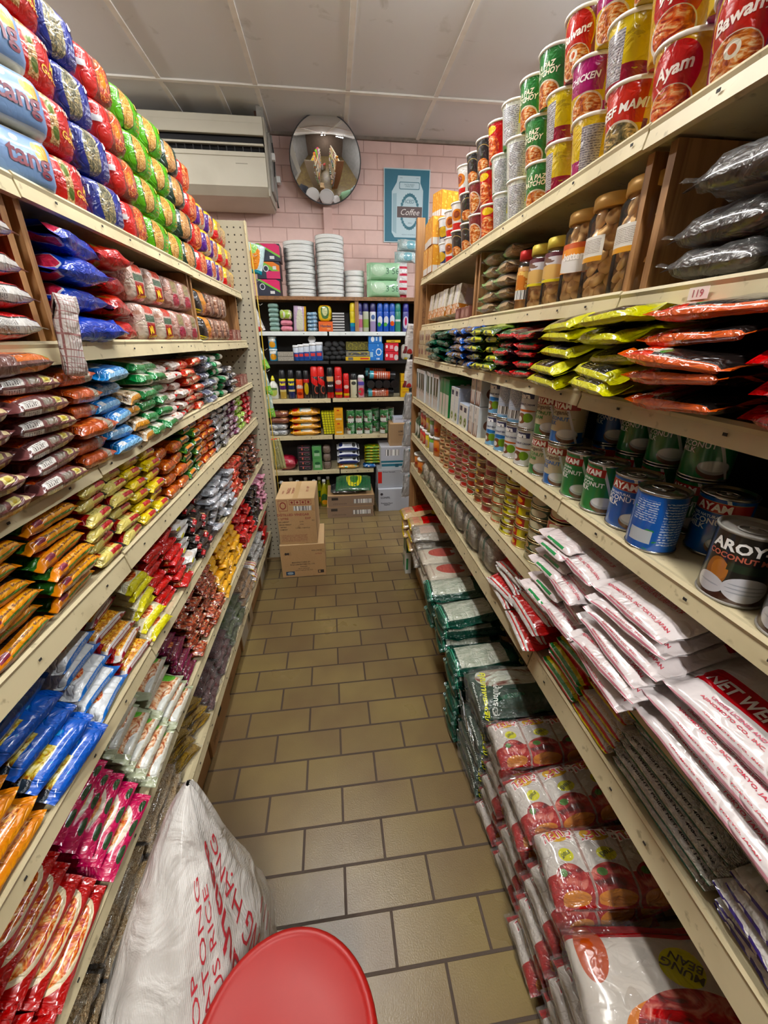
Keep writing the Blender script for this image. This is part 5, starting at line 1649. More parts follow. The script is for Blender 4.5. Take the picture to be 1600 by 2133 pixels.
# ---------------- jars shelf
gJ = 'bottles, jars and bags on the jar shelf'
stk('R2', .30, .70, 'k_sugar', 2, 3, 'black bag of brown sugar', gJ, skip=((1, 2),), d0=.01, tz=.85, rx=.1, j=2)
stk('R2', .46, .66, 'k_malta', 1, 1, 'dark sugar bag with maroon lettering', gJ, d0=-.01, z=1.577 + .098, rx=.12, j=1)
stk('R2', .36, .50, 'k_palm', 1, 1, 'tall green palm sugar pack', gJ, d0=-.005, j=.5)
JY = [('j_big', .815, 'tall cookie jar beside the wooden divider'), ('j_big', .915, 'middle tall cookie jar with white label'), ('j_big2', 1.005, 'tall cookie jar with orange label'),
      ('j_mid', 1.095, 'medium cookie jar with yellow lid beside tall jars'), ('j_mid', 1.180, 'medium cookie jar beside the sauce jar')]
cm = MB()
prof = [(.0001, -.007), (.012, -.007), (.0175, -.003), (.0175, .003), (.012, .007), (.007, .0075), (.006, .004), (.0001, .003)]
cm.lathe(prof, COOKIE, 16, cap=False)
cookie0 = None
for k, y, lb in JY:
    rr = .050 if 'big' in k else .041
    M = place('R', y, rr + .008, 1.578, rz=.45, lip=.53)
    get(k, M, lb, 'cookie jars on the jar shelf')
    hh = .15 if 'big' in k else .115
    n = 0
    lv = 0
    z = .018
    while z < hh:
        m_ = 6
        for q in range(m_ + (1 if lv % 2 else 0)):
            a = 2 * PI * q / m_ + lv * .5
            rad = rr - .021 if q < m_ else 0.0
            Mc = M @ Matrix.Translation((rad * math.cos(a), rad * math.sin(a), z + RND.uniform(-.003, .003))) @ Matrix.Rotation(a, 4, 'Z') @ Matrix.Rotation(RND.uniform(.7, 1.5), 4, 'Y') @ Matrix.Rotation(RND.uniform(-.5, .5), 4, 'X')
            if cookie0 is None:
                cookie0 = cm.mesh('ring_cookie')
            o = ob('ring_cookie', cookie0, None, Mc)
            tag(o, 'round tan cookie inside the %s' % lb.replace('beside', 'by'), 'cookie', 'cookies inside the %s' % lb)
            n += 1
        z += .0215
        lv += 1
get('j_sauce', place('R', 1.255, .038, 1.578, rz=.4, lip=.53), 'small sauce jar with red lid', gJ)
stk('R2', 1.30, 1.56, 'k_flour', 2, 5, 'clear bag of tan flour, green label', gJ, d0=.005, tz=.88, rx=.06, rz=0, j=2)
BX('x_tray', 'slanted_display_carton', 'display carton', .080, .13, .135, ('cfc7b4', [('r', 0, 1, 0, .35, 'b8742c'), ('n', 6.0, .55, 'efe9dc'), ('r', .2, .5, .4, .9, 'd8d4da')]))
BX('x_choc', 'small_brown_carton', 'small carton', .06, .10, .05, ('7a4a40', [('e', .5, .5, .3, .35, 'a8807a')]))
stk('R2', 1.68, 1.88, 'x_choc', 3, 1, 'small brown carton in front row', gJ, d0=.01, j=.5)
stk('R2', 1.89, 2.46, 'x_tray', 6, 1, 'cream display carton with orange foot', gJ, d0=.01, j=1, rx=-.15, zgap=.01)

# ---------------- coffee bag shelf
gC = 'shiny bags stacked on the coffee shelf'
stk('R3', .22, .42, 'c_red', 1, 5, 'dark red coffee bag', gC, d0=-.03, tz=.72, rx=.19, j=1.5, rows=2, tiers2=4)
stk('R3', .42, .62, 'c_orange', 1, 5, 'orange and black coffee bag', gC, d0=-.035, tz=.72, rx=.19, j=3, rows=2, tiers2=4)
stk('R3', .62, .96, 'c_yellow', 2, 5, 'yellow and black coffee bag', gC, d0=-.025, tz=.72, rx=.19, j=3)
stk('R3', .96, 1.20, 'c_dark', 2, 5, 'dark coffee bag with red and green', gC, d0=-.02, tz=.72, rx=.19, j=2)
stk('R3', 1.20, 1.43, 'c_lime', 2, 5, 'olive and lime coffee bag', gC, d0=-.015, tz=.82, rx=.08, j=2)
stk('R3', 1.43, 1.75, 'c_blue', 3, 5, 'blue coffee bag', gC, d0=-.01, tz=.85, rx=.06, j=2)
stk('R3', 1.75, 2.12, 'c_emerald', 3, 4, 'emerald green foil bag', gC, d0=-.01, tz=1.0, rx=.08, j=3)
BX('x_tanbox', 'tan_tea_box', 'tea box', .07, .10, .07, ('c2ae8c', [('r', .2, .8, .3, .7, '8a5a4a'), ('n', 7.0, .6, 'd9cfb4')]))
stk('R3', 2.15, 2.45, 'x_tanbox', 4, 2, 'tan tea box on the coffee shelf', gC, d0=.01, tz=1.02, j=.6)

# ---------------- coconut milk shelf
gA = 'coconut milk cans on the coconut shelf'


def can(k, y, d, t, lb, rz=.35, h=.1028):
    get(k, place('R', y, d, RZ['R4'] + .001 + t * h, rz=rz + J(.12)), lb, gA)


# outer row, one tier; camera end first
can('a_black', .315, .042, 0, 'black coconut milk can at the shelf edge beside the camera', .55)
can('a_black', .402, .040, 0, 'black coconut milk can with brown coconut, front row', .70)
can('a_blue', .548, .036, 0, 'blue coconut milk can turned to its small print', -2.0)
can('a_blue', .628, .052, 0, 'blue coconut milk can facing the aisle', .55)
can('a_blue', .520, .125, 0, 'blue coconut milk can behind the front blue ones', .5)
can('a_green', .708, .048, 0, 'green coconut milk can, bottom front row, beside blue can', .55)
can('a_green', .788, .048, 0, 'green coconut milk can, bottom front row, beside organic can', .55)
can('a_organic', .868, .046, 0, 'tan organic coconut milk can, bottom tier', .45)
can('a_cream', .948, .046, 0, 'tan organic coconut cream can, bottom tier', .45)
can('a_organic', .868, .046, 1, 'tan organic coconut milk can, upper tier', .45)
can('a_cream', .948, .046, 1, 'tan organic coconut cream can, upper tier', .45)
for i, (k0, k1) in enumerate([('a_kara', 'a_kara'), ('a_kara', 'a_karaback'), ('a_karablue', 'a_karaback'), ('a_karablue', 'a_karablue')]):
    y = 1.035 + i * .077
    can(k0, y, .040, 0, 'white coconut can, lower tier, %s from pink wall' % ORD[4 - i], .4)
    can(k1, y, .040, 1, 'pale coconut can, upper tier, %s from pink wall' % ORD[4 - i], .4)
# second row, two tiers, in the shade of the shelf above
for i, (y, k) in enumerate([(.26, 'a_black'), (.345, 'a_black'), (.43, 'a_bluedark'), (.515, 'a_bluedark'), (.60, 'a_green'), (.685, 'a_green'), (.77, 'a_green'), (.855, 'a_blue')]):
    cl = {'a_black': 'black', 'a_bluedark': 'dark blue', 'a_green': 'green', 'a_blue': 'blue'}[k]
    for t in (0, 1):
        if k == 'a_bluedark' and t == 0 and i == 3: continue
        can(k, y, .245 if i < 4 else .150, t, '%s coconut milk can in inner row, %s tier, %s from pink wall' % (cl, 'upper' if t else 'lower', ORD[8 - i]), .5)
BX('x_kabrown', 'coconut_carton', 'coconut carton', .048, .10, .107, ('dcd9d4', [('r', 0, 1, 0, .42, '7a5040'), ('e', .35, .32, .2, .28, 'd0c8c2'), ('e', .72, .32, .16, .28, 'd8d0ca'), ('r', .25, .45, .75, .95, '9a9a98'), ('r', .1, .6, .5, .6, ('lines', 'dcd9d4', '2a2a2a', 30.0, 1))]), ('dfe2e4', [('e', .5, .4, .3, .2, '7a5040')]))
BX('x_kara', 'coconut_carton', 'coconut carton', .056, .09, .145, ('e6e6e2', [('e', .5, .18, .28, .12, '6f8f3a'), ('e', .45, .16, .14, .07, '5a3a2a'), ('e', .45, .16, .07, .04, 'f0f0ec'), ('r', .15, .7, .78, .92, '2a2d4a'), ('s', 'v', 11.0, .05, 'cfd4cc')]), ('bcc6d8', [('n', 5.0, .58, 'dfe4ec')]))
BX('x_karas', 'coconut_carton', 'coconut carton', .056, .08, .095, ('e6e6e2', [('e', .5, .28, .28, .2, '6f8f3a'), ('e', .45, .25, .14, .12, '5a3a2a'), ('e', .45, .25, .07, .06, 'f0f0ec'), ('r', .15, .7, .70, .90, '2a2d4a')]), ('bcc6d8', [('n', 5.0, .58, 'dfe4ec')]))
BX('x_green', 'coconut_carton', 'coconut carton', .05, .11, .185, ('cfd0c8', [('r', 0, 1, .6, 1, '3a7a54'), ('e', .3, .4, .16, .2, 'd9c6bc'), ('e', .72, .4, .16, .2, 'd9c6bc'), ('r', 0, 1, .9, 1, '2f6a4a')]), ('0f7a38', [('r', .45, .6, .80, .88, 'e6ece6'), ('r', .7, .85, .80, .88, 'c9a8a0'), ('r', .1, .5, .22, .28, 'dfe8df'), ('n', 9.0, .66, '138a42')]))
BX('x_whitecarton', 'milk_carton', 'milk carton', .05, .09, .19, ('dcdcd8', [('r', .1, .9, .3, .9, '2f4a2c'), ('e', .5, .25, .3, .15, 'd9cfc8')]), ('d4d8da', [('r', .2, .8, .1, .25, BARC), ('r', .2, .8, .4, .8, ('lines', 'd4d8da', '8a8f98', 22.0))]))
stk('R4', 1.36, 1.47, 'x_kabrown', 2, 2, 'white and brown coconut carton', gA, d0=.01, tz=1.02, j=.3)
stk('R4', 1.48, 1.60, 'x_karas', 2, 1, 'short white coconut carton at shelf edge', gA, d0=.01, tz=1, j=.3)
stk('R4', 1.61, 1.73, 'x_kara', 2, 1, 'tall white coconut carton', gA, d0=.01, tz=1, j=.3)
stk('R4', 1.48, 1.60, 'x_kara', 2, 1, 'tall white coconut carton behind the short ones', gA, d0=.10, tz=1, j=.3)
stk('R4', 1.60, 1.73, 'x_karas', 2, 1, 'pale coconut carton lying on upper tier', gA, d0=.10, z=1.176 + .097, j=.3)
stk('R4', 1.76, 1.92, 'x_green', 3, 1, 'tall green coconut carton', gA, d0=.01, j=.3)
stk('R4', 1.94, 2.46, 'x_whitecarton', 9, 1, 'tall white and dark carton', gA, d0=.008, j=.6)

# ---------------- tinned fish shelf
tn = ['f_red', 'f_green', 'f_yelred', 'f_yellow', 'f_orange', 'f_maroon', 'f_tan', 'f_oval', 'f_scarlet', 'f_crimson', 'f_scarlet', 'f_amber', 'f_amber']
tl = ['dark red', 'dark green', 'yellow and red', 'lemon yellow', 'orange', 'dusty maroon', 'tan', 'green oval', 'scarlet', 'crimson', 'light scarlet', 'amber', 'pale amber']
for i, (k, nm) in enumerate(zip(tn, tl)):
    y = .805 + i * .0865
    for t in range(6):
        M = place('R', y + J(.002), .046 + J(.003), RZ['R5'] + .001 + t * .0323, rz=.45 + J(.4))
        get(k, M, 'small %s fish can, %s from bottom of its stack' % (nm, ORD[t + 1]), 'small fish cans stacked on the tin shelf')
stk('R5', 1.93, 2.02, 'w_orange', 1, 2, 'orange paste tub with white lid', 'white lidded tubs on the tin shelf', d0=.006, tz=1.0, j=.3)
stk('R5', 2.02, 2.11, 'w_green', 1, 2, 'green tub with white lid', 'white lidded tubs on the tin shelf', d0=.006, tz=1.1, j=.3)
stk('R5', 2.11, 2.20, 'w_yellow', 1, 2, 'yellow tub with white lid', 'white lidded tubs on the tin shelf', d0=.006, tz=1.1, j=.3)
stk('R5', 2.20, 2.35, 'w_red', 2, 2, 'small red tub with white lid', 'white lidded tubs on the tin shelf', d0=.006, tz=1.1, j=.3)
BOT('o_coco', 'plastic_bottle', 'bottle', [(.026, 0), (.03, .004), (.03, .11), (.014, .13), (.013, .14)], '2c4a2c', [('e', .5, .4, .12, .3, 'dcdcd4'), ('r', .7, .9, .1, .8, 'd4d4d0')], 'e9e9e6', [(.015, .138), (.015, .158), (.012, .16)])
stk('R5', 2.35, 2.48, 'o_coco', 2, 1, 'dark bottle with white cap on tin shelf', 'white lidded tubs on the tin shelf', d0=.005, j=.3)
# seasoning bags at the camera end, sliding over the lip
gM = 'red and white seasoning bags spilling over the shelf edge'
stk('R5', .10, .41, 'm_kilo', 1, 3, 'large white seasoning bag with red band', gM, d0=-.045, tz=.85, rx=.20, dstep=.012, j=1.5)
stk('R5', .40, .575, 'm_half', 1, 6, 'white and pink seasoning bag', gM, d0=-.06, tz=.85, rx=.24, dstep=.008, j=2.5)
stk('R5', .57, .70, 'm_half', 1, 5, 'small pinkish seasoning bag', gM, d0=-.04, tz=.95, rx=.20, dstep=.005, j=3)
stk('R5', .66, .79, 'm_small', 1, 7, 'slim white seasoning bag with green tag', gM, d0=-.045, tz=.92, rx=.18, dstep=.004, j=2.5)

# ---------------- tapioca shelf
gT = 'flat bags stacked on the tapioca shelf'
stk('R6', .10, .24, 't_violet', 1, 5, 'white tapioca bag with violet edge', gT, d0=.0, tz=.95, rx=.1, j=1.5)
stk('R6', .25, .46, 't_pearl', 1, 5, 'clear tapioca pearl bag with green edges', gT, d0=.0, tz=.92, rx=.16, dstep=.006, j=1.5, rows=1)
stk('R6', .22, .46, 't_green', 1, 1, 'long green tapioca bag on top of the pearls', gT, d0=.015, z=.752 + .120, rx=.12)
stk('R6', .46, .58, 't_gingham', 1, 6, 'red, white and yellow striped bean bag', gT, d0=.0, tz=.92, rx=.18, dstep=.005, j=1.5)
stk('R6', .58, .72, 't_rasta', 1, 6, 'green, yellow and red striped bean bag', gT, d0=.0, tz=.92, rx=.18, dstep=.005, j=1.5)
stk('R6', .74, 1.08, 't_redwhite', 2, 5, 'red flour packet with white edge', gT, d0=-.015, tz=.85, rx=.22, dstep=.004, j=2.5)
stk('R6', 1.10, 1.75, 't_vermi', 4, 1, 'clear vermicelli bundle tied with green', gT, d0=.005, j=1)
stk('R6', 1.77, 2.2, 't_balls', 3, 1, 'clear bag of dried noodle nests', gT, d0=.0, j=2)
stk('R6', 2.24, 2.48, 'w_orange', 2, 1, 'orange tub with wide white lid', gT, d0=.0, j=.5)

# ---------------- base: cartons with bags on top
gD = 'plastic wrapped noodle bags piled along the foot of the shelves'
BX('x_base', 'cardboard_carton', 'cardboard box', .40, .36, .29, CARD, flaps=True)
for i in range(3):
    y = 1.05 + .21 + i * .44
    get('x_base', place('R', y, .02 + .18, .0, rz=J(.02)), 'brown carton on the floor under %s' % ['the green vermicelli bags', 'the white vermicelli packs', 'the yellow noodle packs'][i], 'brown cartons under the coconut shelves')
BX('x_greenbox', 'green_white_carton', 'carton', .10, .04, .30, ('dfe4de', [('r', .1, .9, .55, .9, '2c6a44'), ('r', .1, .5, .1, .4, '3a8a54')]))
get('x_greenbox', place('R', 2.40, -.035, 0), 'slim green and white carton standing against brown box', gD)


def deck(y0, y1, kind, tiers, z0, desc, d0, tz=.95, **kw):
    stk('R6', y0, y1, kind, 1, tiers, desc, gD, z=z0, d0=d0, tz=tz, **kw)


deck(.20, .36, 'd_glass', 4, .005, 'red glass noodle multipack stacked in front of the big bag', -.075, rx=.0, j=2)
stk('R6', .12, .36, 'd_big', 1, 1, 'big red and white glass noodle bag with yellow oval', gD, z=.315, d0=-.08, rx=.10, ry=-.05, rz=-.15, j=1)
deck(.37, .52, 'd_glass', 6, .005, 'red glass noodle multipack, stack beside the big bag', -.075, rx=.03, j=2)
deck(.53, .68, 'd_glass', 6, .005, 'red glass noodle multipack, middle stack', -.07, rx=.03, j=2)
deck(.69, .83, 'd_glass', 6, .005, 'red glass noodle multipack, stack beside the green bags', -.065, rx=.03, j=2)
deck(.83, 1.04, 'd_thai', 6, .005, 'dark green glass noodle bag with white picture', -.075, tz=.92, rx=.03, j=2)
deck(1.05, 1.21, 'd_dragon', 6, .005, 'dark green vermicelli bag, stack beside the glass noodles', -.095, rx=.05, j=2)
deck(1.22, 1.38, 'd_dragon', 3, .287, 'dark green vermicelli bag, middle stack on the carton', -.10, rx=.05, j=2)
deck(1.39, 1.55, 'd_dragon', 3, .287, 'dark green vermicelli bag, stack beside white packs', -.11, rx=.05, j=2)
deck(1.57, 1.72, 'd_wai', 3, .292, 'white vermicelli pack with red cap, first row', -.07, j=1)
deck(1.74, 1.89, 'd_wai', 3, .292, 'white vermicelli pack with red cap, second row', -.07, j=1)
deck(1.90, 2.08, 'd_clear', 4, .292, 'clear vermicelli pack with orange print', -.08, j=2)
deck(2.09, 2.25, 'd_yellow', 3, .292, 'yellow and red noodle pack beside clear packs', -.08, rx=.05, j=2)
deck(2.27, 2.43, 'd_yellow', 3, .292, 'yellow and red noodle pack beside the corner post', -.08, rx=.05, j=2)

# cartons under the noodle shelves
BX('x_lbox', 'handled_carton', 'cardboard box', .30, .34, .142, CARDL, CARD)
hb = art('printed_carton', 'b9936a', [('r', .42, .58, .55, .75, '241c18'), ('r', .1, .3, .2, .4, ('lines', 'b9936a', '5a4430', 30.0))], .8, 0, 0)
BX('x_lbox', 'handled_carton', 'cardboard box', .28, .34, .142, hb, CARD)
BX('x_lbox2', 'printed_carton', 'cardboard box', .28, .34, .142, ('c2b49c', [('r', .05, .5, .1, .9, 'dcdcd8'), ('r', .6, .75, .3, .8, '2a2626')]), CARD)
nm_ = ['beside the rice sack', 'second from the rice sack', 'under the kidney beans', 'under the mung beans', 'under the peanuts', 'under the clear snack bags', 'beside the stacked vinegar cartons']
for i in range(7):
    y = .68 + i * .292
    get('x_lbox2' if i in (4, 6) else 'x_lbox', place('L', y, .033 + .17 + (.01 if i % 2 else 0), 0, rz=J(.03)), 'cardboard carton on the floor, %s' % nm_[i], 'cartons under the noodle shelves')

# ---------------- the noodle packets of the far half, too many to single out
def build_far():
    mb = MB()
    for me, M in FAR:
        b = len(mb.v)
        mb.v += [tuple(M @ v.co) for v in me.vertices]
        ids = [mb.mat(m) for m in me.materials]
        uv = me.uv_layers[0].data
        for p in me.polygons:
            mb.f.append([b + i for i in p.vertices])
            mb.uv.append([tuple(uv[k].uv) for k in p.loop_indices])
            mb.mi.append(ids[p.material_index])
            mb.sm.append(p.use_smooth)
    o = ob('distant_noodle_packets', mb)
    tag(o, 'mixed noodle packets filling the far half of the noodle shelves', 'noodle packets', kind='stuff')
    for k, (r, used) in list(PROTO.items()):
        if not used:
            for c in list(r.children):
                bpy.data.objects.remove(c)
            bpy.data.objects.remove(r)
            del PROTO[k]


build_far()

# ================================================================ RICE SACK
def rice_sack():
    t = NT('woven_rice_sack')
    uv = t.coord('UV')
    o = t.coord('Object')
    n = t.noise(o, 7.0, 4.0, 1.0)
    wv = t.node('ShaderNodeTexWave')
    wv.inputs['Scale'].default_value = 120.0
    t.link(o, wv.inputs['Vector'])
    c = t.mix(n, lin('a9a49c'), lin('f4f2ee'))  # noise in the colour imitates silvery glints on the plastic
    t.link(c, t.b.inputs['Base Color'])
    t.b.inputs['Roughness'].default_value = 0.32
    t.b.inputs['Coat Weight'].default_value = 0.35
    t.b.inputs['Coat Roughness'].default_value = 0.15
    h = t.math('ADD', t.math('MULTIPLY', t.noise(o, 9.0, 5.0, 1.5), 1.0), t.math('MULTIPLY', wv.outputs['Fac'], .015))
    t.bump(h, 0.9, 0.02)
    mb = MB()
    # height, centre x, centre y, half x, half y, squareness
    R = [(0.0, -.352, .385, .130, .235, .75), (.03, -.352, .385, .143, .255, .7), (.12, -.352, .39, .148, .262, .7), (.22, -.350, .40, .155, .250, .72),
         (.31, -.355, .42, .140, .220, .78), (.40, -.358, .455, .115, .180, .85), (.48, -.360, .50, .085, .130, .9), (.55, -.358, .545, .052, .080, .95), (.61, -.352, .580, .022, .036, 1), (.640, -.345, .592, .004, .006, 1)]

    def at(v):
        z = v * .640
        for a, b in zip(R, R[1:]):
            if a[0] <= z <= b[0] + 1e-9:
                f = (z - a[0]) / (b[0] - a[0])
                f2 = f
                return [a[i] + (b[i] - a[i]) * f2 for i in range(6)]
        return list(R[-1])

    def fn(u, v, off=0.0):
        z, cx, cy, hx, hy, e = at(min(max(v, 0), 1))
        a = 2 * PI * u
        x, y = spow(math.cos(a), e), spow(math.sin(a), e)
        p = Vector((cx + x * (hx + off), cy + y * (hy + off), v * .640))
        k = (hx / .15)
        q = Vector((math.cos(a) * 2.2, math.sin(a) * 2.2, z * 7))
        d = noise.noise(q) * .012 + noise.noise(q * 2.3) * .006
        ridge = math.sin(a * 9 + 3 * noise.noise(Vector((0, 0, z * 4)))) * .0035 * min(1, max(0, (z - .25) * 5))
        return p + Vector((x, y, 0)) * (d + ridge) * min(1, k + .2)
    mb.grid(fn, 64, 44, t.m)
    ink = flat('b8303a', .5)
    # print runs up the side that faces the aisle: text baseline climbs, letter tops towards the camera
    PERIM, HT = 1.32, .64

    def tf(u, v, off=0.0):       # u around (0 = towards aisle), v height
        return fn(u % 1.0, min(max(v, .01), .985), off + .0012)
    for s_, size, u, v, b in [('SANPATONG RICE', .034, -.178, .42, .0), ('CROP', .036, -.150, .64, .0), ('SANPATONG', .038, -.118, .66, .0), ('GLUTINOUS RICE', .034, -.088, .60, .0),
                              ('ข้าวเหนียวสันป่าตอง', .054, -.048, .53, .03), ('NẾP THƯƠNG HẠNG', .046, -.004, .50, .0), ('/ / / /', .044, .036, .48, .0), ('A A', .06, -.33, .34, .0)]:
        mb.text(s_, size, u, v, ink, tf, PERIM, HT, rot=PI / 2 if s_ != 'A A' else .3, bold=b, off=.001)
    o = ob('rice_sack', mb)
    tag(o, 'white plastic rice sack with red print slumped in front of the shelves', 'rice sack')
    # string seam sewn down the near side
    sb = MB()
    pts = [fn(.20, v, .0015) for v in [.45 + .53 * k / 14 for k in range(15)]]
    sb.tube(pts, .0016, WHITE, 6)
    s = ob('stitched_seam', sb, o)


rice_sack()

# ================================================================ RED STOOL
def stool():
    M = Matrix.Translation((-.128, .262, 0))
    t = empty('plastic_stool', M)
    tag(t, 'round red plastic stool in the aisle beside the rice sack', 'stool')
    redm = mat_plain('red_stool_plastic', 'a9150f', 'a0110d', 20.0, .42, .0, .3)
    R = .152
    mb = MB()
    mb.lathe([(R * .90, .405), (R * .99, .412), (R, .43), (R * .995, .442), (R * .975, .449), (R * .93, .4515), (R * .90, .4495), (R * .87, .4480), (R * .5, .4470), (.0001, .4468)], redm, 56, cap=False)
    mb.lathe([(R * .90, .405), (R * .88, .41), (R * .88, .43), (.001, .43)], redm, 40, cap=False)
    ob('seat', mb, t)
    for k in range(4):
        a = PI / 4 + k * PI / 2
        mb = MB()

        def lf(u, v):
            w_ = .085 - .03 * u
            rr = R * .86 + .008 * u
            z = .41 * (1 - u)
            b = (v - .5) * w_ / rr * 1.0
            return Vector((rr * math.cos(a + b), rr * math.sin(a + b), z))

        def lf2(u, v):
            p = lf(u, 1 - v)
            return p * 1 - Vector((math.cos(a), math.sin(a), 0)) * .004
        mb.grid(lf, 8, 6, redm)
        mb.grid(lf2, 8, 6, redm)
        ob('leg', mb, t)
    mb = MB()
    pts = [(R * .93 * math.cos(q), R * .93 * math.sin(q), .16) for q in [2 * PI * k / 40 for k in range(40)]]
    mb.tube(pts, .006, redm, 8, closed=True)
    ob('ring_brace', mb, t)


stool()

# ================================================================ AIR CONDITIONER
ac = empty('air_conditioner', Matrix.Translation((-.95, 3.8, 2.47)))
tag(ac, 'cream air conditioner mounted high on the pink wall', 'air conditioner')
b4 = under(ac)
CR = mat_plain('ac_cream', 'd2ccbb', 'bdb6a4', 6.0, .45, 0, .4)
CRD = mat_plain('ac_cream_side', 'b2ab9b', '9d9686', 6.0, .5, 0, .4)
X0, X1 = -1.55, -.395
mb = MB()
mb.box(X0, X1, 3.60, 3.96, 2.845, 2.885, CR, bev=.004)
mb.box(X0, X1, 3.60, 3.63, 2.785, 2.85, CR, bev=.003)
ob('upper_casing', mb, ac)
mb = MB()
# lower belly slopes back to the wall
pr = [(3.60, 2.68), (3.60, 2.50), (3.66, 2.455), (3.97, 2.43), (3.97, 2.68)]
n = len(pr)
for x in (X0, X1):
    for y, z in pr:
        mb.v.append((x, y, z))
for k in range(n):
    k2 = (k + 1) % n
    mb.face([k, n + k, n + k2, k2], [(0, 0)] * 4, mb.mat(CR), False)
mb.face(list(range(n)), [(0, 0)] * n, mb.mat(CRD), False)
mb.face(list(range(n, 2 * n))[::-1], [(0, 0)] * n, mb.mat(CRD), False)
mb.box(X0, X1, 3.592, 3.60, 2.665, 2.69, CR, bev=.002)
mb.box(-.60, -.52, 3.597, 3.60, 2.625, 2.629, CRD)
ob('lower_casing', mb, ac)
mb = MB()
mb.box(X0 + .01, X1 - .01, 3.645, 3.95, 2.69, 2.845, flat('17161a', .7))
ob('air_outlet', mb, ac)
mb = MB()
mb.box(X0, X1 - .005, 3.60, 3.625, 2.728, 2.740, CR, bev=.002)
ob('louvre', mb, ac)
for k in range(16):
    mb = MB()
    x = X1 - .04 - k * .055
    mb.box(x, x + .003, 3.62, 3.645, 2.69, 2.727, flat('4a494a', .5))
    ob('vane', mb, ac)
mb = MB()
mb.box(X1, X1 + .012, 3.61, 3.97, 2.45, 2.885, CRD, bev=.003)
mb.box(X1 + .012, X1 + .03, 3.70, 3.94, 2.50, 2.84, METAL, bev=.003)
mb.tube([(X1 + .03, 3.8, 2.86), (X1 + .035, 3.82, 2.7), (X1 + .03, 3.9, 2.52), (X1 + .03, 3.93, 2.46)], .008, METAL, 8)
mb.tube([(X1 + .04, 3.75, 2.80), (X1 + .045, 3.78, 2.72), (X1 + .035, 3.8, 2.62)], .005, NEARBLACK, 6)
ob('end_bracket', mb, ac)
mb = MB()
mb.box(X1 + .03, X1 + .052, 3.74, 3.78, 2.70, 2.74, WHITE, bev=.002)
mb.box(X1 + .035, X1 + .065, 3.9, 3.96, 2.615, 2.655, WHITE, bev=.002)
ob('control_box', mb, ac)
mb = MB()
mb.box(X1 - .035, X1 + .01, 3.62, 3.96, 2.886, ZC - .0001, METAL)
mb.box(X1 - .06, X1 - .035, 3.70, 3.74, 2.886, ZC - .0001, mat_plain('rusty_block', '5a3a2a', '3f2a20', 20.0, .8))
ob('hanger', mb, ac)
fix(ac, b4)

# ================================================================ CONVEX MIRROR
mr = empty('convex_mirror', Matrix.Translation((.022, 3.93, 2.70)))
tag(mr, 'round convex security mirror above the stacked plates', 'mirror')
t = NT('mirror_silver')
t.b.inputs['Base Color'].default_value = (.86, .86, .87, 1)
t.b.inputs['Metallic'].default_value = 1
t.b.inputs['Roughness'].default_value = .02
RM, SAGM = .262, .060
Rs = (RM * RM + SAGM * SAGM) / (2 * SAGM)
mb = MB()
mi = mb.mat(t.m)
prof = []
for k in range(15):
    r = RM * (1 - k / 14)
    prof.append((max(r, .0001), math.sqrt(Rs * Rs - r * r) - (Rs - SAGM)))
mb.lathe(prof, t.m, 56, cap=False)
o = ob('mirror_face', mb, mr)
mb = MB()
mb.lathe([(RM - .003, -.010), (RM + .003, -.008), (RM + .004, .001), (RM, .005), (RM - .004, .001)], flat('3a3a3c', .4), 56, cap=False)
mb.lathe([(RM - .002, -.010), (RM * .3, -.03), (.0001, -.03)], flat('8c8a86', .5), 40, cap=False)
o2 = ob('rubber_rim', mb, mr)
Rx = Matrix.Rotation(PI / 2 + .42, 4, 'X')
for q in (o, o2):
    q.matrix_local = Matrix.Translation((0, -.12, .03)) @ Rx
mb = MB()
mb.tube([(0, .06, -.05), (0, -.04, -.03), (0, -.095, .02)], .012, METAL, 8)
mb.box(-.03, .03, .03, .066, -.10, .0, METAL, bev=.002)
ob('wall_bracket', mb, mr)

# ================================================================ POSTER
pt = empty('iced_coffee_poster', Matrix.Translation((.675, 3.997, 2.515)))
tag(pt, 'teal framed poster of an iced coffee carton on the pink wall', 'poster')
mb = MB()
TEAL = flat('2b6f86', .5)
mb.box(-.191, .191, -.006, 0, -.252, .252, flat('c9dbe0', .4))
mb.box(-.184, .184, -.0068, -.006, -.245, .245, TEAL)
P = lambda u, v, off=0.0: Vector((u, -.0076 - off, v))
PC = flat('c3dbe4', .5)
PD = flat('3f7a8c', .5)
PB = flat('5f4f4f', .5)


def poly(mb, pts, m, off=0.0):
    b = len(mb.v)
    for u, v in pts:
        mb.v.append(tuple(P(u, v, off)))
    mb.face([b + i for i in range(len(pts))], [(0, 0)] * len(pts), mb.mat(m), False)


poly(mb, [(-.10, -.215), (.115, -.215), (.135, -.19), (.135, .11), (.11, .16), (.11, .205), (-.075, .205), (-.085, .16), (-.125, .10), (-.125, -.18)], PC)
poly(mb, [(-.118, -.17), (-.085, -.19), (-.085, .09), (-.118, .085)], flat('9fc0cd', .5), .0004)
for k in range(28):
    a = 2 * PI * k / 28
    cx, cy = .025 + .072 * math.cos(a), -.035 + .115 * math.sin(a)
    rr = .012
    poly(mb, [(cx + rr * math.cos(a + q), cy + rr * 1.2 * math.sin(a + q)) for q in (0, 1.3, 2.6, 3.9, 5.2)], PD, .0005)
poly(mb, [(-.08, -.075), (.13, -.075), (.13, .0), (-.08, .0)], PB, .0009)
poly(mb, [(-.06, .115), (.10, .115), (.105, .125), (.105, .155), (.10, .165), (-.06, .165), (-.065, .155), (-.065, .125)], PD, .0005)
poly(mb, [(-.056, .120), (.096, .120), (.100, .128), (.100, .152), (.096, .160), (-.056, .160), (-.060, .152), (-.060, .128)], PC, .0009)
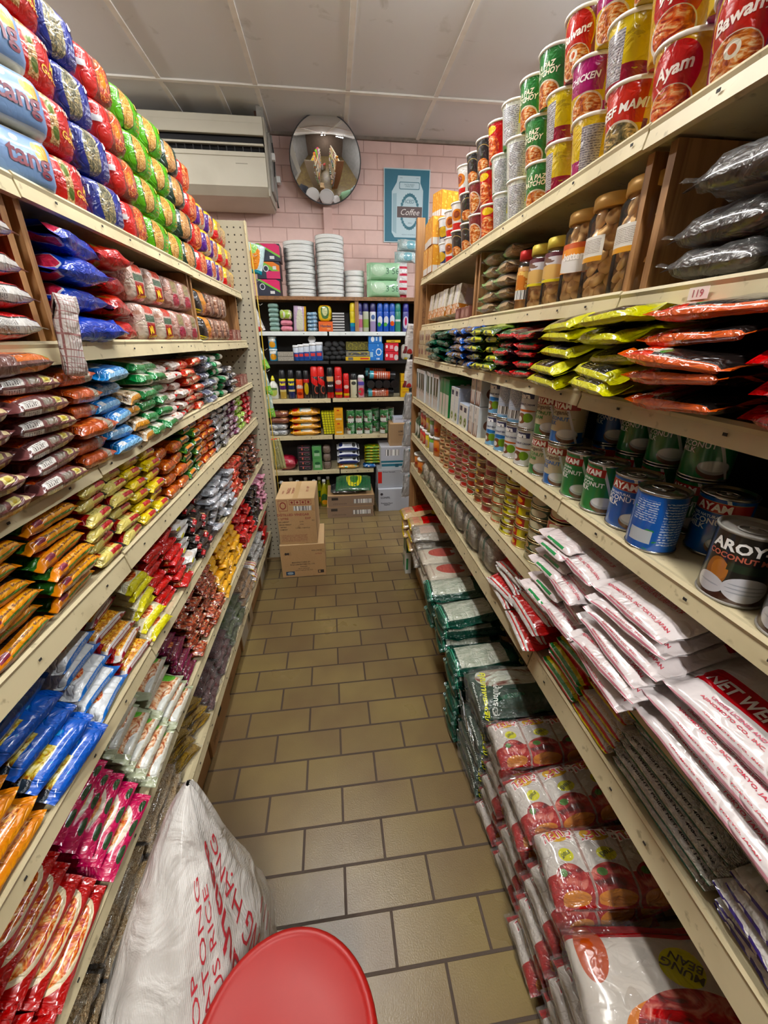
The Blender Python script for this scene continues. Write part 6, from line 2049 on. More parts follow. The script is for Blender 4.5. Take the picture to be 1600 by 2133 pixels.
for s_, size, u, v, m in [('ICED', .036, .025, .035, PD), ('Coffee', .060, .03, -.037, flat('e9e4e0', .5)), ('PASTEURISED\nUNSALTED', .014, .02, .141, PD), ('PRODUCT OF AUSTRALIA', .010, .02, -.195, PD), ('600mL', .012, .03, -.112, PD), ('OPEN', .009, -.05, .19, PD), ('OPEN', .009, .085, .19, PD)]:
    mb.text(s_, size, u, v, m, P, 1, 1, off=.0014, italic=.35 if s_ == 'Coffee' else 0)
ob('print', mb, pt)

# ================================================================ STACKED CARTONS IN THE AISLE
def carton(name, M, w_, d_, h_, label, group, front_texts=(), layers=(), ttext=(), shapes=()):
    mb = MB()
    m = art(name + str(len(bpy.data.materials)), 'c4a076', [('n', 2.0, .62, 'b9946a')] + list(layers), .8, 0, .12)
    mb.box(-w_ / 2, w_ / 2, -d_ / 2, d_ / 2, 0, h_, CARDL, {'f': m}, bev=.002)
    fn = lambda u, v, off=0.0: Vector(((u - .5) * w_, -d_ / 2 - off, v * h_))
    for s_, size, u, v, col in front_texts:
        mb.text(s_, size, u, v, flat(col, .6), fn, w_, h_, bold=.02)
    ft = lambda u, v, off=0.0: Vector(((u - .5) * w_, (v - .5) * d_, h_ + off))
    for s_, size, u, v, col, rot in ttext:
        mb.text(s_, size, u, v, flat(col, .6), ft, w_, d_, rot=rot, bold=.02)
    o = ob(name, mb, None, M)
    tb = MB()
    tb.box(-.016, .016, -d_ / 2 + .003, d_ / 2 - .003, h_, h_ + .0008, flat('c9a878', .25))
    ob('packing_tape', tb, o)
    tag(o, label, 'cardboard box', group)
    return o


BRN, MAR = '3c302a', '8c3a34'
carton('vinegar_carton', Matrix.Translation((-.275, 2.58, .25)) @ Matrix.Rotation(-.02, 4, 'Z'), .245, .34, .325, 'upper brown vinegar carton with maroon print', 'brown cartons stacked in the aisle',
       [('DISTILLED VINEGAR', .023, .42, .655, MAR), ('1 LITRE', .021, .16, .57, MAR), ('EXP', .021, .80, .57, MAR), ('NET WEIGHT', .011, .16, .50, BRN), ('GROSS WEIGHT', .011, .19, .44, BRN), ('INITIALS', .010, .14, .385, BRN), ('COMPANY', .010, .14, .33, BRN),
        ('12 KG', .010, .62, .50, BRN), ('13 KG', .010, .62, .44, BRN), ('1 LITRE x 12 BOTTLES', .010, .64, .36, BRN), ('KG', .011, .93, .52, BRN)],
       [('r', .05, .29, .74, .97, MAR), ('r', .06, .28, .75, .96, 'c4a076'), ('e', .17, .855, .085, .08, MAR), ('e', .17, .855, .06, .055, 'c4a076'), ('r', .34, .92, .87, .97, MAR), ('r', .35, .47, .88, .96, 'c4a076'), ('r', .49, .62, .88, .96, 'c9a884'), ('r', .64, .76, .88, .96, 'c4a076'), ('r', .78, .91, .88, .96, 'c4a076'),
        ('e', .41, .92, .03, .025, MAR), ('e', .555, .92, .03, .025, MAR), ('e', .70, .92, .03, .025, MAR), ('e', .845, .92, .03, .025, MAR), ('r', .44, .92, .74, .84, ('bar', 45.0)), ('r', .05, .75, .05, .22, ('lines', 'c4a076', 'a06a54', 34.0))],
       [('FRAGILE', .03, .28, .42, MAR, PI / 2), ('THIS SIDE UP', .02, .40, .42, MAR, PI / 2), ('EPS 11 SEP', .022, .78, .5, MAR, PI / 2), ('HANDLE', .015, .14, .35, MAR, PI / 2)])
carton('brown_carton', Matrix.Translation((-.262, 2.56, .0)) @ Matrix.Rotation(.015, 4, 'Z'), .295, .32, .248, 'lower brown carton standing on the floor tiles', 'brown cartons stacked in the aisle',
       [('MANUFACTURED BY', .013, .45, .46, BRN), ('W & S LABORATORY CO., LTD.', .012, .48, .39, BRN), ('THAILAND', .010, .50, .32, BRN), ('100 G x 24 PACKS', .010, .50, .26, BRN), ('6X50 (300 G)', .012, .82, .80, BRN), ('24 PACK', .012, .86, .70, MAR)],
       [('e', .12, .74, .03, .04, BRN), ('e', .17, .74, .025, .04, BRN), ('r', .20, .205, .68, .80, BRN), ('r', .225, .23, .68, .80, BRN), ('r', .08, .28, .06, .18, '2f4a6a'), ('e', .18, .12, .07, .04, '9db0c0'), ('r', .82, .96, .08, .18, BRN), ('r', .84, .88, .1, .16, 'c4a076'), ('r', .3, .7, .18, .22, ('lines', 'c4a076', '5a4a3a', 60.0, 1))])
mb = MB()
mb.box(-.001, .001, -.16, .16, 0, .20, CARDL)

# ================================================================ GOODS ON THE BACK WALL SHELVING
gb = 'goods on the back wall shelving'
ZT, ZW, ZK, ZM, ZN, ZL = 1.819, 1.563, 1.336, 1.026, .701, .371


def bput(key, x, z, label, d=.05, rz=0.0, g=gb, sc_=1.0, ry=0.0, rx=0.0):
    get(key, place('B', x, d, z + .001, rz=rz, scale=sc_, ry=ry, rx=rx), label, g)


# top: cartons of drink, plate stacks, nappies
BX('h_pink', 'colourful_carton', 'carton', .175, .16, .115, ('1d2438', [('d', .9, 1.05, .26, 'e02f6e'), ('d', .9, .82, .05, '7cc04a'), ('e', .22, .55, .12, .2, 'e6e8ec'), ('e', .22, .55, .09, .15, '1d2438'), ('r', .55, .75, .12, .3, 'e9e9e9')]), ('1d2438', []))
BX('h_orange', 'colourful_carton', 'carton', .175, .16, .115, ('1d2438', [('d', .9, 1.1, .14, 'e8862c'), ('d', .9, .86, .10, '7cc04a'), ('r', .4, 1, 0, .45, 'd93a6e'), ('e', .4, .6, .12, .2, 'e6e8ec'), ('e', .4, .6, .09, .15, '1d2438'), ('r', .7, .85, .55, .75, 'e9e9e9')]), ('1d2438', []))
bput('h_pink', -0.467, ZT, 'navy and pink carton, lowest of three', .09)
bput('h_orange', -0.458, ZT + .118, 'navy and orange carton, middle of three', .09)
bput('h_pink', -0.447, ZT + .236, 'navy and pink carton, topmost of three', .09)


def plates(x, n, r, label, key, h=.026, extra=0):
    """each plate pack: a short stack of foam plates in clear wrap"""
    if key not in KIND:
        def build(nm, var):
            mb = MB()
            prof = []
            for k in range(4):
                z = k * h / 4
                prof += [(r * .96, z), (r, z + h * .10), (r, z + h * .17), (r * .955, z + h * .22)]
            mb.lathe([(r * .7, 0)] + prof + [(r * .8, h - .002)], flat('f4f5f2', .45), 30)
            o = ob(nm, mb)
            fb = MB()
            fb.lathe([(r * .9, -.001), (r * 1.04, .002), (r * 1.05, h * .5), (r * 1.03, h - .002), (r * .85, h)], FILM, 30, cap=False)
            ob('clear_wrap', fb, o)
            return o
        reg(key, 'plate_pack', 'plates', build, (2 * r, 2 * r, h))
    for k in range(n):
        get(key, place('B', x + J(.004), .13 + J(.004), ZT + .001 + k * (h + .0015), ry=J(.03), rx=J(.03)),
            '%s, %s from bottom' % (label, ORD[k + 1]), 'stacked packs of white foam plates')


plates(-0.219, 14, .118, 'wrapped white plate pack in the stack beside navy cartons', 'h_plate', .026)
plates(0.021, 15, .110, 'wrapped white plate pack under the mirror post', 'h_plate2', .027)
plates(0.213, 5, .080, 'small wrapped bowl pack beside the green packs', 'h_bowl', .038)
PK('h_356', 'green_plastic_pack', 'plastic pack', .29, .125, .15, 'a9d8ae', [('e', .32, .55, .2, .3, 'c4e4c4'), ('r', .1, .9, .08, .2, '9ccca2')],
   [('3 56', .062, .70, .5, '3f6a50', 0, .0)], stand=True, e=.4, pw=7.0, crimp=.01, amp=.002, crinkle=.2, lin_v=.8, nvar=1)
for k in range(2):
    get('h_356', place('B', 0.458, .09, ZT + .001 + k * .124), 'pale green plastic pack, %s of two' % ('upper' if k else 'lower'), gb)
PK('h_white', 'white_red_pack', 'plastic pack', .25, .09, .09, 'ecebea', [('s', 'u', 5.0, .35, 'c9304a'), ('r', 0, 1, .6, 1, 'ecebea')], [], stand=True, crimp=.01, nvar=1, amp=.002)
bput('h_white', 0.640, ZT + .13, 'upright white pack with red print at counter end', .06, ry=-PI / 2)
PK('h_aqua', 'pale_blue_pack', 'plastic pack', .17, .075, .09, 'bcd3d4', [('n', 4.0, .55, 'dfe8e8'), ('e', .6, .5, .2, .2, '8fc4d0')], stand=True, crimp=.01, nvar=1, amp=.004)
bput('h_aqua', 0.625, ZT + .255, 'pale blue plastic pack on top of white pack', .08)
bput('h_aqua', 0.645, ZT + .335, 'topmost pale blue plastic pack', .08, ry=.05)

# second row: folded cloths, wipes
PK('h_cloth', 'folded_cloth', 'cloth', .085, .11, .038, '8fb0a8', (), e=.5, pw=6.0, crimp=0, nvar=1, amp=.002)
PK('h_pinkcl', 'pink_cloth', 'cloth', .10, .11, .042, 'dc8a9c', (), e=.5, pw=6.0, crimp=0, nvar=1, amp=.002)
PK('h_greencl', 'patterned_cloth', 'cloth', .10, .11, .075, 'a9c85a', [('n', 4.0, .52, 'e6e8dc'), ('n', 6.0, .6, 'd8802c')], e=.5, pw=6.0, crimp=0, nvar=1, amp=.003)
PK('h_bluecl', 'blue_cloth', 'cloth', .085, .10, .030, '8ab0cf', [('n', 5.0, .55, 'cfe0ea')], e=.5, pw=6.0, crimp=0, nvar=1, amp=.003)
for k in range(6):
    bput('h_cloth', -0.455, ZW + k * .034, 'grey-green folded cloth, %s from bottom' % ORD[k + 1], .08)
for k in range(2):
    bput('h_pinkcl', -0.359, ZW + k * .043, 'pink folded cloth, %s of two' % ('upper' if k else 'lower'), .08)
bput('h_greencl', -0.359, ZW + .088, 'green patterned cloth on the pink ones', .08)
PK('h_wipe', 'wipes_pack', 'wipes', .10, .19, .05, 'c9b2cf', [('e', .5, .4, .28, .28, 'dcdcc8'), ('r', .84, 1, 0, 1, 'e8b43a'), ('r', .35, .65, .7, .95, 'efe6ef')], stand=True, e=.5, crimp=.004, nvar=1)
bput('h_wipe', -0.253, ZW, 'lilac wipes pack standing upright', .05, ry=.06)
for k in range(5):
    bput('h_bluecl', -0.147, ZW + k * .029, 'pale blue cloth, %s from bottom' % ORD[k + 1], .07)
BX('h_orbox', 'orange_wipes_box', 'wipes box', .115, .09, .075, ('e2691f', [('e', .5, .5, .4, .3, 'e87a2c')]), texts=[('Handee', .028, .5, .55, '1c2050'), ('wipes', .013, .7, .25, 'f0d0b0')])
bput('h_orbox', -0.039, ZW, 'orange wipes box below the yellow sponge pack', .05)
PK('h_yelp', 'yellow_sponge_pack', 'sponge pack', .11, .12, .05, 'e0c61f', [('e', .5, .55, .3, .22, '3a6a2c'), ('e', .5, .55, .2, .12, 'c9cf9a'), ('r', 0, 1, .85, 1, 'c23a20')], stand=True, e=.5, crimp=0, nvar=1)
bput('h_yelp', -0.041, ZW + .077, 'yellow sponge pack with green oval', .05)
BX('h_bar', 'black_white_box', 'box', .10, .09, .020, ('1f1f22', [('r', 0, 1, .35, .9, 'd0d0d0')]))
for k in range(7):
    bput('h_bar', 0.067, ZW + k * .0205, 'flat black and white box, %s from bottom' % ORD[k + 1], .06)
# aerosols beyond the divider
for nm, base, lay, capc in [('z_yel', '2c6ab0', [('r', 0, 1, .62, 1, 'd9c81f'), ('r', 0, 1, .25, .4, '2fa0b8'), ('r', .3, .7, .42, .62, 'e0d44a')], 'e0c81a'),
                            ('z_pinkw', 'c9b8c4', [('r', .3, .7, .2, .6, 'c4708a'), ('r', 0, 1, .8, 1, '3a3470')], '2a2868'),
                            ('z_green', 'b9bfa8', [('r', .3, .7, .2, .6, '8fae5a')], '262460'),
                            ('z_lilac', 'a99ac4', [('r', 0, 1, .5, .95, 'e6e9ee'), ('e', .5, .7, .1, .12, '4a6aa0')], '26245a'),
                            ('z_blue', '1f56b8', [('e', .5, .55, .14, .2, 'dfe4ee'), ('e', .45, .35, .1, .1, '5aae4a')], '1a4fae'),
                            ('z_blue2', '1f56b8', [('e', .5, .6, .14, .2, 'dfe4ee'), ('e', .5, .4, .12, .12, 'e0622c')], '1a4fae'),
                            ('z_teal', '3f8a70', [('r', .2, .8, .5, .6, 'dfe4e4')], '1f7a6a'),
                            ('z_purp', '5a5a9c', [('e', .5, .45, .16, .3, 'dfe0f0'), ('e', .5, .5, .06, .2, 'c0305a')], '2a2a86')]:
    spray(nm, base, lay, capc, r=.024, h=.20, ch=.055)
for (k, px), lb in zip([('z_yel', 734), ('z_pinkw', 748), ('z_green', 761), ('z_lilac', 776), ('z_blue', 791), ('z_blue', 804), ('z_blue2', 817), ('z_teal', 829), ('z_purp', 846)],
                       ['yellow topped aerosol beside the wooden divider', 'pink aerosol with navy cap', 'pale green aerosol with navy cap', 'lilac and white aerosol can', 'blue aerosol beside the lilac one', 'middle blue aerosol of the blue trio',
                        'blue aerosol with orange patch', 'teal aerosol beside the violet bottle', 'violet bottle at the row end']):
    bput(k, (-0.3437 + 0.003969 * (px - 600)), ZW, lb, .045, sc_=1.08)

# third row, black shelf
BOT('y_shaker', 'seasoning_shaker', 'shaker', [(.032, 0), (.033, .004), (.033, .075), (.03, .08)], '4a9ac0', [('e', .5, .4, .14, .3, 'd99a3a'), ('r', .35, .65, .7, 1, 'e0e0d8')], 'cfe0e4', [(.034, .078), (.034, .09), (.03, .095)])
bput('y_shaker', (-0.3662 + 0.004082 * (570 - 600)), ZK, 'blue shaker tin, lower of two', .05)
bput('y_shaker', (-0.3662 + 0.004082 * (570 - 600)), ZK + .096, 'blue shaker tin, upper of two', .05)
BX('y_grey', 'grey_tray', 'tray', .13, .09, .035, ('8a857a', [('n', 12.0, .5, 'b3ada0')]))
bput('y_grey', -0.386, ZK, 'grey speckled tray, lower of two', .05)
bput('y_grey', -0.386, ZK + .037, 'grey speckled tray, upper of two', .05)
BOT('y_tub', 'cleaning_tub', 'tub', [(.026, 0), (.027, .003), (.027, .10), (.024, .105)], 'c9d2de', [('r', .35, .65, .1, .6, '2c4a90'), ('r', .4, .6, .3, .5, 'd04a4a'), ('r', 0, 1, 0, .1, '2c5aa0')], 'e8ebee', [(.028, .103), (.028, .118), (.024, .122)])
for i, px in enumerate((617, 627, 638, 651, 664)):
    bput('y_tub', (-0.3680 + 0.004091 * (px - 600)), ZK + (0 if i < 4 else .0), 'white and blue tub, %s along from the grey trays' % ORD[i + 1], .045 + .002 * i, sc_=1.0 + .05 * i)
BOT('y_lid', 'round_white_dish', 'dish', [(.03, 0), (.032, .006), (.022, .008), (.02, .004)], 'e2e4e6', [])
bput('y_lid', (-0.3662 + 0.004082 * (650 - 600)), ZK + .165, 'round white dish leaning over the tubs', .06, rx=1.3)


def scourers():
    def build(nm, var):
        mb = MB()
        mb.lathe([(.001, -.004), (.018, 0), (.030, .010), (.032, .020), (.028, .032), (.016, .040), (.001, .043)], mat_plain('black_wire_wool', '0f0f11', '1e1e20', 60.0, .6, .9), 16, cap=False)
        return ob(nm, mb)
    reg('y_scour', 'black_scourer', 'scourer', build, (.06, .06, .04))
    n = 0
    for r in range(4):
        for c in range(4 - r // 2):
            n += 1
            bput('y_scour', -0.047 + c * .052 + (r % 2) * .02 + .0, ZK + .004 + r * .036, 'round black scourer, %s row up, %s from the tubs' % (ORD[r + 1], ORD[c + 1]), .05, g='heap of black scourers', rx=.2 * r, rz=c)


scourers()
BX('y_yelbox', 'yellow_label_box', 'box', .21, .09, .030, ('d9b51c', [('r', .1, .3, .1, .9, '5a5a5c'), ('r', .6, .95, .3, .7, 'c8301c')]))
BX('y_greybox', 'grey_foil_tray', 'tray', .20, .09, .042, ('77756c', [('r', .1, .9, .3, .7, '3a3a3a'), ('n', 6.0, .6, 'c9b92c')]))
bput('y_yelbox', 0.220, ZK, 'long yellow box below the foil tray', .05)
bput('y_greybox', 0.221, ZK + .032, 'grey foil tray on the yellow box', .05)
BX('y_olive', 'olive_box', 'box', .10, .08, .07, ('6a6428', [('n', 6.0, .55, 'a39a3c')]))
bput('y_olive', 0.173, ZK + .08, 'olive box, one beside the scourers', .12)
bput('y_olive', 0.272, ZK + .08, 'olive box, one beside the blue box', .12)
BX('y_bluebox', 'blue_cleaner_box', 'box', .125, .10, .135, ('1c78c8', [('e', .7, .5, .2, .22, 'e6eef4'), ('e', .7, .5, .14, .15, '1c78c8'), ('r', .1, .3, .2, .5, 'a8d0ea'), ('n', 5.0, .66, 'bfe0f0')]), texts=[('108', .02, .65, .1, 'e8f0f8')])
BX('y_bluebox2', 'blue_cleaner_box', 'box', .115, .10, .062, ('1c72c0', [('e', .3, .5, .13, .35, 'e6eef4'), ('r', .55, .65, .3, .8, 'cfe4f0'), ('r', .8, .96, .2, .9, 'cfe0ee')]))
bput('y_bluebox', 0.375, ZK, 'large blue cleaner box', .06)
bput('y_bluebox2', 0.371, ZK + .137, 'flat blue cleaner box on the large one', .06)
BX('y_redbox', 'red_glove_box', 'box', .115, .09, .068, ('c9283a', [('e', .85, .35, .16, .35, 'cfc6c4'), ('r', .36, .60, .3, .75, ('lines', 'e07a84', 'f4e4e4', 7.0)), ('e', .12, .6, .08, .2, 'f0dede')]))
bput('y_redbox', 0.513, ZK, 'red box, lower of two', .06)
bput('y_redbox', 0.513, ZK + .07, 'red box, upper of two', .06)
BX('y_yslim', 'slim_yellow_box', 'box', .12, .08, .02, ('dcb21c', [('r', .3, .6, .3, .7, '8a6a1c')]))
bput('y_yslim', 0.529, ZK + .142, 'slim yellow box on the red boxes', .06)
PK('y_peg', 'white_peg_pack', 'peg pack', .085, .13, .04, 'cfcfc4', [('e', .5, .25, .2, .12, 'd9c01c'), ('s', 'u', 6.0, .2, '8f8f88')], stand=True, crimp=0, nvar=1)
bput('y_peg', 0.640, ZK, 'white peg pack with yellow spot', .05)

# fourth row: insect sprays
BOT('s_lotion', 'white_bottle', 'bottle', [(.036, 0), (.040, .006), (.041, .09), (.036, .12), (.016, .145), (.013, .15)], 'e2e3d8', [('e', .5, .4, .14, .24, 'b9c46a'), ('r', .36, .64, .5, .62, '5a7a4a')], 'd9cf2a', [(.015, .148), (.016, .165), (.012, .172), (.006, .19)])
spray('s_raid1', 'b89a4c', [('r', 0, 1, .40, .86, '4a2360'), ('r', 0, 1, .86, 1, 'dcd020'), ('d', PI / 2, .40, .05, 'd9c98a')], '16161a', texts=[('Raid', .030, .5, .72, 'e6d81c')])
spray('s_raid2', '1c2a5a', [('r', 0, 1, .86, 1, 'dcd020'), ('d', PI / 2, .40, .05, 'd9c98a'), ('r', 0, 1, .0, .1, '16204a')], '16161a', texts=[('Raid', .030, .5, .72, 'e6d81c')])
spray('s_oran', 'df5a24', [('e', .5, .25, .14, .08, '9c2c1c'), ('r', .3, .7, .5, .65, 'd8b4a4')], '1a1a1c', r=.030, h=.235, texts=[('87', .034, .5, .62, 'd8d0cc')])
spray('s_redblk', '2a1c1c', [('r', 0, 1, .8, 1, 'b8241c'), ('e', .5, .5, .12, .3, 'b9a02c')], '151517', r=.027, h=.235)
spray('s_redtrig', '1b1a1c', [('d', .9, .9, .12, 'c82824'), ('e', .6, .4, .12, .2, 'b85a4a'), ('e', .6, .4, .09, .15, '1b1a1c')], 'd2261f', r=.033, h=.265, ch=.08)
spray('s_multi', '1b1a1c', [('r', .3, .7, .74, .95, 'cfa06a'), ('r', 0, 1, 0, .26, 'b8241c')], '161618', r=.031, h=.26, texts=[('MULTI', .017, .5, .55, 'e4e4e4')])
spray('s_mort', 'c0211f', [('e', .5, .7, .14, .1, 'dca8a0'), ('r', .3, .7, .15, .25, 'd9b81c'), ('r', .3, .7, .3, .42, '7a2a5a')], 'cf1f1d', r=.034, h=.26)
spray('s_mort2', 'c0211f', [('e', .5, .6, .14, .1, 'e0c0b8'), ('r', .3, .7, .12, .25, 'd9b81c')], 'c81f1d', r=.027, h=.205, ch=.05)
spray('s_cream', 'd6d4b8', [('e', .5, .8, .12, .1, '3a3a34'), ('r', .6, .75, .1, .2, '4a4a40')], '1a1a1c', r=.030, h=.205, ch=.05)
spray('s_floral', 'c4a0ac', [('r', 0, 1, .62, .8, '5a4a9c'), ('e', .5, .3, .16, .2, 'd84a5a'), ('n', 5.0, .6, '6aa06a')], 'e6e6e6', r=.030, h=.19, ch=.02)
row4 = [('s_lotion', 571, 'white bottle with yellow nozzle'), ('s_raid1', 590, 'insect spray with purple band and black cap'), ('s_raid2', 607.5, 'insect spray with navy body and yellow letters'), ('s_oran', 624, 'orange insect spray with black cap'),
        ('s_redblk', 638, 'narrow black and red spray'), ('s_redtrig', 655, 'black spray with red trigger, one beside narrow spray'), ('s_redtrig', 668, 'black spray with red trigger at the shelf joint'), ('s_multi', 687, 'black spray can with tan badge'),
        ('s_mort', 704, 'tall red insect spray'), ('s_mort2', 720, 'short red insect spray'), ('s_cream', 735.5, 'cream spray with black cap'), ('s_floral', 751, 'pink floral spray with white cap')]
for k, px, lb in row4:
    bput(k, (-0.3943 + 0.004222 * (px - 600)), ZM, lb, .045)
BOT('g_roll', 'bin_bag_roll', 'bag roll', [(.037, -.12), (.038, -.118), (.038, .118), (.037, .12)], '17171a', [('r', .3, .7, .2, .8, 'c0563c'), ('r', .3, .7, .05, .2, '5aa8b8'), ('r', .35, .65, .3, .7, ('lines', 'a8442c', 'e0d0c0', 14.0))], rough=.25)
BOT('g_roll2', 'bin_bag_roll', 'bag roll', [(.033, -.09), (.034, -.088), (.034, .088), (.033, .09)], '131315', [])
bput('g_roll', 0.415, ZM + .04, 'black bag roll with orange band, lowest', .06, ry=PI / 2)
for i in range(4):
    bput('g_roll2', 0.329 + i * .070, ZM + .112, 'black bag roll seen end on, %s along' % ORD[i + 1], .09, rx=PI / 2)
bput('g_roll', 0.429, ZM + .184, 'black bag roll with red label, on top', .06, ry=PI / 2 + .05)
bput('g_roll', 0.399, ZM + .205, 'black bag roll at the back of the top', .13, ry=PI / 2 + .03)
BX('g_ybox', 'small_yellow_box', 'box', .075, .08, .065, ('d9ad1f', [('r', .2, .8, .5, .8, ('lines', 'd9ad1f', 'b0402c', 12.0))]))
for k in range(3):
    bput('g_ybox', 0.634, ZM + k * .067, 'small yellow box, %s from bottom' % ORD[k + 1], .05)

# fifth row: dog food, tins
PK('n_dog', 'pet_food_bag', 'pet food bag', .27, .15, .058, 'e0a01c', [('e', .2, .4, .1, .25, 'b8301c'), ('r', .35, .7, .15, .6, '5aa8b0'), ('e', .55, .3, .18, .2, 'efe4d0'), ('e', .85, .4, .1, .3, '8a5a2c')], e=.6, crimp=.012, pw=4, amp=.003)
for k in range(4):
    get('n_dog', place('B', -0.269, .07, ZN + .001 + k * .055 + (.012 if k == 3 else 0), rz=J(.04), rx=.08), 'yellow pet food bag, %s from bottom' % ORD[k + 1], 'yellow pet food bags stacked flat', var=k)
PK('n_grey', 'grey_tray_pack', 'tray pack', .17, .13, .05, '8d9092', [('n', 4.0, .5, 'd4d6d6')], e=.45, crimp=0, nvar=1)
PK('n_meat', 'meat_treat_pack', 'treat pack', .17, .13, .055, '7c4a3a', [('e', .72, .5, .2, .4, 'c9946a'), ('r', .1, .4, .4, .9, 'cfcfd4')], e=.5, crimp=0, nvar=1)
for k in range(2):
    bput('n_grey', -0.511, ZN + k * .052, 'silver tray pack, %s of two' % ('upper' if k else 'lower'), .08)
    bput('n_meat', -0.488, ZN + .106 + k * .056, 'brown treat pack, %s of two' % ('upper' if k else 'lower'), .08)
BX('n_yslat', 'thin_yellow_box', 'box', .022, .12, .20, ('d8d41f', [('s', 'v', 9.0, .2, '4a4a1c')]))
for k in range(5):
    bput('n_yslat', -0.093 + k * .024, ZN + .003, 'thin yellow box, %s from the pet food bags' % ORD[k + 1], .08, ry=-.09)
BX('n_ytall', 'yellow_orange_box', 'box', .078, .09, .118, ('e2a41e', [('r', .25, .8, .45, .6, ('lines', 'e2a41e', 'b0501c', 20.0)), ('r', .15, .85, .12, .26, 'e6d8a8'), ('r', .3, .6, .8, .9, 'c0401c')]))
for k in range(2):
    bput('n_ytall', 0.033, ZN + k * .119, 'yellow and orange box, %s of two' % ('upper' if k else 'lower'), .05)
for r in range(2):
    for i in range(7):
        if (r, i) in ((1, 6),): continue
        px = (729, 747, 766, 783, 800, 815, 835)[i]
        back = i in (3, 5)
        get('f_petfood', place('B', (-0.4224 + 0.004363 * (px - 600)) , .05 + (.09 if back else 0), ZN + .001 + r * .11, rz=J(.8)), 'green pet food tin, %s row, %s along from the yellow boxes' % ('upper' if r else 'lower', ORD[i + 1]), 'green pet food tins')
BX('n_white', 'white_printed_box', 'box', .155, .11, .155, ('c6cbda', [('r', .55, .56, .1, .5, '2a3048'), ('r', .5, .78, .08, .4, '2a3048'), ('r', .52, .76, .1, .38, 'c6cbda'), ('r', .56, .74, .12, .36, ('bar', 50.0)), ('r', .1, .5, .86, .92, ('lines', 'c6cbda', '4a5068', 40.0, 1))]), texts=[('OLE', .02, .8, .62, '2a3048', PI), ('CARE', .02, .75, .75, '2a3048', PI)])
bput('n_white', 0.604, ZN, 'white box with upside-down print', .02)

# sixth row: soap, wipes, bags
BX('k_soap', 'black_soap_box', 'soap box', .12, .09, .042, ('1d1a1e', [('e', .7, .5, .2, .25, '8f8f8c'), ('e', .7, .5, .17, .2, '1d1a1e'), ('e', .35, .6, .06, .25, 'c86a5a'), ('r', .1, .9, .92, 1, 'c0708a')]))
for k in range(5):
    bput('k_soap', -0.298, ZL + .002 + k * .0445, 'black soap box, %s from bottom' % ORD[k + 1], .05)
PK('k_redbag', 'maroon_bag', 'bag', .19, .16, .13, 'a02438', [('n', 4.0, .6, 'd04a5a'), ('n', 9.0, .66, '5a1020')], e=.8, crimp=.01, nvar=1, amp=.006)
bput('k_redbag', -0.469, ZL, 'crinkled maroon bag beside the soap boxes', .09)
BX('k_greenb', 'green_tea_box', 'tea box', .085, .08, .11, ('5a9a5c', [('e', .5, .6, .3, .12, '1c5a34'), ('r', .2, .8, .2, .45, 'a8c8a8')]))
for k in range(2):
    bput('k_greenb', -0.183, ZL + k * .112, 'green box, %s of two' % ('upper' if k else 'lower'), .05)
PK('k_taupe', 'taupe_cloth', 'cloth', .075, .10, .075, '76665c', (), e=.4, crimp=0, nvar=1)
for k in range(3):
    bput('k_taupe', -0.093, ZL + k * .074, 'taupe folded cloth, %s from bottom' % ORD[k + 1], .07)
PK('k_wipes', 'white_wipes_pack', 'wipes pack', .21, .12, .064, 'dfe3ea', [('r', 0, 1, 0, .12, '1c2a6a'), ('e', .18, .5, .08, .2, '1c2a6a'), ('r', .35, .65, .3, .6, ('lines', 'dfe3ea', '4a5080', 14.0)), ('e', .75, .4, .08, .2, '3a3a3c'), ('s', 'u', 1.0, .0, '000000'), ('e', .92, .5, .04, .3, '2a2a2e')], e=.55, crimp=.01, nvar=1)
for k in range(3):
    bput('k_wipes', 0.108, ZL + .048 + k * .062, 'white and navy wipes pack, %s from bottom' % ORD[k + 1], .06, rx=.2)
PK('k_mix', 'yellow_snack_pack', 'snack pack', .20, .13, .045, 'd8a85a', [('e', .2, .5, .1, .3, 'c0301c'), ('n', 4.0, .56, '5aa8a0')], e=.55, crimp=.01, nvar=1)
bput('k_mix', 0.104, ZL, 'yellow snack pack under the white wipes', .06)
PK('k_gy', 'green_yellow_bag', 'bag', .16, .13, .030, '6a9a2c', [('n', 4.0, .52, 'd8b81c'), ('n', 7.0, .62, '2a5a24')], e=.6, crimp=.01)
for k in range(6):
    get('k_gy', place('B', 0.344, .07, ZL + .045 + k * .028, rz=J(.06)), 'green and yellow bag, %s from bottom' % ORD[k + 1], gb, var=k)
PK('k_blubag', 'blue_bag', 'bag', .13, .12, .045, '2c74c0', [('n', 4.0, .56, 'dfe8f0')], e=.6, crimp=.01, nvar=1)
bput('k_blubag', 0.311, ZL, 'blue bag under the green and yellow bags', .06)

# floor level
BOT('l_syrup', 'cordial_bottle', 'bottle', [(.036, 0), (.040, .005), (.040, .13), (.030, .17), (.016, .20), (.014, .24)], '8a8a22', [('e', .5, .35, .14, .22, '2a5a2c'), ('e', .5, .2, .12, .1, 'e0a02c')], 'c6c9c8', [(.016, .238), (.017, .262), (.014, .268)], rough=.12)
for i, px in enumerate((590, 607, 622, 637, 655, 665, 675, 683)):
    get('l_syrup', place('B', (-0.4880 + 0.004691 * (px - 600)), .03 + (.09 if i % 2 else 0), .001), 'yellow-green cordial bottle, %s along the floor row' % ORD[i + 1], 'cordial bottles on the floor under the last shelf')
BX('l_wcard', 'white_top_carton', 'carton', .33, .28, .145, ('b8bac4', [('r', .1, .45, .25, .6, 'b8bac4'), ('r', .12, .52, .45, .85, ('bar', 45.0)), ('r', .0, 1, 0, .12, '2a6a7c')]), ('d0d2da', []))
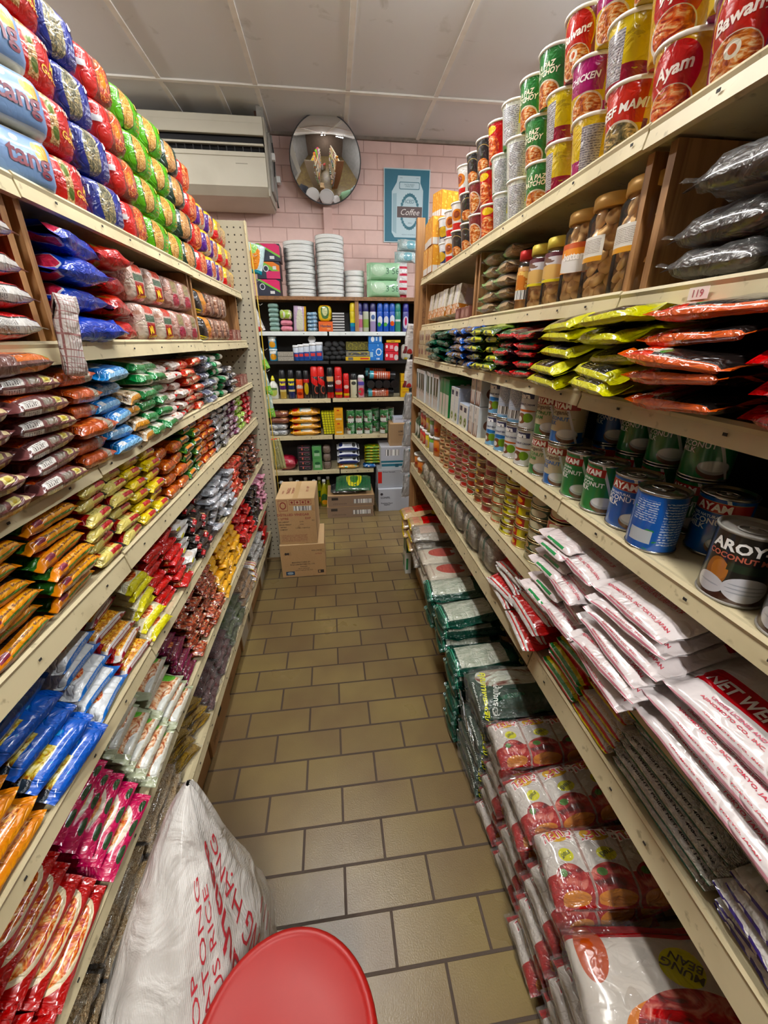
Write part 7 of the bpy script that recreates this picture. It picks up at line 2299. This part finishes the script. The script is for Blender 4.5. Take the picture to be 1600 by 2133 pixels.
BX('l_teal', 'teal_band_carton', 'carton', .32, .28, .06, ('b6c0c6', [('r', 0, 1, .45, .85, '2a6a80'), ('r', .4, .5, .3, .85, '1f5468'), ('r', .7, .8, .3, .85, '1f5468')]), ('c6cad0', []))
BX('l_redw', 'white_carton_red_corner', 'carton', .37, .30, .175, ('a9acb2', [('r', 0, .10, .25, .9, 'c0302c'), ('r', .82, .98, .25, .45, ('bar', 45.0))]), ('b4b6bc', []), texts=[('Hi-Liz Vacuum', .02, .28, .88, '3a3a44')])
BX('l_gloss', 'white_glossy_carton', 'carton', .37, .30, .22, ('bcc0ca', [('e', .08, .78, .035, .06, '2a2a34'), ('r', .8, .98, .3, .5, ('bar', 45.0))]), ('d0d4dc', []), texts=[('CONFIL', .026, .18, .62, '2a2a34'), ('Premium Paper\nNapkins', .018, .22, .32, '3a3a44')])
fx = .555
for k, z, y, lb in [('l_gloss', 0.0, 3.62, 'white glossy carton on the floor, lowest of its pile'), ('l_redw', .222, 3.66, 'white carton with red corner'), ('l_teal', .399, 3.66, 'white carton with teal band'), ('l_wcard', .461, 3.66, 'pale carton with barcode near the top of the pile')]:
    get(k, Matrix.Translation((fx + (.0 if k in ('l_gloss', 'l_redw') else .01), y, z)), lb, 'white cartons piled at the far corner')
BX('l_brown', 'brown_printed_carton', 'cardboard box', .225, .20, .20, ('9c8062', [('r', .78, .92, .1, .22, ('bar', 45.0))]), CARD, texts=[('LEMON', .022, .5, .66, '3a2c24'), ('Soup Sweet', .014, .5, .5, '3a2c24')])
get('l_brown', Matrix.Translation((.60, 3.66, .607)), 'brown printed carton on top of the white pile', 'white cartons piled at the far corner')
BX('l_flat', 'flat_brown_carton', 'cardboard box', .42, .30, .105, ('8a7462', [('r', .55, .95, .25, .65, ('bar', 50.0)), ('r', .08, .22, .6, .85, '2c2420'), ('r', .1, .4, .2, .3, ('lines', '8a7462', '3a2e28', 60.0, 1))]), CARD)
for k in range(2):
    get('l_flat', Matrix.Translation((.10 + .01 * k, 3.52, k * .107)), 'flat brown carton on the floor, %s of two' % ('upper' if k else 'lower'), 'flat brown cartons at the foot of the back shelving')
PK('l_fert', 'green_garden_bag', 'garden bag', .32, .24, .05, '1d5a34', [('e', .52, .6, .22, .3, 'd8d02a'), ('e', .52, .6, .12, .16, '3a7a2c'), ('n', 4.0, .66, '2f7a4a'), ('s', 'u', 12.0, .2, '14402a')], e=.6, crimp=.014, pw=4, amp=.006, nvar=1)
PK('l_black', 'black_bag', 'bag', .30, .22, .045, '26282c', [('n', 4.0, .6, '6a6e74')], e=.6, crimp=.014, pw=4, amp=.008, nvar=1)
get('l_black', Matrix.Translation((.08, 3.50, .216)), 'black plastic bag on the flat brown cartons', gb)
get('l_fert', Matrix.Translation((.14, 3.50, .262)) @ Matrix.Rotation(-.06, 4, 'Z') @ Matrix.Rotation(.25, 4, 'X'), 'dark green and yellow garden bag on the black bag', gb)

# ---------------------------------------------------------------- hanging strips
def hang(key, M, label, g):
    get(key, M, label, g)


PK('hg_teal', 'hanging_snack_packet', 'hanging packet', .10, .15, .03, 'bfd6d8', [('r', 0, 1, 0, .32, '1f9ab0'), ('e', .5, .5, .3, .2, 'e08a3a'), ('e', .4, .7, .2, .14, '8fc46a')], stand=True, e=.5, pw=8.0, crimp=.006, amp=.004)
PK('hg_white', 'hanging_white_packet', 'hanging packet', .075, .17, .02, 'e6e4e2', [('e', .5, .22, .3, .14, 'cf3a3a'), ('r', 0, .18, 0, .4, '7a2430'), ('r', .3, .6, .55, .75, ('lines', 'e6e4e2', '7a7a7a', 20.0))], stand=True, e=.5, pw=8.0, crimp=.006, amp=.003)
PK('hg_green', 'hanging_green_packet', 'hanging packet', .085, .16, .025, 'a3b8ac', [('r', .3, 1, 0, .45, '7fb84a'), ('n', 5.0, .6, 'dfe6da'), ('e', .5, .3, .2, .1, '3f8a3c')], [('VET', .02, .5, .7, '4a6a5a')], stand=True, e=.5, pw=8.0, crimp=.006, amp=.003)
PK('hg_stick', 'hanging_incense_pack', 'hanging packet', .10, .22, .02, '9c9a70', [('r', 0, 1, .86, 1, 'd8a41c'), ('e', .5, .9, .4, .07, 'c0301c'), ('s', 'u', 5.0, .22, '6a6a48'), ('r', 0, 1, 0, .06, 'cf9a1c')], stand=True, e=.5, pw=8.0, crimp=.006, amp=.002)
gh = 'packets clipped to the end of the noodle shelving'
hz = [('hg_teal', 1.86, 'teal and white packet hanging topmost on the perforated end panel', .25), ('hg_white', 1.545, 'white packet with red flower hanging by the end panel', -.32), ('hg_green', 1.32, 'upper green and grey hanging packet', -.35),
      ('hg_green', 1.16, 'middle green and grey hanging packet', -.22), ('hg_green', 1.02, 'lowest green and grey hanging packet', -.1), ('hg_stick', .66, 'yellow-topped incense pack hanging by the end panel', -.12)]
for k, z, lb, tl_ in hz:
    hang(k, Matrix.Translation((-.437 + (.0 if z > 1 else .03), 2.78, z)) @ Matrix.Rotation(tl_, 4, 'Y'), lb, gh)
mb = MB()
mb.tube([(-.425, 2.72, 2.0), (-.42, 2.74, 1.6), (-.425, 2.74, 1.2), (-.42, 2.74, .8), (-.425, 2.74, .4)], .003, flat('c9a92c', .4), 6)
for k in range(12):
    z = 1.95 - k * .125
    mb.tube([(-.425, 2.735, z), (-.412, 2.75, z - .01), (-.40, 2.765, z)], .0015, METAL, 5)
tag(ob('clip_strip', mb), 'yellow hanging clip strip on the noodle shelving end', 'clip strip')
PK('hg_clear', 'hanging_clear_packet', 'hanging packet', .075, .17, .02, 'b9bcbc', [('r', .5, 1, .7, 1, '2a8a92'), ('n', 5.0, .58, 'e0e2e2')], stand=True, e=.5, pw=8.0, crimp=.006, amp=.004, wrap=True)
gh2 = 'packets clipped to the corner post'
for i, (z, k) in enumerate([(1.42, 'hg_white'), (1.22, 'hg_white'), (1.02, 'hg_clear'), (.84, 'hg_clear'), (.66, 'hg_clear'), (.48, 'hg_clear')]):
    hang(k, Matrix.Translation((.468, 2.60, z)) @ Matrix.Rotation(.1, 4, 'Y') @ Matrix.Rotation(.5, 4, 'Z'), '%s packet on the corner post, %s from its top' % ('white flowery' if k == 'hg_white' else 'clear and teal', ORD[i + 1]), gh2)
# white strip stickers on the rails
def rail_tag(name, M, label, txt):
    mb = MB()
    mb.box(-.017, .017, -.0006, 0, -.008, .008, flat('ece9e4', .4))
    fn = lambda u, v, off=0.0: Vector((u, -.0007 - off, v))
    mb.text(txt, .014, 0, 0, flat('a84a5a', .5), fn, 1, 1, off=.0003)
    tag(ob(name, mb, None, M), label, 'price tag')


rail_tag('price_tag', place('R', .585, -.0035, 1.561, lip=.53) @ Matrix.Translation((0, -.0045, 0)), 'small white price tag reading 119 on the jar shelf rail', '119')
# loose foil strip hanging off the bags at floor level
mb = MB()
mb.grid(lambda u, v: Vector((.405 + .012 * math.sin(u * 9) * .5, 1.02 - u * .16 + .03 * v, .30 + .02 * v - .05 * u + .006 * math.sin(u * 30))), 24, 3, flat('d4d6d8', .15, .9))
tag(ob('silver_foil_strip', mb), 'loose silver foil strip hanging beside the wrapped bags', 'foil strip')

mb = MB()
mb.lathe([(.001, -.055), (.035, -.045), (.055, -.02), (.06, 0.0)], flat('26352f', .5), 18)  # unidentified small dark dome on the ceiling
tag(ob('dark_ceiling_dome', mb, None, Matrix.Translation((1.362, 3.0, 2.95))), 'small dark green dome on the ceiling peeking past the stacked cup noodles', 'ceiling dome')
